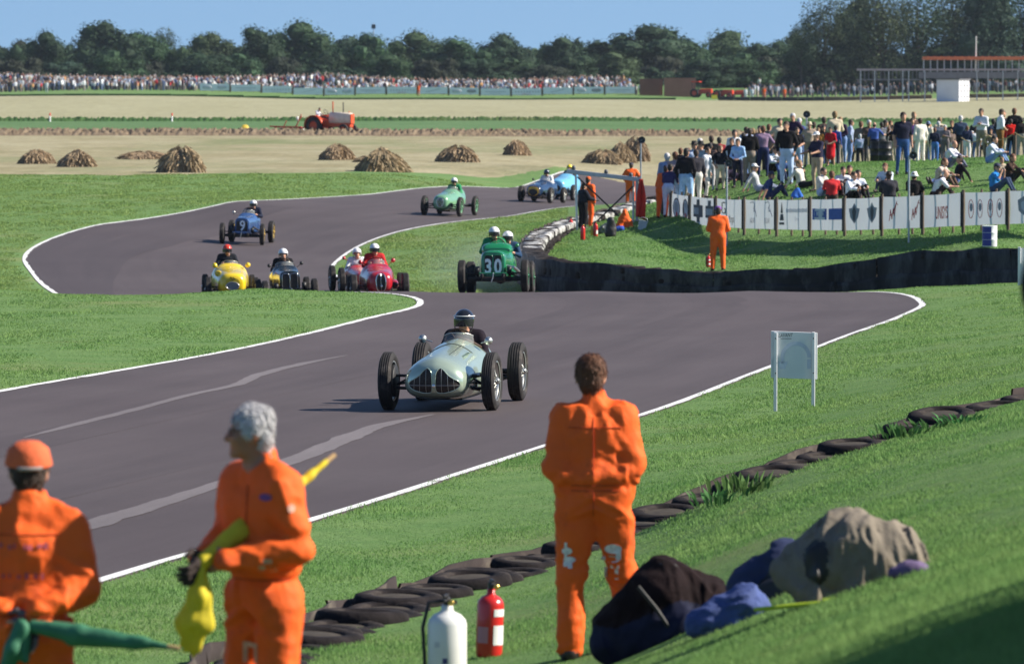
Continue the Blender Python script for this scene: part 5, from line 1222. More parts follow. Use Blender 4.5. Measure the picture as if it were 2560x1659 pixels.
M_ORANGE = mat('marshal_orange', (.86, .125, .016), rough=.72, spec=.25, var=.07, scale=5, bump=.5, bscale=14, dirt=(.62, .09, .02), dirt_amt=.2)
M_ORED = mat('red_fabric', (.68, .025, .012), rough=.7, var=.1, bump=.4, bscale=14)
heap('orange_coat', GR(1561, 571, 160), [('c', (-.14, 0, .05), (0, 0, .52), .16, .08, .05, 0), ('c', (.16, 0, .05), (.02, 0, .55), .13, .07, .05, 0), ('c', (-.2, -.05, .02), (.2, -.05, .02), .08, .09, .05, 0)], .03, [M_ORANGE], 'orange overall draped in a heap under the gantry', 'clothing', .03, 3)
heap('duffel_bag', GR(1527, 592, 160), [('c', (-.04, 0, .08), (.0, 0, .5), .15, .12, .05, 0), ('c', (.05, -.05, .05), (.08, 0, .35), .12, .09, .05, 0)], .03, [M_BLACKM], 'upright black bag beside the gear under the gantry', 'bag', .02, 4)
heap('blue_bag', GR(1543, 580, 160), [('c', (-.1, 0, .06), (.12, 0, .1), .09, .1, .05, 0)], .025, [cloth('#3556b0')], 'small blue bag next to the upright black bag', 'bag', .02, 5)
heap('equipment_pile', GR(1508, 586, 160), [('c', (-.15, .2, .1), (.2, .2, .14), .1, .12, .05, 0), ('c', (-.05, .15, .2), (.1, .2, .32), .08, .05, .03, 0)], .025, [mat('wet_metal', (.12, .14, .15), rough=.4, metal=.5, var=.4)], 'low pile of dark kit between the extinguishers and the black bag', 'equipment', .03, 6)
t = empty('bucket', GR(1603, 575, 160), rot=(0, R(14), 0), label='pale grey square bucket lying at the foot of the right gantry post', cat='bucket'); b = MB()
b.loft([[(-w, -w, z), (w, -w, z), (w, w, z), (-w, w, z)] for w, z in ((.11, 0), (.14, .3), (.15, .31), (.13, .3), (.1, .05))], 0, True, False); b.build('tub', [mat('bucket_plastic', (.55, .58, .63), rough=.5)], t); b = MB(); b.path([(.14 * math.cos(a), -.0 + .02, .31 + .1 * math.sin(a)) for a in np.linspace(0, math.pi, 10)], .008, 5); b.build('handle', [M_GALV], t)
# red flag hung on the right-hand post
b = MB(); n = 14; vs = []
pt, pb = gp(1600, 452), gp(1596, 540)
for i in range(n + 1):
    v = i / n; w = .12 + .2 * math.sin(min(1, v * 1.3) * math.pi * .6)
    for k in range(9):
        u = k / 8; vs.append((pt.x * (1 - v) + pb.x * v + (u - .3) * w, pt.y - .12 + .05 * math.sin(u * 13 + v * 3), pt.z * (1 - v) + pb.z * v + (.06 if v == 0 else 0) - .12 * u * v))
b.add(vs, [[i * 9 + k, i * 9 + k + 1, i * 9 + k + 10, i * 9 + k + 9] for i in range(n) for k in range(8)], 0, True)
o = b.build('red_flag', [M_ORED], None, g); md = o.modifiers.new('thickness', 'SOLIDIFY'); md.thickness = .01; tag(o, 'long red flag hanging from the right post of the gantry', 'flag')
# ------------------------------------------------------------------ marshals on the far bank
ORG = (M_ORANGE, M_ORANGE)
def stand(px, d, rz, cols, label, key='stand_down', arms='down', lean=0.0, step=0.0, seed=0, py=None, sc=1.0, **kw):
    J = pose('stand', arms, lean, step=step, seed=seed); g = GP(px, d)
    if py is not None: sc = (ZD(py, d) - g.z) / (1.77 - .25 * abs(lean))
    sc = min(max(sc, .6), 1.22); kw.setdefault('girth', 1.12)
    k = (arms, lean, step, seed, kw.get('girth'), kw.get('sleeve'), kw.get('loose'), kw.get('long_hair'), kw.get('skirt'), kw.get('bald'), kw.get('shorts'))
    return person(g - Vector((0, 0, .02)), rz, k, J, cols, label, sc=sc, **kw)
def sit(px, py, rz, cols, label, kind='sit', arms='knees', seed=0, d0=158.0, sc=1.0, lean=0.0, **kw):
    J = pose(kind, arms, lean, seed=seed); g = GR(px, py, d0)
    k = (kind, arms, lean, seed, kw.get('girth'), kw.get('sleeve'), kw.get('loose'), kw.get('long_hair'), kw.get('bald'))
    return person(g - Vector((0, 0, .02)), rz, k, J, cols, label, sc=sc, **kw)
HC = {k: mat('hat_' + k, c, rough=.8, var=.1) for k, c in dict(black=(.012, .012, .014), white=(.75, .75, .75), cream=(.6, .5, .36), navy=(.025, .03, .07), purple=(.18, .06, .3), grey=(.3, .31, .33), orange=(.8, .14, .02), blue=(.15, .22, .42)).items()}
M_BOOT = mat('black_boot', (.02, .02, .03), rough=.5)
stand(1795, 160.5, R(180), (M_ORANGE, M_ORANGE, M_BOOT), 'marshal in orange overalls and purple cap, back turned, below the banners', arms='front', loose=.022, py=514, hatk='cap', hatc=HC['purple'], h=.018)
stand(1657, 184, R(150), (M_ORANGE, M_ORANGE), 'orange marshal in a dark cap leaning against the left end of the banner fence', arms='down', lean=.28, loose=.02, seed=4, sc=1.0, hatk='cap', hatc=HC['navy'], h=.02)
stand(1577, 214, R(180), (M_ORANGE, M_ORANGE, M_WHITEP), 'orange marshal standing beyond the tyre wall, behind the gantry', arms='hips', loose=.03, seed=5, py=406, hatk='cap', hatc=HC['navy'])
o = stand(1459, 187, R(120), (cloth('#23252f'), cloth('#17171c'), M_BOOT), 'marshal in a black jacket with a white mark, writing under the gantry', arms='fwd', loose=.045, seed=6, py=457, hatk='cap', hatc=HC['black'], girth=1.1)
b = MB(); b.box((-.02, -.52, 1.12), (.32, .25, .015), Matrix.Rotation(.3, 3, 'X')); b.build('clipboard', [M_BLACKM], o)
stand(1470, 188.5, R(150), ORG, 'orange marshal half hidden behind the black-jacketed one', arms='down', loose=.03, seed=7, sc=.95, hatk='cap', hatc=HC['orange'])

# ------------------------------------------------------------------ spectators standing on the bank: column, depth, heading, colours, head row
J_ = cloth
def C(a, b_): return (cloth(a), cloth(b_))
BLUEJ, LJEAN, WHITE, BEIGE, BLACK, NAVY, GREYT = '#3f5a86', '#8fa9cc', '#d9d9de', '#b9ac9b', '#1a181c', '#232848', '#6d6763'
stand(1672, 183, R(165), C('#3a3560', '#c3c4dd'), 'spectator in a purple-navy shirt and pale trousers leaning on the fence end', arms='fwd', lean=.3, seed=1, sleeve=False, hair='dark')
stand(1667, 188, R(180), C('#8b9bbd', '#8a90a5'), 'grey-haired spectator in pale blue behind the man leaning on the fence end', seed=2, hair='grey', py=381)
stand(1686, 186, R(200), C('#9d8d90', LJEAN), 'spectator in a dusty pink shirt beside the fence end', seed=3, py=378, hair='auburn')
stand(1715, 183, R(160), C('#1f1d22', '#8db0d8'), 'spectator in a black jacket and light blue jeans, back turned', arms='pocket', seed=4, py=369, hair='dark', loose=.01)
stand(1739, 184, R(190), C('#3b3940', '#d5d2cd'), 'spectator in a charcoal jacket and white trousers', step=.08, seed=5, py=372, hair='brown', loose=.01)
stand(1733, 188, R(20), C('#aebfda', '#2a2a30'), 'spectator in a black hat and pale blue shirt', seed=6, py=352, hatk='brim', hatc=HC['black'])
stand(1753, 186, R(-40), C('#8a9aa6', '#17161a'), 'spectator in a black hat, grey-blue jacket and black trousers', seed=7, py=352, hatk='brim', hatc=HC['black'], arms='pocket')
stand(1768, 185, R(60), C('#c9ccd6', '#cfcac4'), 'spectator in pale jacket and cream trousers stepping left', step=.1, seed=8, sc=.95)
stand(1775, 190, R(170), C('#3a3438', '#c9c8c9'), 'spectator in a dark brown jacket with short dark hair', seed=9, py=356, hair='dark')
stand(1801, 187, R(20), C('#1b1d2a', '#d3c8b6'), 'boy in a black top and cream trousers', arms='hips', seed=10, py=362, sleeve=False, hair='fair')
stand(1829, 189, R(-30), C('#26222a', '#26232b'), 'man in a dark blazer stretching out an arm', arms=('out', 'down'), seed=11, py=344)
stand(1844, 185, R(-20), C('#9fc2ec', '#1f2338'), 'spectator in a light blue shirt and dark navy trousers', arms='front', seed=12, py=345, hair='dark', girth=.95)
stand(1856, 193, R(180), C('#4a5a78', '#22242e'), 'dark-haired spectator half hidden behind the tall man in black', seed=13, py=331, hair='dark')
stand(1873, 186, R(175), C('#100f11', '#85796f'), 'tall man in a black jumper and taupe trousers, back turned', arms='front', seed=14, py=319, girth=1.12, loose=.015)
stand(1907, 187, R(185), C('#8d7690', '#263056'), 'spectator in a pink check shirt and navy dungarees', arms='hips', seed=15, py=313, sleeve=False, girth=1.1, hair='auburn')
stand(1926, 196, R(150), C('#8a7a74', '#5d5a5c'), 'woman in dull pink seen beyond the pink check shirt', arms='hips', seed=16, py=330, sleeve=False, long_hair=True)
stand(1965, 181, R(-15), C('#17171c', '#a9bedd'), 'man in a black jacket and pale jeans standing tall on the bank', arms='pocket', seed=17, py=302, loose=.012)
stand(1993, 186, R(10), C('#131217', '#9db3d5'), 'man in a black polo shirt with bare forearms', arms='front', seed=18, py=317, sleeve=False)
stand(1982, 195, R(30), C('#d6d8de', '#565a66'), 'spectator in white half hidden behind the black polo shirt', seed=19, py=320)
stand(2022, 190, R(0), C('#a59484', '#8a7d70'), 'man in a cream hat and tan waistcoat', arms='hips', seed=20, py=304, hatk='brim', hatc=HC['cream'])
stand(2041, 177.5, R(-50), C('#2a2840', '#a3937f'), 'man in a white cap, navy T-shirt and khaki trousers in front of the group', arms='fwd', seed=21, py=328, sleeve=False, hatk='cap', hatc=HC['white'])
stand(2047, 192, R(-20), C('#a2703a', '#5a4636'), 'woman in an ochre top with fair hair', seed=22, py=318, long_hair=True, hair='fair')
stand(2058, 194, R(15), C('#16151a', '#33333a'), 'dark-haired man in a black shirt between the ochre top and the red dress', seed=23, py=312, hair='dark')
stand(2076, 188, R(-25), C('#c4222a', '#c4222a'), 'woman in a red dress with dark hair', arms='front', seed=24, py=316, sleeve=False, skirt=True, shorts=True, long_hair=True, hair='dark')
stand(2089, 190, R(160), C('#3c4f96', '#2b3040'), 'man in a royal blue shirt at the right of the group', seed=25, py=312, hair='dark')
stand(2117, 236, R(200), C('#a9b9de', '#a9c0e6'), 'spectator in a pale blue shirt and light jeans, back turned, right of the blue shirt', seed=26, py=320, sleeve=False)
stand(2139, 245, R(170), C('#cfcfd4', '#464149'), 'spectator in a white shirt and dark trousers beyond the bank', step=.1, seed=27, py=326, sleeve=False, hair='dark')
stand(2186, 200, R(175), C('#415aa0', '#22273a'), 'bald man in a mid blue shirt behind the oil drums', arms=('out', 'down'), seed=28, py=304, bald=True, sleeve=False, girth=1.1)
stand(2204, 205, R(185), C('#77777b', '#4a4748'), 'grey-jacketed man behind the oil drums', seed=29, py=304, hair='dark')
stand(2233, 199, R(-60), C('#1b181b', '#b3a693'), 'spectator in a black top and beige trousers holding a camera', arms='up', seed=30, py=311)
stand(2257, 180, R(12), C('#1c1f33', '#34558a'), 'big man in a dark navy polo shirt and blue jeans', arms='down', seed=31, py=279, sleeve=False, girth=1.12)
stand(2279, 196, R(20), C('#3d2560', '#8d8c8f'), 'woman in a purple T-shirt and grey trousers', seed=32, py=294, sleeve=False, hair='dark')
stand(2300, 192, R(-160), C('#e6dfd2', '#e6dfd2'), 'man in a cream suit', seed=33, py=294, loose=.015)
stand(2319, 197, R(150), C('#d8cdb8', '#d5cbb8'), 'woman in beige with a blue hat', seed=34, py=303, hatk='brim', hatc=HC['blue'], step=.06)
stand(2337, 194, R(170), C('#252a3e', '#4d7ac0'), 'spectator in a dark navy jacket and bright jeans', seed=35, py=318, hair='auburn')
stand(2346, 203, R(185), C('#5b6472', '#4c5360'), 'tall grey-clad spectator behind the navy jacket', seed=36, py=302, hair='grey')
stand(2363, 200, R(-20), C('#84787a', '#6a6468'), 'man in a grey sweater with folded arms', arms='folded', seed=37, py=311, hair='grey')
stand(2418, 205, R(170), C('#2e3550', '#dcdce2'), 'man in a navy jacket and white trousers', seed=38, py=314, loose=.012, hair='auburn')
stand(2440, 215, R(190), C('#dcdee4', '#47618f'), 'spectator in a white T-shirt and jeans beside the navy jacket', seed=39, py=320, sleeve=False, hair='auburn')
stand(2502, 191, R(100), C('#e4e6ec', '#7a5a34'), 'man in a white T-shirt and brown trousers, tallest at the right', arms='front', seed=40, py=271, sleeve=False, girth=1.1)
stand(2527, 200, R(180), C('#d1251f', '#20222c'), 'spectator in a bright red jacket', seed=41, py=296, hair='dark')
stand(2553, 197, R(180), C('#2b2626', '#a09890'), 'spectator in a dark brown jacket at the right edge', seed=42, py=293, hair='dark', loose=.015)
_ORD = ['first', 'second', 'third', 'fourth', 'fifth', 'sixth', 'seventh', 'eighth', 'ninth', 'tenth', 'eleventh', 'twelfth', 'thirteenth', 'fourteenth', 'fifteenth', 'sixteenth', 'seventeenth', 'eighteenth', 'nineteenth', 'twentieth', 'twenty-first', 'twenty-second', 'twenty-third', 'twenty-fourth', 'twenty-fifth', 'twenty-sixth', 'twenty-seventh', 'twenty-eighth', 'twenty-ninth', 'thirtieth', 'thirty-first']
# a second rank filling the gaps
_fx = random.Random(17); _cl = ['#2a2c36', '#d8dae2', '#4c5f8f', '#7b6a62', '#1a1a1f', '#9aa7c4', '#5c4a44', '#c7b9a2', '#3a2a44', '#8c2a30', '#aab4a0', '#38465e']; _bt = ['#23252e', '#4b6290', '#8c8378', '#3a3a40', '#b9b2a4', '#6f87b5']
for k, (px, d, py) in enumerate([(1700, 190, 392), (1725, 193, 380), (1762, 196, 372), (1788, 194, 374), (1815, 198, 366), (1860, 202, 344), (1890, 197, 338), (1915, 201, 334), (1940, 199, 342), (1953, 203, 330), (1978, 206, 326), (2008, 203, 322), (2034, 205, 326), (2066, 207, 324), (2099, 204, 328), (2150, 225, 334), (2165, 232, 338), (2221, 209, 316), (2245, 207, 318), (2268, 204, 306), (2290, 210, 312), (2310, 208, 310), (2328, 211, 316), (2354, 208, 312), (2378, 212, 322), (2408, 218, 328), (2430, 221, 326), (2456, 224, 330), (2478, 214, 322), (2516, 209, 306), (2540, 211, 304)]):
    a, c = _cl[_fx.randrange(12)], _bt[_fx.randrange(6)]
    stand(px, d, R(_fx.choice((180, 165, 195, 20, -20, 150))), C(a, c), 'spectator in the back rank of the bank, %s from the left' % (_ORD[k]), arms=_fx.choice(('down', 'front', 'pocket', 'hips', 'folded')), seed=_fx.randrange(6), py=py, hair=_fx.choice(('brown', 'dark', 'fair', 'grey', 'auburn')), group='back rank of spectators')
for k in range(34):               # more of the press along the ridge
    px = 1705 + k * 25 + _fx.uniform(-9, 9); d = _fx.uniform(191, 206) if px < 2110 else _fx.uniform(200, 228)
    stand(px, d, R(_fx.choice((180, 170, 190, 15, -25, 150, 100))), C(_cl[_fx.randrange(12)], _bt[_fx.randrange(6)]), 'spectator packed in behind the standing crowd on the ridge, %s from the left' % (_ORD + ['thirty-second', 'thirty-third', 'thirty-fourth'])[k], arms=_fx.choice(('down', 'front', 'pocket', 'hips', 'folded', 'up')), seed=_fx.randrange(6), sc=_fx.uniform(.9, 1.06), hair=_fx.choice(('brown', 'dark', 'fair', 'grey', 'auburn')), group='packed spectators on the ridge')
# seated
sit(1932, 432, R(35), C('#d5dbe8', '#16151a'), 'man in a white shirt and dark trousers seated under the pink check shirt', arms='knees', seed=1, d0=165, lean=.3)
sit(1958, 452, R(25), C('#38507f', '#24304c'), 'boy in a blue jumper sitting on the grass', seed=2, d0=165, hair='auburn', sc=.92)
sit(1989, 452, R(20), C('#ccd1da', '#1c1c22'), 'boy in a pale shirt sitting beside the blue jumper', seed=3, d0=165, sleeve=False, sc=.95)
sit(2018, 470, R(60), C('#ccc9bd', '#17171f'), 'man in a cream shirt leaning back with dark trousers stretched left', kind='legs_out', seed=4, d0=163, hair='fair')
sit(1908, 478, R(75), C('#a9acb0', '#8b93a8'), 'man in a white cap and grey top with legs stretched left', kind='legs_out', seed=5, d0=163, hatk='cap', hatc=HC['white'])
sit(1930, 499, R(100), C('#2b3a66', '#2a3050'), 'man in a navy T-shirt and cap sitting at the fence', arms='back', seed=6, d0=163, sleeve=False, hatk='cap', hatc=HC['navy'])
sit(1868, 452, R(80), C('#2b2338', '#17151c'), 'person in dark clothes lying propped on an elbow', kind='lie', seed=7, d0=165)
sit(1800, 462, R(85), C('#1c1b22', '#131217'), 'person in black lying with legs to the left below the boy in cream trousers', kind='lie', seed=8, d0=168)
sit(2079, 500, R(180), C('#c23236', '#3a2c2c'), 'man in a red sweater sitting with his back turned', arms='down', seed=9, d0=163, hair='auburn', girth=1.05)
sit(2060, 490, R(50), C('#c4c3c0', '#8fa6c8'), 'brown-haired spectator in grey and light jeans next to the red sweater', seed=10, d0=163, hair='dark')
sit(2108, 490, R(10), C('#d9dce2', '#2a2830'), 'spectator in white at the left of the white-shirted group', seed=11, d0=163)
sit(2124, 486, R(0), C('#2a2226', '#242026'), 'dark-clad spectator in the middle of the white-shirted group', seed=12, d0=163)
sit(2130, 502, R(40), C('#e2e6ef', '#1a171c'), 'man in a white shirt hugging his knees at the fence', seed=13, d0=163, lean=.2)
sit(2146, 498, R(20), C('#d3dcec', '#2a2a34'), 'dark-haired man in a pale blue-white shirt at the right of the white-shirted group', seed=14, d0=163, hair='dark')
sit(2222, 503, R(180), C('#33333b', '#22222a'), 'person in a black hat and charcoal coat sitting with back turned', arms='down', seed=15, d0=163, hatk='brim', hatc=HC['black'], girth=1.15, loose=.02)
sit(2212, 480, R(-20), C('#c9d6e4', '#39404e'), 'spectator whose head shows behind the black hat', seed=16, d0=163, hair='auburn')
sit(2286, 503, R(160), C('#1d1b1e', '#1a191d'), 'person in a white sun hat and black clothes at the fence', arms='down', seed=17, d0=161, hatk='bucket', hatc=HC['white'], girth=1.05)
sit(2343, 496, R(80), C('#dedde6', '#3a2a2c'), 'balding man in a white T-shirt leaning left over the fence', arms='knees', seed=18, d0=161, lean=.5, sleeve=False, bald=True, hair='grey', girth=1.15)
sit(2352, 468, R(60), C('#c6b4aa', '#6d5548'), 'brown-haired woman in a beige top', seed=19, d0=163, lean=.3, long_hair=True, hair='auburn')
sit(2377, 460, R(-75), C('#17141a', '#5a6ea0'), 'man in a black top with jeans stretched to the right', kind='legs_out', seed=20, d0=163, hair='dark')
sit(2376, 420, R(60), C('#e2e2ea', '#70708a'), 'balding man in a white shirt sitting higher on the bank', arms='knees', seed=21, d0=168, lean=.3, bald=True, hair='grey')
sit(2480, 408, R(70), C('#ccd3e0', '#7f9bc8'), 'dark-haired man in a white shirt and jeans at the right of the bank', kind='sit', seed=22, d0=168, hair='dark', lean=.2)
sit(2494, 482, R(70), C('#2a7ac0', '#3b4a66'), 'man in a bright blue polo shirt and dark cap holding a camera', arms='up', seed=23, d0=161, sleeve=False, hatk='cap', hatc=HC['navy'], girth=1.15)
sit(2533, 458, R(60), C('#3a2b24', '#2d2a2c'), 'person in dark brown at the right edge of the bank', seed=24, d0=163, hair='auburn')
sit(2505, 446, R(30), C('#b3a48e', '#7a7268'), 'child in beige between the blue polo and dark brown figures', seed=25, d0=163, sc=.75, hair='fair')
heap('blue_bag', GR(1994, 496, 163), [('c', (-.08, 0, .05), (0, 0, .28), .12, .06, .04, 0), ('c', (.08, 0, .05), (.02, 0, .25), .1, .06, .04, 0)], .025, [cloth('#3a6bc4')], 'bright blue bag on the grass by the fence', 'bag', .02, 9)
# oil drums, posts with rope, white rail
M_DRUM = mat('black_drum', (.018, .018, .022), rough=.42, var=.2, dirt=(.08, .05, .04), dirt_amt=.15)
for px, d, lb in ((2192, 195, 'left of the two black oil drums on the bank'), (2213, 194, 'right of the two black oil drums on the bank')):
    t = empty('oil_drum', GP(px, d), label=lb, cat='oil drum'); t.scale = (.82, .82, .82); b = MB(); b.lathe([(.001, 0), (.28, 0), (.285, .02), (.28, .29), (.29, .3), (.28, .31), (.28, .57), (.29, .58), (.28, .59), (.28, .86), (.285, .88), (.27, .88), (.265, .86), (.001, .86)], n=24); b.build('drum', [M_DRUM], t); b = MB(); b.lathe([(.001, .02), (.03, .02), (.03, 0)], (.12, -.1, .86), n=10); b.build('bung', [M_GALV], t)
for px, d, yt, lb in ((2403, 192, 352, 'leftmost wooden rope post on the bank'), (2464, 190, 341, 'middle wooden rope post on the bank'), (2537, 188, 337, 'rightmost wooden rope post on the bank')):
    g = GP(px, d); t = empty('rope_post', g, label=lb, cat='post'); b = MB(); b.tube((0, 0, -.2), (.01, 0, ZD(yt, d) - g.z), .055, .05, n=9); b.build('post', [M_WOODP], t)
    if px > 2420 and px < 2500: b = MB(); b.path([(.1 + .13 * math.cos(a), -.05, ZD(yt, d) - g.z - .12 + .13 * math.sin(a)) for a in np.linspace(0, 6.28, 18)], .035, 6); b.build('rope_coil', [mat('rope', (.42, .32, .17), rough=.9, var=.2)], t)
_rp = [GP(2403, 192, .75), GP(2464, 190, .85), GP(2537, 188, .85), GP(2620, 187, .8)]; pts = []
for a, b_ in zip(_rp, _rp[1:]): pts += [a.lerp(b_, k / 8) - Vector((0, 0, .22 * math.sin(math.pi * k / 8))) for k in range(8)]
b = MB(); b.path(pts, .018, 6); tag(b.build('rope', [mat('rope', (.42, .32, .17))]), 'rope slung between the wooden posts on the bank', 'rope')
g0 = GP(2090, 250); t = empty('rail_fence', g0, label='low white rail fence behind the standing spectators', cat='fence'); q = 0
for px in range(2090, 2500, 68):
    g = GP(px, 250) - g0; b = MB(); b.box(g + Vector((0, 0, .5)), (.07, .07, 1.2)); b.build('post', [M_WHITEP], t)
    if px < 2430: h_ = GP(px + 68, 250) - g0; b = MB(); b.tube(g + Vector((0, -.05, .98)), h_ + Vector((0, -.05, .98)), .065, n=8); b.build('rail', [M_WHITEP], t)
# ------------------------------------------------------------------ trees beyond the fields
def leaf_mat(name, c, tr=0.25, lo=.62, hi=1.4, hue=.03):
    m = bpy.data.materials.new(name); m.use_nodes = True; n, l = m.node_tree.nodes, m.node_tree.links; b = n['Principled BSDF']
    b.inputs['Roughness'].default_value = .75; b.inputs['Specular IOR Level'].default_value = .15
    g = n.new('ShaderNodeNewGeometry'); oi = n.new('ShaderNodeObjectInfo')
    mr = n.new('ShaderNodeMapRange'); mr.inputs['To Min'].default_value = lo; mr.inputs['To Max'].default_value = hi; l.new(g.outputs['Random Per Island'], mr.inputs['Value'])
    hs = n.new('ShaderNodeHueSaturation'); hs.inputs['Color'].default_value = (*c, 1); l.new(mr.outputs[0], hs.inputs['Value'])
    m2 = n.new('ShaderNodeMapRange'); m2.inputs['To Min'].default_value = .5 - hue; m2.inputs['To Max'].default_value = .5 + hue; l.new(oi.outputs['Random'], m2.inputs['Value']); l.new(m2.outputs[0], hs.inputs['Hue'])
    l.new(hs.outputs[0], b.inputs['Base Color'])
    t = n.new('ShaderNodeBsdfTranslucent'); l.new(hs.outputs[0], t.inputs['Color']); x = n.new('ShaderNodeMixShader'); x.inputs[0].default_value = tr
    l.new(b.outputs[0], x.inputs[1]); l.new(t.outputs[0], x.inputs[2]); l.new(x.outputs[0], n['Material Output'].inputs['Surface']); return m
LEAF = [leaf_mat('leaf_oak', (.036, .066, .04)), leaf_mat('leaf_ash', (.052, .09, .044)), leaf_mat('leaf_thorn', (.04, .05, .034)), leaf_mat('leaf_poplar', (.058, .082, .046))]
M_BARK = mat('bark', (.07, .055, .042), rough=.9, var=.3, bump=.5, bscale=8)
def crown_mesh(seed, nl=8500, lobes=22, size=.033, tall=1.0, gap=0.0, shape='round'):
    """leaf clumps in a unit crown: radius about 1, height about 2*tall, base at z=0"""
    r = np.random.default_rng(seed); C_ = []
    for k in range(lobes):
        v = r.normal(0, 1, 3); v /= np.linalg.norm(v); q = r.uniform(.25, .72)
        c = v * q * np.array([1, 1, tall]); c[2] += tall
        if shape == 'round': c[:2] *= 1.1 - .35 * (c[2] / (2 * tall)) ** 2
        C_.append((c, r.uniform(.26, .46)))
    C_.append((np.array([0, 0, tall]), .5))
    if shape == 'round':
        for k in range(9): C_.append((np.array([math.cos(k * .7 + seed) * .62, math.sin(k * .7 + seed) * .62, .22 + .1 * (k % 3)]), .36))
    P = []
    per = nl // len(C_)
    for c, rad in C_:
        v = r.normal(0, 1, (per, 3)); v /= np.linalg.norm(v, axis=1)[:, None]
        p = c + v * rad * (r.uniform(.55, 1.12, (per, 1)) ** .6) * np.array([1, 1, min(1.3, tall)])
        if gap:
            keep = vnoise(p * 3.2, seed) > -1 + gap; p, v = p[keep], v[keep]
        P.append(np.concatenate([p, v], 1))
    P = np.concatenate(P); n = len(P); p, nv = P[:, :3], P[:, 3:] + r.normal(0, .55, (n, 3)); nv /= np.linalg.norm(nv, axis=1)[:, None]
    u = np.cross(nv, r.normal(0, 1, (n, 3))); u /= np.linalg.norm(u, axis=1)[:, None]; w = np.cross(nv, u)
    s1 = r.uniform(.6, 1.4, (n, 1)) * size; s2 = s1 * r.uniform(.5, .9, (n, 1))
    V = np.stack([p - u * s1, p + w * s2 - u * s1 * .2, p + u * s1, p - w * s2 + u * s1 * .2], 1).reshape(-1, 3); Fq = np.arange(4 * n).reshape(-1, 4)
    if not gap:                              # dense inner twig mass of each lobe
        for c, rad in C_:
            m = 7; th = np.linspace(.15, 2.99, 5); ph = np.linspace(0, 6.2832, m, endpoint=False); jt = 1 + r.uniform(-.18, .18, (5, m)); q = rad * .66 * jt
            G = np.stack([q * np.sin(th)[:, None] * np.cos(ph)[None], q * np.sin(th)[:, None] * np.sin(ph)[None], q * np.cos(th)[:, None] * np.ones((1, m))], -1).reshape(-1, 3) + c; o = len(V)
            V = np.concatenate([V, G]); Fq = np.concatenate([Fq, np.array([[o + a * m + b, o + (a + 1) * m + b, o + (a + 1) * m + (b + 1) % m, o + a * m + (b + 1) % m] for a in range(4) for b in range(m)])])
    return npmesh('crown', V, Fq, [LEAF[0]], smooth=False), C_
def trunk_mesh(C_, tall):
    b = MB(); b.path([(0, 0, -.6), (.02, 0, .2), (0, .02, tall * .7), (.03, 0, tall * 1.25)], [.085, .07, .045, .015], 8)
    for c, rad in C_[:9]: b.path([(0, 0, max(.15, c[2] * .45)), tuple(c * .6 + np.array([0, 0, c[2] * .1])), tuple(c)], [.035, .022, .006], 5)
    return b.mesh('trunk', [M_BARK])
CR = []
for sd, kw in ((1, {}), (2, dict(lobes=28)), (3, dict(lobes=17, tall=.85)), (4, dict(lobes=24, tall=1.15)), (5, dict(lobes=20, tall=.6)), (6, dict(lobes=30, tall=1.9, gap=.5, shape='col', nl=7000)), (7, dict(lobes=34, tall=1.5, gap=.5, nl=9000, size=.03)), (8, dict(lobes=16, tall=1.25))):
    m_, c_ = crown_mesh(sd, **kw); CR.append((m_, trunk_mesh(c_, kw.get('tall', 1.0)), kw.get('tall', 1.0)))
_ord = ['first', 'second', 'third', 'fourth', 'fifth', 'sixth', 'seventh', 'eighth', 'ninth', 'tenth', 'eleventh', 'twelfth', 'thirteenth', 'fourteenth', 'fifteenth', 'sixteenth', 'seventeenth', 'eighteenth', 'nineteenth', 'twentieth', 'twenty-first', 'twenty-second', 'twenty-third', 'twenty-fourth', 'twenty-fifth', 'twenty-sixth']
def tree(px, ytop, w, d, var, lm, label, group, name='broadleaf_tree', ybase=None):
    g = GP(px, d); s = FPX / d; rx = w / 2 / s; H = ZD(ytop, d) - g.z; cr, tr_, tall = CR[var]
    z0 = H * .12 if ybase is None else ZD(ybase, d) - g.z
    t = empty(name, g, rz=random.uniform(0, 6.28), label=label, cat='tree', group=group); sz = (H - z0) / (1.98 * tall)
    link('trunk', tr_, t, (0, 0, z0), sc=(rx * .8, rx * .8, sz)); link('crown', cr, t, (0, 0, z0), sc=(rx, rx, sz), mats=[LEAF[lm]])
A = 1.0757
belt_trees = [(-60, 92, 120, 0, 0), (20, 100, 95, 2, 0), (60, 88, 90, 1, 2), (105, 76, 92, 0, 0), (165, 105, 90, 4, 1), (245, 42, 150, 1, 0), (342, 68, 125, 3, 1), (384, 50, 62, 5, 3), (425, 102, 90, 2, 1), (500, 70, 125, 1, 1), (603, 56, 108, 3, 0), (692, 54, 150, 0, 1), (788, 76, 125, 2, 0), (852, 72, 115, 1, 1), (958, 76, 140, 0, 1), (1062, 84, 135, 3, 1), (1186, 72, 125, 1, 0), (1250, 96, 105, 4, 1), (1312, 89, 105, 0, 0), (1372, 92, 105, 2, 1), (1487, 52, 205, 1, 0), (1602, 84, 110, 3, 1), (1702, 74, 165, 0, 1), (1775, 86, 120, 2, 0), (1835, 70, 95, 1, 1)]
for i, (x, y, w, v, lm) in enumerate(belt_trees):
    tree(x * A, y * A, w * A * 1.42, 945 + (i * 37 % 5) * 14, v, lm, 'broadleaf tree in the far belt behind the crowd, %s from the left' % _ord[i], 'far belt trees', ybase=212)
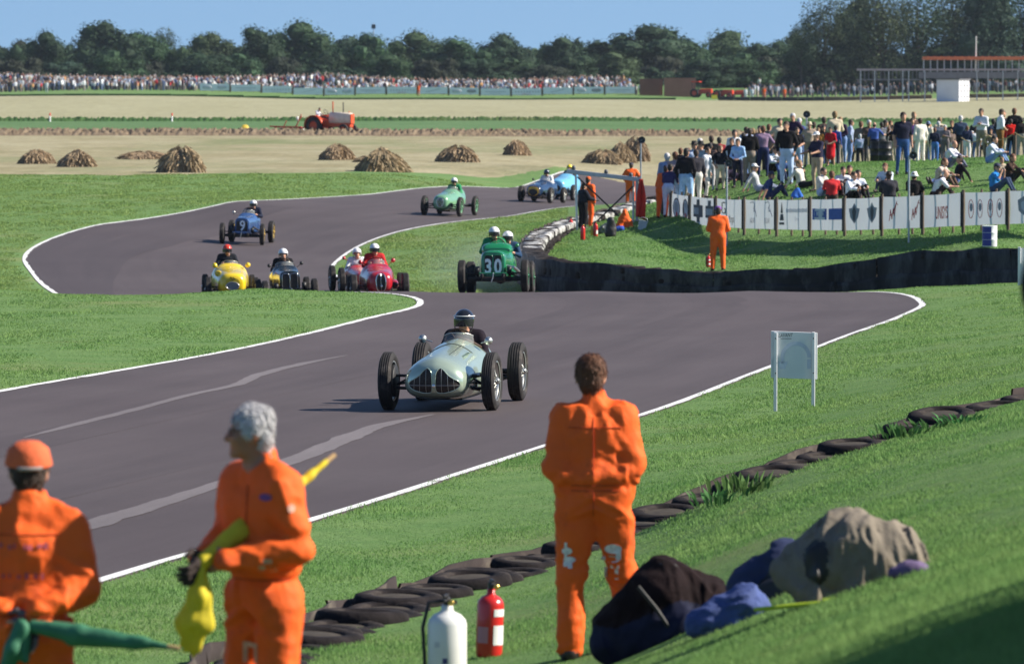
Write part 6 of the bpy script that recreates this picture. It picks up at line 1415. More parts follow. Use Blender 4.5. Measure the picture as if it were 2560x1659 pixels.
for i, (x, y, w) in enumerate([(30, 122, 130), (130, 138, 120), (268, 118, 120), (330, 132, 90), (470, 116, 170), (560, 126, 110), (655, 120, 90), (760, 112, 110), (900, 128, 120), (1010, 124, 110), (1100, 132, 90), (1195, 136, 150), (1270, 142, 110), (1330, 122, 110), (1430, 124, 130), (1545, 118, 110), (1640, 128, 130), (1735, 124, 130), (1820, 118, 120)]):
    tree(x * A, y * A, w * A * 1.25, 905 + (i * 29 % 4) * 8, (4, 2, 0)[i % 3], (2, 0, 1)[i % 3], 'low bushy thorn in front of the far tree belt, %s from the left' % _ord[i], 'thorns before the tree belt', 'thorn_bush', ybase=216)
for i, (x, y, w, v, lm) in enumerate([(1862, 40, 70, 5, 3), (1915, -45, 130, 6, 3), (1985, -20, 120, 3, 0), (2050, -80, 170, 6, 3), (2130, -60, 160, 6, 0), (2215, -90, 180, 6, 3), (2300, -70, 170, 7, 0), (2385, -80, 190, 6, 0), (2470, -60, 190, 7, 0)]):
    tree(x * A, y * A, w * A * 1.25, 870 + (i % 3) * 12, v, lm, 'tall loose-crowned tree over the right-hand stand, %s from the left' % _ord[i], 'tall trees at the right', 'tall_tree', ybase=205)
for i, (x, y, w) in enumerate([(1890, 100, 140), (1985, 110, 150), (2080, 108, 160), (2180, 112, 150), (2270, 100, 150), (2360, 96, 160), (2440, 100, 150)]):
    tree(x * A, y * A, w * A * 1.35, 880 + i % 2 * 6, (0, 2, 1)[i % 3], (0, 1)[i % 2], 'dark understorey tree beneath the tall right-hand trees, %s from the left' % _ord[i], 'understorey at the right', 'understorey_tree', ybase=228)
g = GP(934, 960); b = MB(); zt = ZD(58, 960) - g.z; t = empty('aerial_mast', g, label='thin aerial mast rising out of the tree belt', cat='mast'); b.tube((0, 0, 0), (0, 0, zt), .12, .07, n=6); b.build('mast', [M_GALV], t); b = MB(); b.box((0, 0, zt - .6), (.7, .2, .7)); b.build('antenna', [M_HORN], t)

def hedge(name, p0, p1, d, h, label, seed):
    m_, _c = crown_mesh(seed, nl=1500, lobes=12, size=.075, tall=.8); Vb = np.empty(len(m_.vertices) * 3, np.float32); m_.vertices.foreach_get('co', Vb); Vb = Vb.reshape(-1, 3); Fb = np.array([list(p.vertices) for p in m_.polygons]); r = np.random.default_rng(seed); V = []; F = []; o = 0
    for px in np.arange(p0, p1, 42.0):
        dd = d + r.uniform(-6, 6); x = XD(px, dd); a = r.uniform(0, 6.28); s = r.uniform(.8, 1.25); hh = h * r.uniform(.7, 1.2) / 1.7; v = Vb * np.array([3.4 * s, 3.4 * s, hh]); V.append(np.stack([v[:, 0] * math.cos(a) - v[:, 1] * math.sin(a) + x, v[:, 0] * math.sin(a) + v[:, 1] * math.cos(a) + dd, v[:, 2] + tz(x, dd) - .4], -1)); F.append(Fb + o); o += len(Vb)
    tag(link(name, npmesh(name, np.concatenate(V), np.concatenate(F), [LEAF[0]], smooth=False)), label, 'wood', kind='stuff')
hedge('woodland', -330, 2900, 1010, 8.5, 'dark wood closing the gaps behind the far tree belt', 31); hedge('hedgerow', -330, 2000, 925, 3.2, 'low tangled hedgerow between the far crowd and the trees', 32)
# ------------------------------------------------------------------ far crowd: one mass of small figures
def crowd_mat():
    m = bpy.data.materials.new('crowd_clothes'); m.use_nodes = True; n, l = m.node_tree.nodes, m.node_tree.links; a = n.new('ShaderNodeAttribute'); a.attribute_name = 'Col'
    l.new(a.outputs['Color'], n['Principled BSDF'].inputs['Base Color']); n['Principled BSDF'].inputs['Roughness'].default_value = .85; return m
M_CROWD = crowd_mat()
def fig():
    b = MB(); b.loft([[(x * w, y * dp, z) for x, y in ((-1, -.7), (0, -1), (1, -.7), (1, .7), (0, 1), (-1, .7))] for w, dp, z in ((.17, .11, .0), (.17, .12, .45), (.16, .12, .85))], 0, True)
    b.loft([[(x * w, y * dp, z) for x, y in ((-1, -.7), (0, -1), (1, -.7), (1, .7), (0, 1), (-1, .7))] for w, dp, z in ((.18, .13, .85), (.25, .15, 1.2), (.24, .13, 1.42), (.07, .07, 1.5))], 1, True); b.ball((0, -.02, 1.62), (.1, .11, .13), 6, 2); b.ball((0, .02, 1.68), (.105, .11, .1), 6, 3)
    return np.array(b.v), b.f, b.m
_FV, _FF, _FM = fig()
def crowd(name, label, spots, pal, seed):
    r = np.random.default_rng(seed); V = []; F = []; CO = []; o = 0
    botp = [lin(c) for c in ('#23262f', '#3b4a66', '#4d4640', '#2b2b2e', '#8a8378', '#5a6a88')]; vm = np.zeros(len(_FV), int)
    for f, m in zip(_FF, _FM):
        for i in f: vm[i] = m
    for x, y, z, s in spots:
        a = r.normal(0, .9); ca, sa = math.cos(a), math.sin(a); v = _FV * s * r.uniform(.93, 1.07); v = np.stack([v[:, 0] * ca - v[:, 1] * sa + x, v[:, 0] * sa + v[:, 1] * ca + y, v[:, 2] + z], -1)
        V.append(v); F += [[i + o for i in f] for f in _FF]; o += len(v)
        cs = np.array([botp[r.integers(len(botp))], pal[r.integers(len(pal))], (.36, .2, .14), [(.04, .025, .018), (.15, .1, .06), (.3, .3, .3), (.6, .6, .6), (.02, .02, .02)][r.integers(5)]])
        CO.append(cs[vm])
    V = np.concatenate(V); CO = np.concatenate(CO); me = bpy.data.meshes.new(name); me.from_pydata(V.tolist(), [], F); at = me.color_attributes.new('Col', 'FLOAT_COLOR', 'POINT')
    at.data.foreach_set('color', np.concatenate([CO, np.ones((len(CO), 1))], 1).astype(np.float32).ravel()); me.materials.append(M_CROWD); me.update()
    return tag(link(name, me), label, 'crowd', kind='stuff')
PAL = [lin(c) for c in ('#d9d9dd', '#c9cbd6', '#e4e2dc', '#a9b4cc', '#2a2c3c', '#1f2026', '#343a55', '#a8282c', '#4a5578', '#5c6d95', '#8c7a6a', '#b98a5a', '#3e4a3e', '#cfd2da', '#6c4a52', '#8994b5', '#b9bed0', '#e8e8ea', '#44332f')]
PAL_SHADED = [lin(c) for c in ('#23232b', '#2c3040', '#4c4c5c', '#5a2a30', '#6d7488', '#8f95a5', '#2f3a30', '#3a2a2c', '#a5a8b5')]  # darker clothes: the shade of the trees is put into these colours
spots = []; rr = np.random.default_rng(5)
for k, d in enumerate(np.linspace(853, 884, 11)):
    for px in np.arange(-260, 1600 - k * 4, 8.6):
        p = px + rr.normal(0, 3)
        if rr.random() < .1: continue
        dd = d + rr.normal(0, .6); x = XD(p, dd); spots.append((x, dd, 0, .74 if k < 7 and rr.random() < .75 else rr.uniform(.92, 1.05)))
sp_ = np.array(spots); sp_[:, 2] = terrain(sp_[:, 0], sp_[:, 1]) - .02; spots = [tuple(q) for q in sp_]
crowd('far_crowd', 'dense far crowd along the bank under the tree belt', spots, PAL, 8)
spots = []
for k, d in enumerate(np.linspace(853, 880, 6)):
    for px in np.arange(1880, 2760, 11.5):
        if rr.random() < .25: continue
        p = px + rr.normal(0, 4); dd = d + rr.normal(0, .7); spots.append((XD(p, dd), dd, 0, .76 if rr.random() < .5 else 1.0))
sp_ = np.array(spots); sp_[:, 2] = terrain(sp_[:, 0], sp_[:, 1]) - .02
crowd('far_crowd', 'sparser crowd in the shade behind the right-hand stand', [tuple(q) for q in sp_], PAL_SHADED, 9)
# far advertising banners
D1 = 846.0
for i in range(14):
    p0, p1 = 500 + i * 78, 500 + (i + 1) * 78 - 5; g = GP((p0 + p1) / 2, D1); w = (p1 - p0) / FPX * D1; t = empty('far_banner', g, label='white advertising banner before the far crowd, %s from the left' % _ord[i], cat='banner', group='far banners')
    b = MB(); b.box((0, 0, .72), (w, .03, 1.0)); b.build('panel', [mat('far_vinyl', (.86, .87, .93), rough=.6, var=.05)], t); b = MB(); b.box((w / 2 + .14, 0, .75), (.22, .15, 1.6)); b.build('post', [M_WOODP], t)
    b = MB(); q = i % 4
    if q == 0: b.ball((1.1, -.03, .72), (.75, .03, .3), 10); b2 = MB(); b2.ball((-1.1, -.03, .72), (.75, .03, .3), 10); b2.build('printed_mark', [INK['pale']], t)
    elif q == 1: b.box((0, -.03, .75), (w * .7, .03, .12)); b.box((0, -.03, .5), (w * .4, .03, .07))
    elif q == 2:
        for k in range(9): b2 = MB(); b2.box((-1.6 + .42 * k, -.03, .72), (.2, .03, .26)); b2.build('printed_letter', [INK['pale']], t)
        b.box((0, -.03, .4), (w * .3, .03, .06))
    else: b.add([(-1.2, -.03, .5), (-.9, -.03, .5), (1.2, -.03, .95), (.9, -.03, .95)], [[0, 1, 2, 3]])
    b.build('printed_mark', [INK['pale'] if i < 6 else INK[('grey', 'pale', 'pink', 'grey')[q]]], t)
# distinct far people
def far_person(px, d, cols, label, key, arms='down', rz=0.0, hat=None): 
    J = pose('stand', arms, seed=90 + key); return person(GP(px, d), rz, ('far', arms, key), J, cols, label, h=.05, hatk='cap' if hat else None, hatc=hat)
far_person(1046, 838, ORG, 'lone marshal in orange in front of the far banners', 1); far_person(117, 838, C('#e2e4ea', '#e2e4ea'), 'person in white at the left end of the far crowd', 2)
far_person(1864, 822, C('#dfe3ec', '#dfe3ec'), 'left of two people in white overalls by the far red machines', 3); far_person(1880, 826, C('#d3d9e6', '#d3d9e6'), 'right of two people in white overalls by the far red machines', 4); far_person(1961, 832, ORG, 'orange marshal before the shaded crowd at the right', 5); far_person(1910, 834, ORG, 'orange marshal just right of the two people in white overalls', 6); far_person(1898, 905, C('#e4e6ea', '#9a9aa5'), 'person in white standing above the far barrier near the brick-red boxes', 7)
# brick-red containers, red machines, barriers
M_BRICK = mat('brick_red_sheet', (.30, .115, .075), rough=.7, var=.1, scale=.6); M_TRED = mat('tractor_red', (.62, .05, .02), rough=.35, var=.08); M_DKW = mat('dark_barrier', (.03, .028, .03), rough=.9, var=.3, scale=.5); M_EARTH = mat('earth_kerb', (.13, .085, .055), rough=.95, var=.3, scale=.6)
def far_box(px0, px1, yt, yb, d, dep, m, name, label, cat, door=True):
    g = GP((px0 + px1) / 2, d); w = (px1 - px0) / FPX * d; z0, z1 = ZD(yb, d) - g.z, ZD(yt, d) - g.z; t = empty(name, g, label=label, cat=cat); b = MB(); b.box((0, dep / 2, (min(z0, 0) + z1) / 2), (w, dep, z1 - min(z0, 0))); b.build('box_body', [m], t)
    for k in range(int(w / .45)):
        b = MB(); b.box((-w / 2 + .25 + k * .45, -.03, (max(z0, 0) + z1) / 2), (.12, .06, (z1 - max(z0, 0)) * .9)); b.build('rib', [m], t)
    b = MB(); b.box((0, dep / 2, z1 + .05), (w + .15, dep + .15, .1)); b.build('roof_edge', [m], t)
far_box(1600, 1657, 199, 237, 846, 2.5, M_BRICK, 'container', 'darker brick-red container at the end of the far banners', 'container'); far_box(1661, 1739, 197, 241, 842, 2.5, mat('brick_sheet_light', (.40, .17, .12), rough=.7, var=.1, scale=.6), 'container', 'lighter brick-red container beside the far red tractor', 'container')
def wheel_simple(b, c, r, w, mi_t, mi_r, n=18):
    b.lathe([(r * .55, -w / 2), (r * .9, -w / 2), (r, -w * .35), (r, w * .35), (r * .9, w / 2), (r * .55, w / 2)], c, (1, 0, 0), n, mi_t); b.lathe([(.001, -w * .2), (r * .3, -w * .25), (r * .56, -w * .4), (r * .56, w * .4), (r * .3, w * .25), (.001, w * .2)], c, (1, 0, 0), n, mi_r)
def small_tractor(px, d, rz, label, cab=True, sc=1.0):
    t = empty('tractor', GP(px, d), rz=rz, label=label, cat='tractor', sc=sc); b = MB(); b.box((0, -.9, 1.0), (.7, 1.9, .75), ch=.1); b.box((0, .5, .8), (.6, 1.2, .6), ch=.06); b.build('bonnet', [M_TRED], t)
    if cab: 
        for x in (-.55, .55):
            for y in (.2, 1.2): b = MB(); b.tube((x, y, 1.0), (x, y, 2.4), .05, n=6); b.build('cab_post', [M_BLACKM], t)
        b = MB(); b.box((0, .7, 2.45), (1.4, 1.3, .14), ch=.03); b.build('roof', [M_TRED], t)
    for x, y, r in ((-.75, .8, .7), (.75, .8, .7), (-.6, -1.4, .4), (.6, -1.4, .4)): b = MB(); wheel_simple(b, (x, y, r), r, .32, 0, 1); b.build('wheel', [M_TYRE, M_TRED], t)
small_tractor(1752, 838, R(70), 'red tractor parked against the lighter brick-red container', sc=.95); small_tractor(1808, 835, R(60), 'red machine left of the people in white overalls', False, .9); small_tractor(1838, 836, R(85), 'red machine close beside the people in white overalls', False, .85)
g = GP(1786, 806); t = empty('yellow_board', g, label='small yellow board at the far field edge', cat='sign'); b = MB(); b.box((0, 0, .55), (.8, .05, .55)); b.build('panel', [mat('board_yellow', (.75, .72, .06), rough=.5)], t); b = MB(); b.tube((-.3, .04, -.1), (-.3, .04, .5), .03); b.tube((.3, .04, -.1), (.3, .04, .5), .03); b.build('legs', [M_GALV], t)
def low_wall(name, ps, d, h, m, label, step=40):
    g0 = GP(ps[0], d); t = empty(name, g0, label=label, cat='barrier'); k = ps[0]
    while k < ps[1]:
        e = min(k + step, ps[1]); a, c = GP(k, d) - g0, GP(e, d) - g0; hh = h * random.uniform(.92, 1.06); b = MB(); b.box((a + c) / 2 + Vector((0, 0, hh / 2 - .1)), ((c - a).x - .04, .5, hh + .2), ch=.05); b.build('section', [m], t); k = e
low_wall('tyre_bank', (1795, 2062), 808, .62, M_DKW, 'dark low barrier at the far edge of the field, right of the yellow board'); low_wall('earth_bank', (2062, 2330), 807, .6, M_EARTH, 'brown low bank at the field edge, left of the white hut'); low_wall('earth_bank', (2418, 2760), 807, .6, M_EARTH, 'brown low bank at the field edge, right of the white hut'); low_wall('dark_kerb', (-200, 1690), 812, .28, M_ROUGH, 'low dark grassy kerb below the far banners', 90)
# spectator stand at the right
D2 = 780.0; g = GP(2380, D2); t = empty('spectator_stand', g, label='raised timber stand on poles with an orange scalloped canopy', cat='stand')
def sp3(px, py, dy=0.0): return Vector((XD(px, D2), D2 + dy, ZD(py, D2))) - g
M_SLATE = mat('grey_timber', (.17, .17, .19), rough=.85, var=.15, scale=1.0); M_AWN = mat('orange_canvas', (.66, .17, .07), rough=.7, var=.15, scale=2)
def bx3(a, c, m, name, dep=.3):
    b = MB(); b.box((a + c) / 2, (abs(c.x - a.x), dep, abs(c.z - a.z))); return b.build(name, [m], t)
bx3(sp3(2140, 172), sp3(2640, 177), mat('rail_pink', (.36, .31, .33), rough=.8), 'top_rail', .2); bx3(sp3(2300, 180, 2), sp3(2640, 196, 2), M_SLATE, 'deck', 4.0)
for px in range(2308, 2640, 17): b = MB(); a = sp3(px, 180, .5); b.tube(a, sp3(px, 150, .5), .09, n=6); b.build('cabin_post', [M_GALV], t)
for k in range(20):
    px = 2310 + k * 17; b = MB(); a = sp3(px + 8, 146, .4); b.ball(a, (.46, .5, .26), 10); b.build('canopy_scallop', [M_AWN], t)
bx3(sp3(2306, 150, .6), sp3(2640, 142, .6), M_AWN, 'canopy', 3.0)
for px in (2150, 2185, 2220, 2255, 2270, 2310, 2440, 2468, 2505, 2542, 2580): b = MB(); b.tube(sp3(px, 176), Vector((sp3(px, 176).x, 0, tz(XD(px, D2), D2) - g.z - .1)), .085, n=6); b.build('leg', [M_GALV], t)
for px in range(2150, 2300, 10): b = MB(); b.tube(sp3(px, 176, .1), sp3(px, 198, .1), .05, n=5); b.build('baluster', [M_SLATE], t)
bx3(sp3(2140, 198, .1), sp3(2300, 201, .1), M_SLATE, 'lower_rail', .15)
b = MB(); b.tube(sp3(2437, 178), sp3(2438, 90), .12, .07, n=6); b.build('flag_pole', [M_WHITEP], t)
g = GP(2372, 770); t = empty('timing_hut', g, rz=R(-32), label='white wooden hut beneath the right-hand stand', cat='hut'); zt = ZD(200, 770) - g.z; b = MB(); b.box((0, 1.2, zt / 2), (3.4, 3.0, zt)); b.build('walls', [mat('hut_white', (.72, .73, .78), rough=.7, var=.04, scale=.8)], t)
b = MB(); b.box((0, 1.2, zt + .07), (3.7, 3.3, .14)); b.build('roof', [M_SLATE], t)
for y in (.5, 1.5, 2.3): b = MB(); b.box((1.72, y - .2, zt / 2), (.05, .07, zt * .96)); b.build('batten', [M_SLATE], t)
for z in (.25, .5, .75): b = MB(); b.box((1.72, 1.2, zt * z), (.045, 2.9, .06)); b.build('batten', [M_SLATE], t)

# ------------------------------------------------------------------ field: stooks, marker posts, tractor with plough
M_STRAW = leaf_mat('straw', (.38, .285, .18), .2, .75, 1.2, .006); M_STRAWC = mat('straw_core', (.20, .13, .07), rough=.95, var=.3, scale=8)
def stook(seed, n=2600):
    r = np.random.default_rng(seed); a = r.uniform(0, 6.283, n); t = r.uniform(0.12, 1.0, n) ** .8
    lob = 1 + .16 * np.sin(a * 3 + seed * 2) + .1 * np.sin(a * 5 + seed); R_ = .54 * lob * (1 - t ** 1.9) ** .62 + .03
    P1 = np.stack([R_ * np.cos(a), R_ * .85 * np.sin(a), t * (.93 + .1 * np.sin(a * 2 + seed))], -1); L = r.uniform(.2, .5, n)
    out = np.stack([np.cos(a), np.sin(a), np.zeros(n)], -1); P0 = P1 + out * (L * (.25 + .3 * t))[:, None] - np.array([0, 0, 1]) * (L * (1 - .35 * t))[:, None] + r.normal(0, .05, (n, 3)); P0[:, 2] = np.maximum(P0[:, 2], .0)
    s = np.cross(P1 - P0, r.normal(0, 1, (n, 3))); s /= np.linalg.norm(s, axis=1)[:, None] + 1e-6; s *= .02; P1 = P1 + r.normal(0, .03, (n, 3))
    mid = (P0 + P1) / 2 + out * .03; V = np.stack([P0 - s, P0 + s, mid + s, P1 + s * .6, P1 - s * .6, mid - s], 1).reshape(-1, 3); i = np.arange(n)[:, None] * 6
    F = np.concatenate([i + np.array([[0, 1, 2, 5]]), i + np.array([[5, 2, 3, 4]])]); me = npmesh('straw', V, F, [M_STRAW], smooth=False)
    b = MB(); b.lathe([(.55, 0), (.5, .3), (.38, .62), (.22, .8), (.001, .86)], n=14); return me, b.mesh('sheaf_core', [M_STRAWC])
ST3 = [stook(k) for k in range(3)]
for i, (x, yb, w, h, lb) in enumerate([(85, 383, 70, 36, 'leftmost straw stook in the stubble'), (180, 390, 84, 43, 'second straw stook from the left'), (335, 372, 105, 22, 'flattened spread of straw left of the tallest left-hand stook'), (423, 402, 100, 62, 'tall ragged straw stook, largest at the left'), (783, 374, 70, 40, 'squat straw stook below the tractor'), (846, 379, 46, 18, 'small fallen sheaf between two stooks below the tractor'), (887, 399, 104, 56, 'large straw stook below and right of the tractor'), (1065, 379, 82, 42, 'straw stook left of centre, alone'), (1200, 363, 58, 38, 'small upright straw stook furthest back'), (1402, 383, 76, 36, 'left stook of the cluster near the gantry'), (1442, 380, 66, 50, 'middle stook of the cluster near the gantry'), (1477, 377, 58, 58, 'right and tallest stook of the cluster near the gantry')]):
    px, py = x * A, yb * A; g = GR(px, py, 255); s = FPX / g.y; t = empty('straw_stook', g - Vector((0, 0, .03)), rz=i * 1.7, label=lb, cat='stook', group=None); m_ = ST3[i % 3]; sx, sz = w * A / s / 1.15, h * A / s
    link('straw', m_[0], t, sc=(sx, sx, sz)); link('sheaf_core', m_[1], t, sc=(sx, sx, sz))
for px, lb in ((125, 'left red and white marker post in the field'), (430, 'right red and white marker post in the field')):
    g = GP(px, 518); t = empty('marker_post', g, label=lb, cat='post'); 
    for k, m_ in enumerate((M_WHITEP, M_WHITEP, M_TRED)): b = MB(); b.lathe([(.07, 0), (.075, .27), (.001, .275)], (0, 0, k * .28), n=10); b.build('band', [m_], t)
g = GP(812, 432); t = empty('tractor', g, rz=R(58), label='orange-red vintage tractor ploughing in the field', cat='tractor', sc=1.2)      # local -Y is forward
M_TOR = mat('tractor_orange', (.66, .085, .02), rough=.4, var=.08)
b = MB(); b.loft([ring(y, zb, zt, hw, (zb + zt) / 2, pu=.5, qu=.5, pd=.5, qd=.5, n=20) for y, zb, zt, hw in ((-2.05, .75, 1.3, .2), (-2.0, .7, 1.38, .24), (-1.2, .68, 1.42, .27), (-.5, .7, 1.42, .27), (-.45, .75, 1.3, .22))]); b.build('bonnet', [mat('bonnet_glare', (.75, .62, .5), rough=.18, coat=.6)], t)  # pale colour paints the glare on the bonnet top
b = MB(); b.box((0, -1.2, .62), (.42, 1.7, .3), ch=.04); b.box((0, .1, .72), (.42, 1.1, .46), ch=.06); b.build('gearbox', [M_TOR], t); b = MB(); b.box((0, -2.09, 1.0), (.4, .06, .62), ch=.02); b.build('radiator', [M_TOR], t)
for s in (-1, 1):
    b = MB(); wheel_simple(b, (s * .68, .35, .56), .56, .3, 0, 1, 24); b.build('rear_wheel', [M_TYRE, M_TOR], t); b = MB(); wheel_simple(b, (s * .52, -1.75, .34), .34, .16, 0, 1); b.build('front_wheel', [M_TYRE, M_TOR], t)
    b = MB(); vs = [(s * (.5 + .36 * q), .35 + .68 * math.cos(a), .56 + .68 * math.sin(a)) for a in np.linspace(-.2, 2.9, 14) for q in (0, 1)]; b.add(vs, [[2 * k, 2 * k + 1, 2 * k + 3, 2 * k + 2] for k in range(13)], 0, True); b.add([(s * .5, .35 + .68 * math.cos(a), .56 + .68 * math.sin(a)) for a in np.linspace(-.2, 2.9, 14)] + [(s * .5, .1, .4)], [list(range(15))]); o = b.build('mudguard', [M_TOR], t); o.modifiers.new('thickness', 'SOLIDIFY').thickness = .03
b = MB(); b.tube((-.2, -.75, 1.4), (-.2, -.75, 2.1), .04, n=8); b.build('exhaust_stack', [M_TOR], t); b = MB(); b.tube((.16, -1.3, 1.4), (.16, -1.3, 2.05), .035, n=8); b.build('air_stack', [M_BLACKM], t); b = MB(); b.lathe([(.001, .06), (.05, .05), (.06, 0)], (0, -1.85, 1.42), n=10); b.build('radiator_cap', [M_TOR], t)
b = MB(); n_ = 18; b.path([(.2 * math.cos(6.283 * k / n_), -.1 + .1 * math.sin(6.283 * k / n_), 1.42 + .17 * math.sin(6.283 * k / n_)) for k in range(n_ + 1)], .02, 6); b.tube((0, -.1, 1.4), (0, -.45, 1.2), .02); b.build('steering_wheel', [M_BLACKM], t); b = MB(); b.box((0, .45, 1.0), (.45, .4, .06), ch=.02); b.build('seat', [M_TOR], t)
b = MB(); b.ball((.26, -1.2, .8), (.08, .5, .22), 10); b.build('engine', [M_CHROME], t)
bpy.context.view_layer.update(); p = t.matrix_world @ Vector((0, .4, 1.0)); J = pose('drive', seed=0); J['head'] = J['head'] + v3(0, -.12, -.02); J['neck'] = J['neck'] + v3(0, -.08, 0)
person(p, R(58), 'tractor_driver', J, C('#d6dae2', '#23252e'), 'tractor driver in a white shirt bent over the wheel', hair='dark', h=.03)
g = GP(716, 434); t = empty('plough', g, rz=R(62), label='red trailed plough behind the vintage tractor', cat='plough'); M_PL = mat('plough_red', (.55, .07, .045), rough=.5, var=.15)
for a, c in (((-.3, -1.5, .55), (-.3, 1.3, .6)), ((.3, -1.5, .5), (.3, 1.2, .55)), ((-.3, -1.2, .55), (.3, .4, .55)), ((0, -2.2, .45), (0, -1.2, .5)), ((-.3, .9, .55), (.3, .2, .55))): b = MB(); b.tube(a, c, .055, n=6); b.build('frame_bar', [M_PL], t)
for a, c in (((-.3, -1.0, .5), (-.35, -1.5, 1.5)), ((.25, -.6, .5), (.2, -1.2, 1.35)), ((0, .3, .5), (0, .0, 1.0))): b = MB(); b.tube(a, c, .035, n=6); b.ball(c, .05, 8); b.build('lever', [M_PL], t)
for y in (-.5, .2, .9): b = MB(); b.add([(0, y, .55), (.08, y + .05, .0), (.35, y + .45, .02), (.3, y + .4, .35)], [[0, 1, 2, 3]]); o = b.build('mouldboard', [M_PL], t); o.modifiers.new('thickness', 'SOLIDIFY').thickness = .03
b = MB(); wheel_simple(b, (.45, -1.0, .3), .3, .1, 0, 0); b.build('land_wheel', [M_GALV], t); b = MB(); b.lathe([(.001, 0), (.08, 0), (.08, .3), (.001, .3)], (-.3, -1.15, 1.05), n=10); b.build('white_can', [M_WHITEP], t)
g = GR(610, 327, 380); t = empty('yellow_board', g, rot=(R(-20), R(25), 0), label='yellow disc-shaped board lying on the ploughed strip left of the plough', cat='sign'); b = MB(); b.lathe([(.001, .02), (.3, .02), (.32, 0), (.3, -.02), (.001, -.02)], (0, 0, .22), (0, 1, 0), 18); b.build('panel', [mat('board_amber', (.75, .5, .06), rough=.5)], t); b = MB(); b.tube((-.2, .1, .1), (-.5, .2, 0), .06); b.build('prop', [M_BLACKM], t)
# ------------------------------------------------------------------ foreground marshals, modelled finely
def hand(w, fwd, side, curl=0.6, reg=SKIN, s=1.0, thumb=1):
    """palm and five fingers from the wrist; fwd along the hand, side towards the thumb"""
    w, fwd, side = v3(*w), v3(*fwd), v3(*side); fwd = fwd / np.linalg.norm(fwd); side = side - fwd * (side @ fwd); side = side / np.linalg.norm(side); nrm = np.cross(fwd, side)
    P = [('c', w, w + fwd * .03 * s, .030 * s, .032 * s, .01, reg)]
    for k in range(4):
        o = side * (.030 - .020 * k) * s; P.append(('c', w + fwd * .02 * s + o * .8, w + fwd * .085 * s + o, .017 * s, .0125 * s, .012, reg))
        L = (.040, .046, .043, .034)[k] * s; a = w + fwd * .088 * s + o; c1, s1 = math.cos(curl), math.sin(curl); d1 = fwd * c1 + nrm * s1; b_ = a + d1 * L; d2 = fwd * math.cos(curl * 2.1) + nrm * math.sin(curl * 2.1); c_ = b_ + d2 * L * .75
        P.append(('c', a, b_, .0105 * s, .0095 * s, .004, reg)); P.append(('c', b_, c_, .0095 * s, .008 * s, .003, reg))
    t0 = w + fwd * .02 * s + side * .03 * s; t1 = t0 + (fwd * .6 + side * .6 + nrm * .35) * .045 * s; t2 = t1 + (fwd * .9 + side * .05 + nrm * .45) * .032 * s
    P += [('c', t0, t1, .015 * s, .011 * s, .01, reg), ('c', t1, t2, .011 * s, .009 * s, .004, reg)]
    return P
def suit_folds(seed, amp=1.0, J=None, waist=1.02):
    """folds of loose cotton: long drapes on the body, cross wrinkles at elbows, knees and waist, a gathered waistband"""
    def rid(n): return 1 - 2 * np.abs(n)
    def f(P, rg):
        m = (rg == TOP) | (rg == BOT); wob = P + .05 * np.stack([vnoise(P * 4, seed + 9), vnoise(P * 4 + 5, seed + 10), vnoise(P * 4 + 11, seed + 11)], -1)
        d1 = rid(vnoise(wob * np.array([8.5, 8.5, 2.0]), seed)); d2 = vnoise(wob * np.array([4.0, 4.0, 3.0]), seed + 1)
        ang = P[:, 2] + .5 * np.abs(P[:, 0]); x1 = rid(vnoise(np.stack([wob[:, 0] * 4.5, wob[:, 1] * 4.5, ang * 15], -1), seed + 2))
        k = np.zeros(len(P))
        if J is not None:
            for key in ('elb', 'kne', 'wri', 'ank'):
                for s in (-1, 1): k = np.maximum(k, np.exp(-(np.linalg.norm(P - J[key, s], axis=1) / .15) ** 2))
            k = np.maximum(k, np.exp(-((P[:, 2] - .86) / .09) ** 2) * .8)
        wb = np.exp(-((P[:, 2] - waist) / .022) ** 2) * (np.abs(P[:, 0]) < .2)
        blouse = np.exp(-((P[:, 2] - waist - .07) / .05) ** 2) * (np.abs(P[:, 0]) < .2)
        return np.where(m, amp * (-.016 * d1 * (1 - .6 * k) - .012 * d2 - .019 * x1 * k - .0045 * rid(vnoise(wob * np.array([21.0, 21.0, 15.0]) + 4, seed + 6)) + .016 * wb - .016 * blouse), np.where(rg == HAIR, .004 * vnoise(P * np.array([26, 26, 12.0]), seed), 0))
    return f
def band(o, name, m, place_pts, par=None): pass
def decal(o, me, dirw, pts_list, m, name='printed_mark', off=.006, origin=None):
    """flat printed shapes carried on to the cloth: outlines in the body's own x,z seen along dirw (local)"""
    V = np.empty(len(me.vertices) * 3, np.float32); me.vertices.foreach_get('co', V); bv = BVHTree.FromPolygons([Vector(v) for v in V.reshape(-1, 3)], [list(p.vertices) for p in me.polygons])
    d = Vector(dirw).normalized(); u = Vector((-d.y, d.x, 0)).normalized()
    for pts in pts_list:
        vs = []
        for a, z in pts:
            st = u * a + Vector((0, 0, z)) - d * 2; h = bv.ray_cast(st, d); vs.append((h[0] if h[0] is not None else u * a + Vector((0, 0, z))) - d * off)
        b = MB(); c = sum(vs, Vector()) / len(vs); b.add([c] + vs, [[0, i + 1, (i + 1) % len(vs) + 1] for i in range(len(vs))], 0, True); b.build(name, [m], o)
M_GLOVE = mat('dark_glove', (.03, .018, .016), rough=.8, bump=.4); M_GLOVEG = mat('grey_glove', (.16, .13, .13), rough=.85, var=.3, bump=.5); M_WMARK = mat('reflective_white', (.72, .68, .70), rough=.5, var=.25, scale=40); M_PMARK = mat('purple_print', (.16, .06, .22), rough=.7, var=.2); M_GMARK = mat('grey_print', (.62, .34, .24), rough=.6, var=.3, scale=30)
def circ(cx, cz, a, c, n=14): return [(cx + a * math.cos(6.2832 * k / n), cz + c * math.sin(6.2832 * k / n)) for k in range(n)]
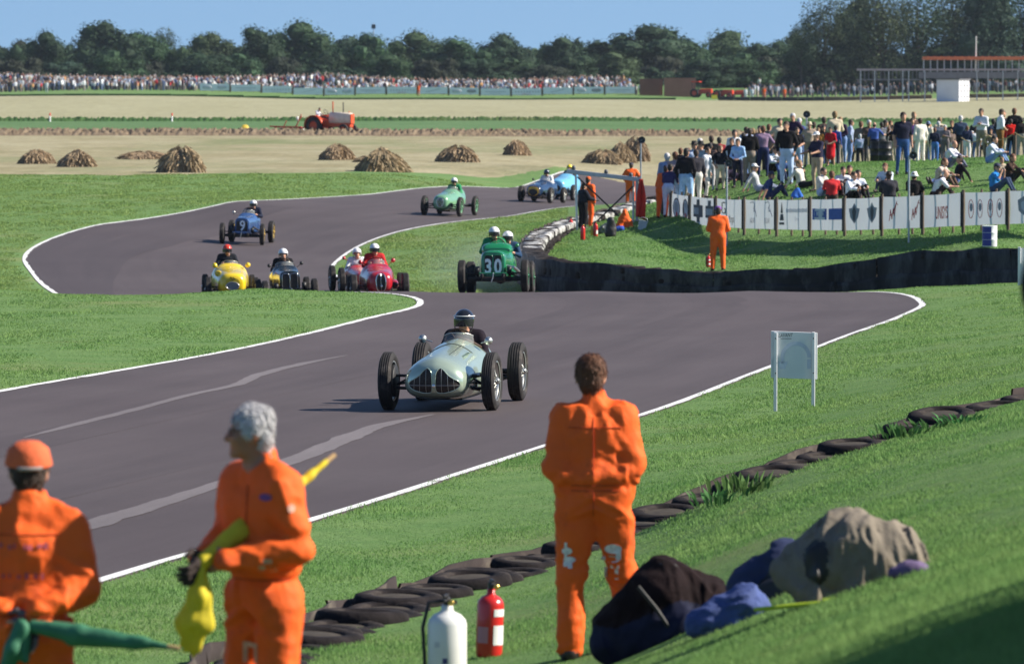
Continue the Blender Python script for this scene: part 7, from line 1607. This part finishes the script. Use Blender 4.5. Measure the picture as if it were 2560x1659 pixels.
def rect(x0, x1, z0, z1): return [(x0, z0), (x1, z0), (x1, z1), (x0, z1)]

def strip_on(o, me, dirw, paths, wd, m, name='seam', off=.004):
    """narrow stitched lines following the cloth"""
    V = np.empty(len(me.vertices) * 3, np.float32); me.vertices.foreach_get('co', V); bv = BVHTree.FromPolygons([Vector(v) for v in V.reshape(-1, 3)], [list(p.vertices) for p in me.polygons]); d = Vector(dirw).normalized(); u = Vector((-d.y, d.x, 0)).normalized()
    for pts in paths:
        P = []
        for (a0, z0), (a1, z1) in zip(pts, pts[1:]): P += [(a0 + (a1 - a0) * t, z0 + (z1 - z0) * t) for t in np.linspace(0, 1, 12, endpoint=False)]
        Q = []
        for a, z in P:
            h = bv.ray_cast(u * a + Vector((0, 0, z)) - d * 2, d)
            if h[0] is not None: Q.append(h[0] - d * off)
        if len(Q) > 2: b = MB(); b.path(Q, wd, 5); b.build(name, [m], o)
def strands(o, me, n, seed, m, L=.03, name='hair'):
    """loose locks over the scalp"""
    r = np.random.default_rng(seed); V = np.empty(len(me.vertices) * 3, np.float32); me.vertices.foreach_get('co', V); V = V.reshape(-1, 3); fs = [p for p in me.polygons if p.material_index == HAIR]; C0 = np.array([p.center for p in fs]); N0 = np.array([p.normal for p in fs]); k = r.integers(0, len(fs), n); c, nv = C0[k], N0[k]; hc = C0.mean(0)
    t = np.array([0, .25, -1.0]) + r.normal(0, .28, (n, 3)); t -= nv * (t * nv).sum(1)[:, None]; t /= np.linalg.norm(t, axis=1)[:, None]; s = np.cross(nv, t) * r.uniform(.0018, .004, (n, 1)); c = c + r.normal(0, .004, (n, 3)); ln = L * r.uniform(.5, 1.3, (n, 1))
    A_, B_, E_ = c - nv * .002, c + t * ln * .55 + nv * .003, c + t * ln + nv * r.uniform(-.003, .003, (n, 1))
    me2 = npmesh(name, np.stack([A_ - s, A_ + s, B_ + s, E_ + s * .2, E_ - s * .2, B_ - s], 1).reshape(-1, 3), np.concatenate([np.arange(n)[:, None] * 6 + np.array([[0, 1, 2, 5]]), np.arange(n)[:, None] * 6 + np.array([[5, 2, 3, 4]])]), [m], smooth=False); link(name, me2, o)
M_SEAMO = mat('orange_seam', (.50, .055, .008), rough=.8)
# right-hand marshal: back turned, hands in front
J = pose('stand', 'front', seed=51)
for s in (-1, 1):
    J['sh', s] = J['sh', s] * v3(.88, 1, 1) - v3(0, 0, .02); J['elb', s] = J['sh', s] + v3(s * .05, .05, -.27); J['wri', s] = J['elb', s] + v3(-s * .15, -.2, -.08); J['han', s] = J['wri', s] + v3(-s * .06, -.08, 0)
J['ank', 1] = v3(.13, .03, .09); J['toe', 1] = v3(.16, -.14, .04); J['ank', -1] = v3(-.25, -.05, .09); J['toe', -1] = v3(-.31, -.2, .04); J['kne', -1] = v3(-.175, -.06, .5); J['head'] = J['head'] + v3(.02, 0, 0)
fine = hand(J['wri', 1], (-.8, -.5, -.1), (0, 0, 1), .5) + hand(J['wri', -1], (.8, -.5, -.1), (0, 0, 1), .5)
g = GP(1482, 33.2); sc = (ZD(876, 33.2) - g.z) / 1.745
o1 = person(g - Vector((0, 0, .05)), R(180), 'fg_right', J, (M_ORANGE, M_ORANGE, M_SHOE), 'bareheaded marshal in orange overalls seen from behind, right of the red extinguisher', hair='auburn', sc=sc, h=.0115, loose=.022, noise=suit_folds(1, 1.0, J), fine=fine, hands='none', girth=.97, head_size=.98, extra=[('c', J['pel'] + v3(-.13, .02, .08), J['pel'] + v3(.13, .02, .08), .105, .105, .04, TOP), ('c', J['neck'] + v3(0, .01, -.03), J['neck'] + v3(0, -.005, .035), .075, .066, .01, TOP)])
me = o1.data
decal(o1, me, (0, -1, 0), [circ(-.115, .66, .05, .028), circ(-.10, .60, .055, .02), rect(-.15, -.10, .545, .565), rect(-.145, -.125, .48, .54), rect(-.085, -.065, .49, .55), rect(-.16, -.13, .60, .67)], M_WMARK)
decal(o1, me, (0, -1, 0), [circ(.15, .65, .03, .022), circ(.135, .60, .035, .018), rect(.12, .17, .56, .59), rect(.15, .165, .60, .70), rect(.12, .145, .55, .575)], M_WMARK)

strip_on(o1, me, (0, -1, 0), [[(0, 1.42), (0, 1.06)], [(-.17, 1.36), (.17, 1.36)], [(-.15, 1.03), (.15, 1.03)], [(-.15, 1.0), (.15, 1.0)], [(0, .99), (0, .84)]], .0028, M_SEAMO); strands(o1, me, 1500, 1, HAIRC['auburn'], .035)
# middle marshal: grey hair and glasses, looking left, yellow flag under his arm
J = pose('stand', 'front', seed=52)
for s in (-1, 1): J['sh', s] = J['sh', s] * v3(.86, 1, 1) - v3(0, 0, .015)
J['elb', 1] = v3(.225, .03, 1.16); J['wri', 1] = v3(.08, -.23, 1.12); J['elb', -1] = v3(-.22, -.01, 1.19); J['wri', -1] = v3(-.06, -.26, 1.11); J['head'] = J['head'] + v3(0, -.02, 0)
for s in (-1, 1): J['han', s] = J['wri', s] + v3(-s * .06, -.06, -.02)
fine = hand(J['wri', 1], (-.75, -.55, -.25), (.0, -.1, 1), .7, SKIN) + hand(J['wri', -1] + v3(.0, -.02, -.0), (.7, -.6, -.4), (0, -.1, 1), .75, X1, 1.25)
g = GP(652, 24.0); sc = (ZD(994, 24) - g.z) / 1.785
o2 = person(g, R(-50), 'fg_mid', J, (M_ORANGE, M_ORANGE, M_SHOE, M_GLOVE), 'grey-haired marshal with glasses in orange overalls holding a yellow flag', hair='grey', sc=sc, h=.0105, loose=.017, noise=suit_folds(2, .9, J), fine=fine, hands='none', head_yaw=R(-36), face=True, skin=M_SKIN2, girth=.84, head_size=.88, extra=[('c', J['neck'] + v3(0, .012, -.03), J['neck'] + v3(0, .0, .05), .07, .064, .01, TOP), ('c', J['wri', -1] - v3(.03, -.02, -.01), J['wri', -1] + v3(0, 0, 0), .042, .04, .01, X1)])
me = o2.data
ca, sa = math.cos(R(-36)), math.sin(R(-36)); hd = J['head']
def hl(x, y, z): return tuple(hd + np.array([ca * x - sa * y, sa * x + ca * y, z]) * .88)
b = MB(); b.path([hl(-.06, -.082, .02), hl(-.035, -.1, .024), hl(-.012, -.1, .02), hl(.012, -.1, .02), hl(.035, -.1, .024), hl(.06, -.082, .02)], .0028, 5); b.path([hl(.06, -.082, .02), hl(.084, -.03, .022), hl(.086, .03, .012)], .0028, 5); b.path([hl(.015, -.1, .018), hl(.02, -.1, -.008), hl(.045, -.095, -.01), hl(.06, -.084, .01)], .0022, 5); b.path([hl(-.015, -.1, .018), hl(-.02, -.1, -.008), hl(-.045, -.095, -.01), hl(-.06, -.084, .01)], .0022, 5); b.build('glasses', [M_BLACKM], o2)
for s in (-1, 1): b = MB(); b.ball(hl(s * .032, -.08, .012), .009, 8); b.build('eye', [mat('eye_dark', (.03, .02, .02), rough=.2)], o2)
vd = (-math.sin(R(50)), 0, 0)
dl = Vector((0, 1, 0)); dl.rotate(Matrix.Rotation(R(50), 3, 'Z'))
decal(o2, me, dl, [circ(-.03, 1.375, .028, .016)], M_PMARK, 'chest_badge'); decal(o2, me, dl, [circ(-.14, 1.33, .015, .018)], M_GMARK, 'sleeve_badge')
decal(o2, me, dl, [rect(.01, .06, .73, .75), rect(.055, .075, .66, .75), rect(.01, .03, .66, .74), rect(.015, .07, .60, .62), rect(.02, .04, .55, .62), rect(.055, .075, .53, .61), rect(.03, .07, .50, .515), rect(.05, .065, .40, .49)], M_GMARK, 'leg_print')
decal(o2, me, dl, [rect(-.06, -.02, 1.10, 1.12), rect(-.08, -.04, 1.06, 1.08), rect(-.03, .0, 1.07, 1.09)], M_GMARK, 'cuff_print')
strip_on(o2, me, dl, [[(.05, 1.42), (.06, 1.16)], [(-.13, 1.02), (.13, 1.02)]], .0028, M_SEAMO); strands(o2, me, 1800, 2, HAIRC['grey'], .03)
bpy.context.view_layer.update(); Mw = o2.matrix_world; hp = Mw @ Vector((.01, -.32, 1.10)); tip = Vector((XD(836, 24.25), 24.25, ZD(1136, 24.25)))
M_YFLAG = mat('yellow_flag_cloth', (.74, .60, .03), rough=.75, var=.1, bump=.5, bscale=12, transl=.2)
t = empty('yellow_flag', hp, label='furled yellow flag tucked under the grey-haired marshal\'s arm', cat='flag'); dv = tip - hp
b = MB(); b.tube(-dv * .08, dv * 1.0, .011, n=8); b.build('stick', [mat('flag_stick', (.45, .3, .14), rough=.7)], t)
V, Q, rg = soft([('c', tuple(dv * .02), tuple(dv * .30), .036, .045, .02, 0), ('c', tuple(dv * .30), tuple(dv * .62), .045, .032, .02, 0), ('c', tuple(dv * .62), tuple(dv * .95), .03, .012, .02, 0)], .008, lambda P, r: .007 * vnoise(P * np.array([22, 22, 12.0]), 5)); link('furled_cloth', npmesh('furled_cloth', V, Q, [M_YFLAG], rg), t)
V, Q, rg = soft([('c', (0, 0, -.02), (-.01, -.02, -.14), .03, .045, .03, 0), ('c', (-.01, -.02, -.14), (-.05, -.01, -.25), .05, .055, .03, 0), ('c', (-.0, -.02, -.15), (.02, -.02, -.26), .04, .04, .03, 0), ('c', (-.05, -.01, -.25), (-.06, 0, -.33), .05, .035, .03, 0), ('c', (.0, -.02, -.24), (-.03, -.01, -.36), .04, .025, .03, 0), ('c', (-.03, -.01, -.34), (-.035, 0, -.395), .028, .014, .02, 0)], .008, lambda P, r: .009 * (1 - 2 * np.abs(vnoise(P * np.array([26, 26, 8.0]), 6)))); link('hanging_cloth', npmesh('hanging_cloth', V, Q, [M_YFLAG], rg), t)

# left marshal: orange cap, back turned, green flag behind him
J = pose('stand', 'behind', seed=53)
for s in (-1, 1):
    J['sh', s] = J['sh', s] * v3(.9, 1, 1) - v3(0, 0, .02); J['elb', s] = J['sh', s] + v3(s * .07, .05, -.27); J['wri', s] = v3(s * .05, .2, 1.0 - .02 * s); J['han', s] = J['wri', s] + v3(-s * .08, .02, -.04)
fine = hand(J['wri', 1], (-.8, .2, -.4), (0, .3, 1), .6, X1, 1.1) + hand(J['wri', -1], (.8, .2, -.4), (0, .3, 1), .6, X1, 1.1)
g = GP(68, 24.0); sc = (ZD(1116, 24) - g.z) / 1.755
o3 = person(g, R(180), 'fg_left', J, (M_ORANGE, M_ORANGE, M_SHOE, M_GLOVEG), 'marshal in orange overalls and orange cap at the left edge, back turned', hair='brown', sc=sc, h=.0105, loose=.02, noise=suit_folds(3, 1.2, J), fine=fine, hands='none', girth=.92, head_size=.95, head_yaw=R(8), extra=[('c', J['neck'] + v3(0, .012, -.03), J['neck'] + v3(0, .0, .03), .078, .068, .01, TOP)])
c = link('cap', _HATS['cap'], o3, tuple(J['head'] + v3(0, .016, -.005)), (R(-8), 0, R(8)), 1.06, mats=[mat('cap_orange', (.70, .13, .04), rough=.8, var=.12, bump=.3)])
b = MB(); b.path([(.092 * math.cos(a), .0 + .098 * math.sin(a), .045) for a in np.linspace(1.0, 2.14, 10)], .009, 6); b.build('cap_strap', [mat('strap_grey', (.3, .28, .26), rough=.7)], c)
strip_on(o3, o3.data, (0, -1, 0), [[(-.16, 1.38), (.16, 1.38)], [(-.15, 1.03), (.15, 1.03)]], .0028, M_SEAMO); strands(o3, o3.data, 700, 3, HAIRC['brown'], .025)
_rd = random.Random(5)
decal(o3, o3.data, (0, -1, 0), [rect(x - .004 - _rd.random() * .008, x + .004 + _rd.random() * .008, z - .006 - _rd.random() * .008, z + .006 + _rd.random() * .01) for z, xs in ((1.33, (-.1, -.075, -.03, -.01, .035, .06, .1)), (1.2, (-.085, -.06, -.02, .02, .06, .085))) for x in xs], mat('faded_purple_print', (.42, .075, .10), rough=.8, var=.2))
hp = Vector((XD(62, 23.75), 23.75, ZD(1562, 23.75))); tip = Vector((XD(455, 23.6), 23.6, ZD(1621, 23.6))); dv = tip - hp; M_GFLAG = mat('green_flag_cloth', (.035, .16, .085), rough=.7, var=.15, bump=.4, bscale=12)
t = empty('green_flag', hp, label='furled green flag held behind the back of the left-edge marshal', cat='flag'); b = MB(); b.tube(-dv * .12, dv * .98, .01, n=8); b.build('stick', [mat('flag_stick', (.45, .3, .14))], t)
V, Q, rg = soft([('c', tuple(dv * .05), tuple(dv * .35), .030, .042, .02, 0), ('c', tuple(dv * .3 - Vector((0, 0, .03))), tuple(dv * .7 - Vector((0, 0, .012))), .03, .022, .02, 0), ('c', tuple(dv * .35), tuple(dv * .75), .04, .024, .02, 0), ('c', tuple(dv * .7), tuple(dv * 1.0), .024, .008, .02, 0)], .008, lambda P, r: .006 * vnoise(P * np.array([8, 22, 30.0]), 8)); link('furled_cloth', npmesh('furled_cloth', V, Q, [M_GFLAG], rg), t)
V, Q, rg = soft([('c', (-.02, -.02, .0), (-.05, -.03, -.1), .03, .035, .02, 0), ('c', (-.05, -.03, -.1), (-.09, -.02, -.2), .04, .03, .02, 0), ('c', (-.0, -.02, -.02), (.0, -.03, -.14), .025, .02, .02, 0)], .008, lambda P, r: .007 * vnoise(P * np.array([25, 25, 9.0]), 9)); link('hanging_cloth', npmesh('hanging_cloth', V, Q, [M_GFLAG], rg), t)

# spectator at the right edge, close and out of focus
J = pose('stand', 'up', lean=.12, seed=60); g = GP(2742, 18.0)
person(g, R(60), 'edge_person', J, C('#1b1c22', '#15151a'), 'dark-clad bystander cut off by the right edge of the picture', sc=(ZD(20, 18) - g.z) / 1.78, hair='grey', h=.02, loose=.03, girth=1.1)

for k, (x, d) in enumerate([(2.9, 15.9), (3.05, 16.4), (3.1, 16.9), (3.25, 17.4), (3.3, 17.9), (3.5, 18.5), (3.6, 19.1), (3.9, 19.9), (4.2, 20.9), (4.5, 22.0)]):  # unseen figures added beyond the frame to cast the corner's shadow
    J = pose('stand', 'down', seed=61 + k % 3); person(Vector((x, d, tz(x, d))), R(70 + 20 * (k % 3)), ('edge', k % 3), J, C('#2a2c36', '#30323c'), 'unseen bystander added past the right edge, %s of ten to shade the corner' % _ord[k], h=.03, loose=.03, girth=1.25, group='added shadow casters past the right edge')
# extinguishers
extinguisher(GR(1222, 1642, 28), .385, .083, M_EXR, 'red fire extinguisher with white labels in the foreground grass', [(.15, 1.25, .08, .20, M_WHITEP), (.15, 1.25, .255, .30, M_WHITEP), (-1.2, -.25, .09, .19, mat('label_pink', (.5, .2, .24), rough=.5))], rz=R(8), lean=R(2), hose=False)
b = None
extinguisher(GR(1118, 1726, 25), .44, .108, M_EXW, 'white foam extinguisher with a black hose in the foreground', [(-.05, .2, .16, .19, mat('label_blue', (.05, .05, .18), rough=.5)), (-.5, -.2, .25, .28, mat('label_faint', (.55, .56, .6), rough=.5))], rz=R(-10))

# clothing and bags on the bank
def ff(seed, a=.02, q=7, dr=(1, 1, 1)):
    """crumpled cloth: warped sharp ridges running mostly one way, with soft hollows"""
    def f(P, r):
        W_ = P + .07 * np.stack([vnoise(P * 5, seed + 7), vnoise(P * 5 + 9, seed + 8), vnoise(P * 5 + 17, seed + 9)], -1); D_ = np.array(dr)
        r1 = 1 - 2 * np.abs(vnoise(W_ * q * D_, seed)); r2 = 1 - 2 * np.abs(vnoise(W_ * q * 2.1 * D_ + 3, seed + 1))
        return -a * (1.1 * r1 + .55 * r2 + .8 * vnoise(P * 3.5, seed + 2))
    return f
def bundle(name, px, py, prims, h, ms, label, cat, nz, d0=22.0):
    g = GR(px, py, d0); V, Q, rg = soft(prims, h, nz); o = link(name, npmesh(name, V, Q, ms, rg), None, g); return tag(o, label, cat), g
M_RUCK = mat('rucksack_maroon', (.012, .006, .007), rough=.9, spec=.15, var=.3, bump=.5, bscale=20); M_RUCKN = mat('rucksack_navy', (.012, .014, .035), rough=.85, spec=.15, var=.3); M_RUCKR = mat('rucksack_red', (.28, .02, .015), rough=.8)
o, g = bundle('rucksack', 1660, 1600, [('c', (-.24, 0, .08), (-.02, 0, .27), .14, .16, .08, 0), ('c', (-.02, 0, .27), (.22, .05, .22), .16, .14, .08, 0), ('c', (-.3, -.05, -.02), (.1, -.1, .06), .11, .15, .06, 1), ('c', (-.05, .0, .15), (.25, .03, .12), .16, .13, .08, 0)], .011, [M_RUCK, M_RUCKN, M_RUCKR], 'bulky dark maroon rucksack on the bank beside the bareheaded marshal', 'rucksack', ff(11, .017, 8, (1, 1, .6)))
b = MB(); b.path([(-.06, -.06, .37), (-.02, -.1, .435), (.06, -.09, .425), (.1, -.05, .36)], .013, 6); b.build('carry_loop', [M_BLACKM], o); b = MB(); b.path([(-.15, -.2, .32), (-.05, -.24, .2), (.05, -.24, .05), (.08, -.2, -.02)], .012, 6); b.build('strap', [M_BLACKM], o)
bundle('blue_jacket', 1832, 1560, [('c', (-.08, 0, .04), (.1, 0, .08), .085, .085, .05, 0), ('c', (-.18, -.03, .0), (.0, -.06, .02), .06, .06, .04, 0), ('c', (.06, .0, .12), (.16, .02, .02), .08, .05, .05, 0)], .012, [mat('denim_blue', (.055, .085, .24), rough=.85, var=.25, bump=.5, bscale=25)], 'crumpled blue jacket between the rucksack and the khaki coat', 'jacket', ff(12, .018, 10, (.5, 1, 1.3)))
bundle('navy_bag', 1918, 1500, [('c', (-.1, .05, .06), (.1, .05, .22), .12, .11, .06, 0), ('c', (.05, -.08, .03), (.3, -.1, .02), .12, .12, .06, 1), ('c', (.1, -.04, .14), (.28, -.05, .12), .09, .09, .06, 1)], .014, [mat('bag_navy', (.02, .03, .085), rough=.8, var=.2), M_BLACKM], 'navy blue bag propped in front of the khaki coat', 'bag', ff(13, .014, 8))
M_KHAKI = mat('khaki_cotton', (.20, .172, .138), rough=.9, spec=.1, var=.12, scale=8, bump=.5, bscale=22, dirt=(.12, .095, .065), dirt_amt=.2)
o, g = bundle('khaki_coat', 2128, 1478, [('c', (-.24, 0, .12), (-.02, 0, .24), .12, .145, .08, 0), ('c', (-.02, 0, .24), (.2, 0, .18), .145, .12, .1, 0), ('c', (.2, 0, .2), (.38, 0, .11), .11, .035, .08, 0), ('c', (-.12, -.04, .1), (.12, -.04, .08), .13, .12, .08, 0), ('c', (-.34, -.02, .1), (-.2, -.14, -.02), .055, .05, .03, 0), ('c', (-.2, -.14, -.02), (-.02, -.17, -.07), .05, .042, .03, 0), ('c', (.0, -.14, .02), (.22, -.12, .04), .05, .04, .03, 0), ('c', (-.2, -.13, .2), (-.17, -.14, .1), .035, .04, .0, 1), ('e', (.37, -.01, .09), (.04, .05, .035), None, .0, 1)], .0105, [M_KHAKI, M_BLACKM], 'khaki coat thrown over a heap of bags on the bank', 'coat', ff(14, .021, 8.5, (1.3, 1, .35)))  # black lump at the left front paints the shade of a hollow
bundle('purple_cap', 2284, 1436, [('e', (0, 0, .03), (.085, .07, .04), None, .01, 0), ('c', (-.1, -.03, .01), (-.03, -.05, .01), .025, .025, .02, 0)], .01, [mat('cap_mauve', (.13, .09, .18), rough=.85, var=.15)], 'mauve cap lying at the end of the khaki coat', 'cap', ff(15, .006, 14))
g = GR(1985, 1535, 22); t = empty('lime_baton', g, label='thin lime yellow stick lying on the grass below the navy bag', cat='stick'); b = MB(); b.path([(-.2, .03, .02), (0, 0, .045), (.16, 0, .06)], .012, 6); b.build('shaft', [mat('lime_plastic', (.42, .55, .03), rough=.5)], t); b = MB(); b.tube((.15, 0, .058), (.215, 0, .07), .022, .018, n=8); b.build('grip', [mat('lime_plastic', (.42, .55, .03))], t)
# ------------------------------------------------------------------ grass blades, leaf litter and weeds
M_BLADE = leaf_mat('grass_blade', (.185, .285, .085), .4, .78, 1.22)
def _vary(m):                       # lusher, paler and dry patches of sward
    n, l = m.node_tree.nodes, m.node_tree.links; hs = [k for k in n if k.type == 'HUE_SAT'][0]; tc = n.new('ShaderNodeTexCoord')
    def nz(sc, a, b):
        z = n.new('ShaderNodeTexNoise'); z.inputs['Scale'].default_value = sc; z.inputs['Detail'].default_value = 5; z.inputs['Roughness'].default_value = .65; l.new(tc.outputs['Object'], z.inputs[0]); r = n.new('ShaderNodeMapRange'); r.inputs['From Min'].default_value = a; r.inputs['From Max'].default_value = b; l.new(z.outputs[0], r.inputs[0]); return r.outputs[0]
    x = n.new('ShaderNodeMix'); x.data_type = 'RGBA'; x.inputs['A'].default_value = (.15, .278, .08, 1); x.inputs['B'].default_value = (.225, .34, .108, 1); l.new(nz(.55, .35, .65), x.inputs['Factor'])
    y = n.new('ShaderNodeMix'); y.data_type = 'RGBA'; l.new(x.outputs['Result'], y.inputs['A']); y.inputs['B'].default_value = (.27, .27, .13, 1); l.new(nz(1.3, .62, .78), y.inputs['Factor']); l.new(y.outputs['Result'], hs.inputs['Color'])
_vary(M_BLADE)
_rgx, _rgy = np.linspace(-14, 14, 141), np.linspace(14, 140, 421); _RG = road_dist(*np.meshgrid(_rgx, _rgy))
_rfx, _rfy = np.linspace(-30, 10, 161), np.linspace(140, 285, 291); _RF = road_dist(*np.meshgrid(_rfx, _rfy))
def far_road(x, y):
    i = np.clip((x + 30) / .25, 0, 160).round().astype(int); j = np.clip((y - 140) / .5, 0, 290).round().astype(int); return _RF[j, i]
def fast_road(x, y):
    i = np.clip((x + 14) / .2, 0, 139.99); j = np.clip((y - 14) / .3, 0, 419.99); i0, j0 = i.astype(int), j.astype(int); a, b = i - i0, j - j0
    return (_RG[j0, i0] * (1 - a) + _RG[j0, i0 + 1] * a) * (1 - b) + (_RG[j0 + 1, i0] * (1 - a) + _RG[j0 + 1, i0 + 1] * a) * b
def blades(name, n, seed, d0, d1, hmin, hmax, label, wk=1.0, p0=-120, p1=2680):
    r = np.random.default_rng(seed); d = np.exp(r.uniform(math.log(d0), math.log(d1), n)); px = r.uniform(p0, p1, n); x = (px - 1280) / FPX * d
    keep = (fast_road(x, d) > r.uniform(-.12, .1, n)) if d1 < 140 else (far_road(x, d) > .25); x, d = x[keep], d[keep]; z = fast_terrain(x, d); n = len(x)
    tuft = .6 + .55 * np.clip(vnoise(np.stack([x * 1.3, d * .5, x * 0], -1), seed) + .4 * vnoise(np.stack([x * 4.1, d * 1.7, x * 0], -1), seed + 2), -.7, 1.2)
    h = r.uniform(hmin, hmax, n) * tuft; w = (.0022 + .00011 * d) * wk; a = r.uniform(0, math.pi, n); ln = r.normal(0, .45, (n, 2)) * h[:, None]
    ux, uy = np.cos(a) * w, np.sin(a) * w
    V = np.stack([np.stack([x - ux, d - uy, z - .012], -1), np.stack([x + ux, d + uy, z - .012], -1), np.stack([x + ln[:, 0], d + ln[:, 1], z + h], -1)], 1).reshape(-1, 3)
    o = link(name, npmesh(name, V, np.arange(3 * n).reshape(-1, 3), [M_BLADE], smooth=False)); return tag(o, label, 'grass', kind='stuff')
blades('grass', 620000, 21, 16, 62, .012, .038, 'short green turf of the near bank and verge')
blades('grass', 360000, 22, 60, 136, .014, .04, 'short green turf beside the middle of the track', 1.2)
blades('grass', 170000, 23, 150, 205, .03, .08, 'rough turf of the spectator bank', 1.3, 1290, 2680)
blades('grass', 260000, 24, 146, 272, .03, .075, 'turf around the far bend of the track', 1.3, -120, 1420)
def weed(px, d, label, n=26, r_=.22, h=.16, seed=0):
    r = np.random.default_rng(seed); b = MB()
    for k in range(n):
        a = r.uniform(0, 6.28); q = r.uniform(0, r_); x, y = q * math.cos(a), q * math.sin(a); hh = h * r.uniform(.4, 1.1); l = r.uniform(.05, .1); c, s = math.cos(a), math.sin(a)
        b.add([(x, y, 0), (x + c * l * .4 - s * .02, y + s * l * .4 + c * .02, hh * .7), (x + c * l, y + s * l, hh), (x + c * l * .4 + s * .02, y + s * l * .4 - c * .02, hh * .7)], [[0, 1, 2, 3]])
    g = GP(px, d); o = b.build('leaves', [LEAF_W]); t = empty('weed_clump', g, label=label, cat='plant'); o.parent = t
LEAF_W = leaf_mat('weed_leaf', (.085, .19, .06), .3)
weed(1860, 47.4, 'spreading weeds growing in front of the tyres, left of the two leafy clumps', 60, .38, .2, 1); weed(1800, 46.8, 'low weeds by the tyres just left of the larger clump', 40, .3, .15, 2); weed(2262, 49.6, 'broad-leaved weeds in front of the tyres at the right', 50, .32, .15, 3); weed(2330, 49.8, 'small weed clump right of the broad-leaved one', 30, .2, .1, 4); weed(2410, 49.2, 'small dark weed clump at the right on the bank', 30, .22, .1, 5)
# ------------------------------------------------------------------ air: light summer haze, tyre smoke behind car 30
def volume_box(name, lo, hi, dens, col, kind='stuff', noise=None, label=None):
    b = MB(); c = (Vector(lo) + Vector(hi)) / 2; b.box((0, 0, 0), Vector(hi) - Vector(lo)); m = bpy.data.materials.new(name); m.use_nodes = True; n, l = m.node_tree.nodes, m.node_tree.links; n.remove(n['Principled BSDF'])
    v = n.new('ShaderNodeVolumePrincipled'); v.inputs['Color'].default_value = (*col, 1); v.inputs['Density'].default_value = dens; v.inputs['Anisotropy'].default_value = 0.2; l.new(v.outputs[0], n['Material Output'].inputs['Volume'])
    o = b.build(name, [m], None, c); o['kind'] = kind
    return o, m, v
volume_box('haze', (-3200, -4, -4), (3200, 1650, 34), 0.00005, (.72, .84, 1.0))

def smoke():
    p = GP(1205, 136); lo, hi = Vector((p.x - 1.9, 131.5, p.z + .02)), Vector((p.x + 1.7, 143.0, p.z + 1.7)); o, m, v = volume_box('tyre_smoke', lo, hi, 0.0, (.82, .88, 1.0)); n, l = m.node_tree.nodes, m.node_tree.links
    tc = n.new('ShaderNodeTexCoord'); g = n.new('ShaderNodeTexGradient'); g.gradient_type = 'SPHERICAL'; mp = n.new('ShaderNodeMapping'); mp.inputs['Location'].default_value = (-1, -1, -1); mp.inputs['Scale'].default_value = (2, 2, 2)
    l.new(tc.outputs['Generated'], mp.inputs[0]); l.new(mp.outputs[0], g.inputs[0]); z = n.new('ShaderNodeTexNoise'); z.inputs['Scale'].default_value = 1.1; z.inputs['Detail'].default_value = 4; l.new(tc.outputs['Object'], z.inputs[0])
    r = n.new('ShaderNodeMapRange'); r.inputs['From Min'].default_value = .38; r.inputs['From Max'].default_value = .75; l.new(z.outputs[0], r.inputs[0]); a = n.new('ShaderNodeMath'); a.operation = 'MULTIPLY'; l.new(g.outputs['Fac'], a.inputs[0]); l.new(r.outputs[0], a.inputs[1]); b = n.new('ShaderNodeMath'); b.operation = 'MULTIPLY'; b.inputs[1].default_value = .1; l.new(a.outputs[0], b.inputs[0]); l.new(b.outputs[0], v.inputs['Density'])
    tag(o, 'thin bluish tyre smoke hanging behind car 30', 'smoke')
smoke()
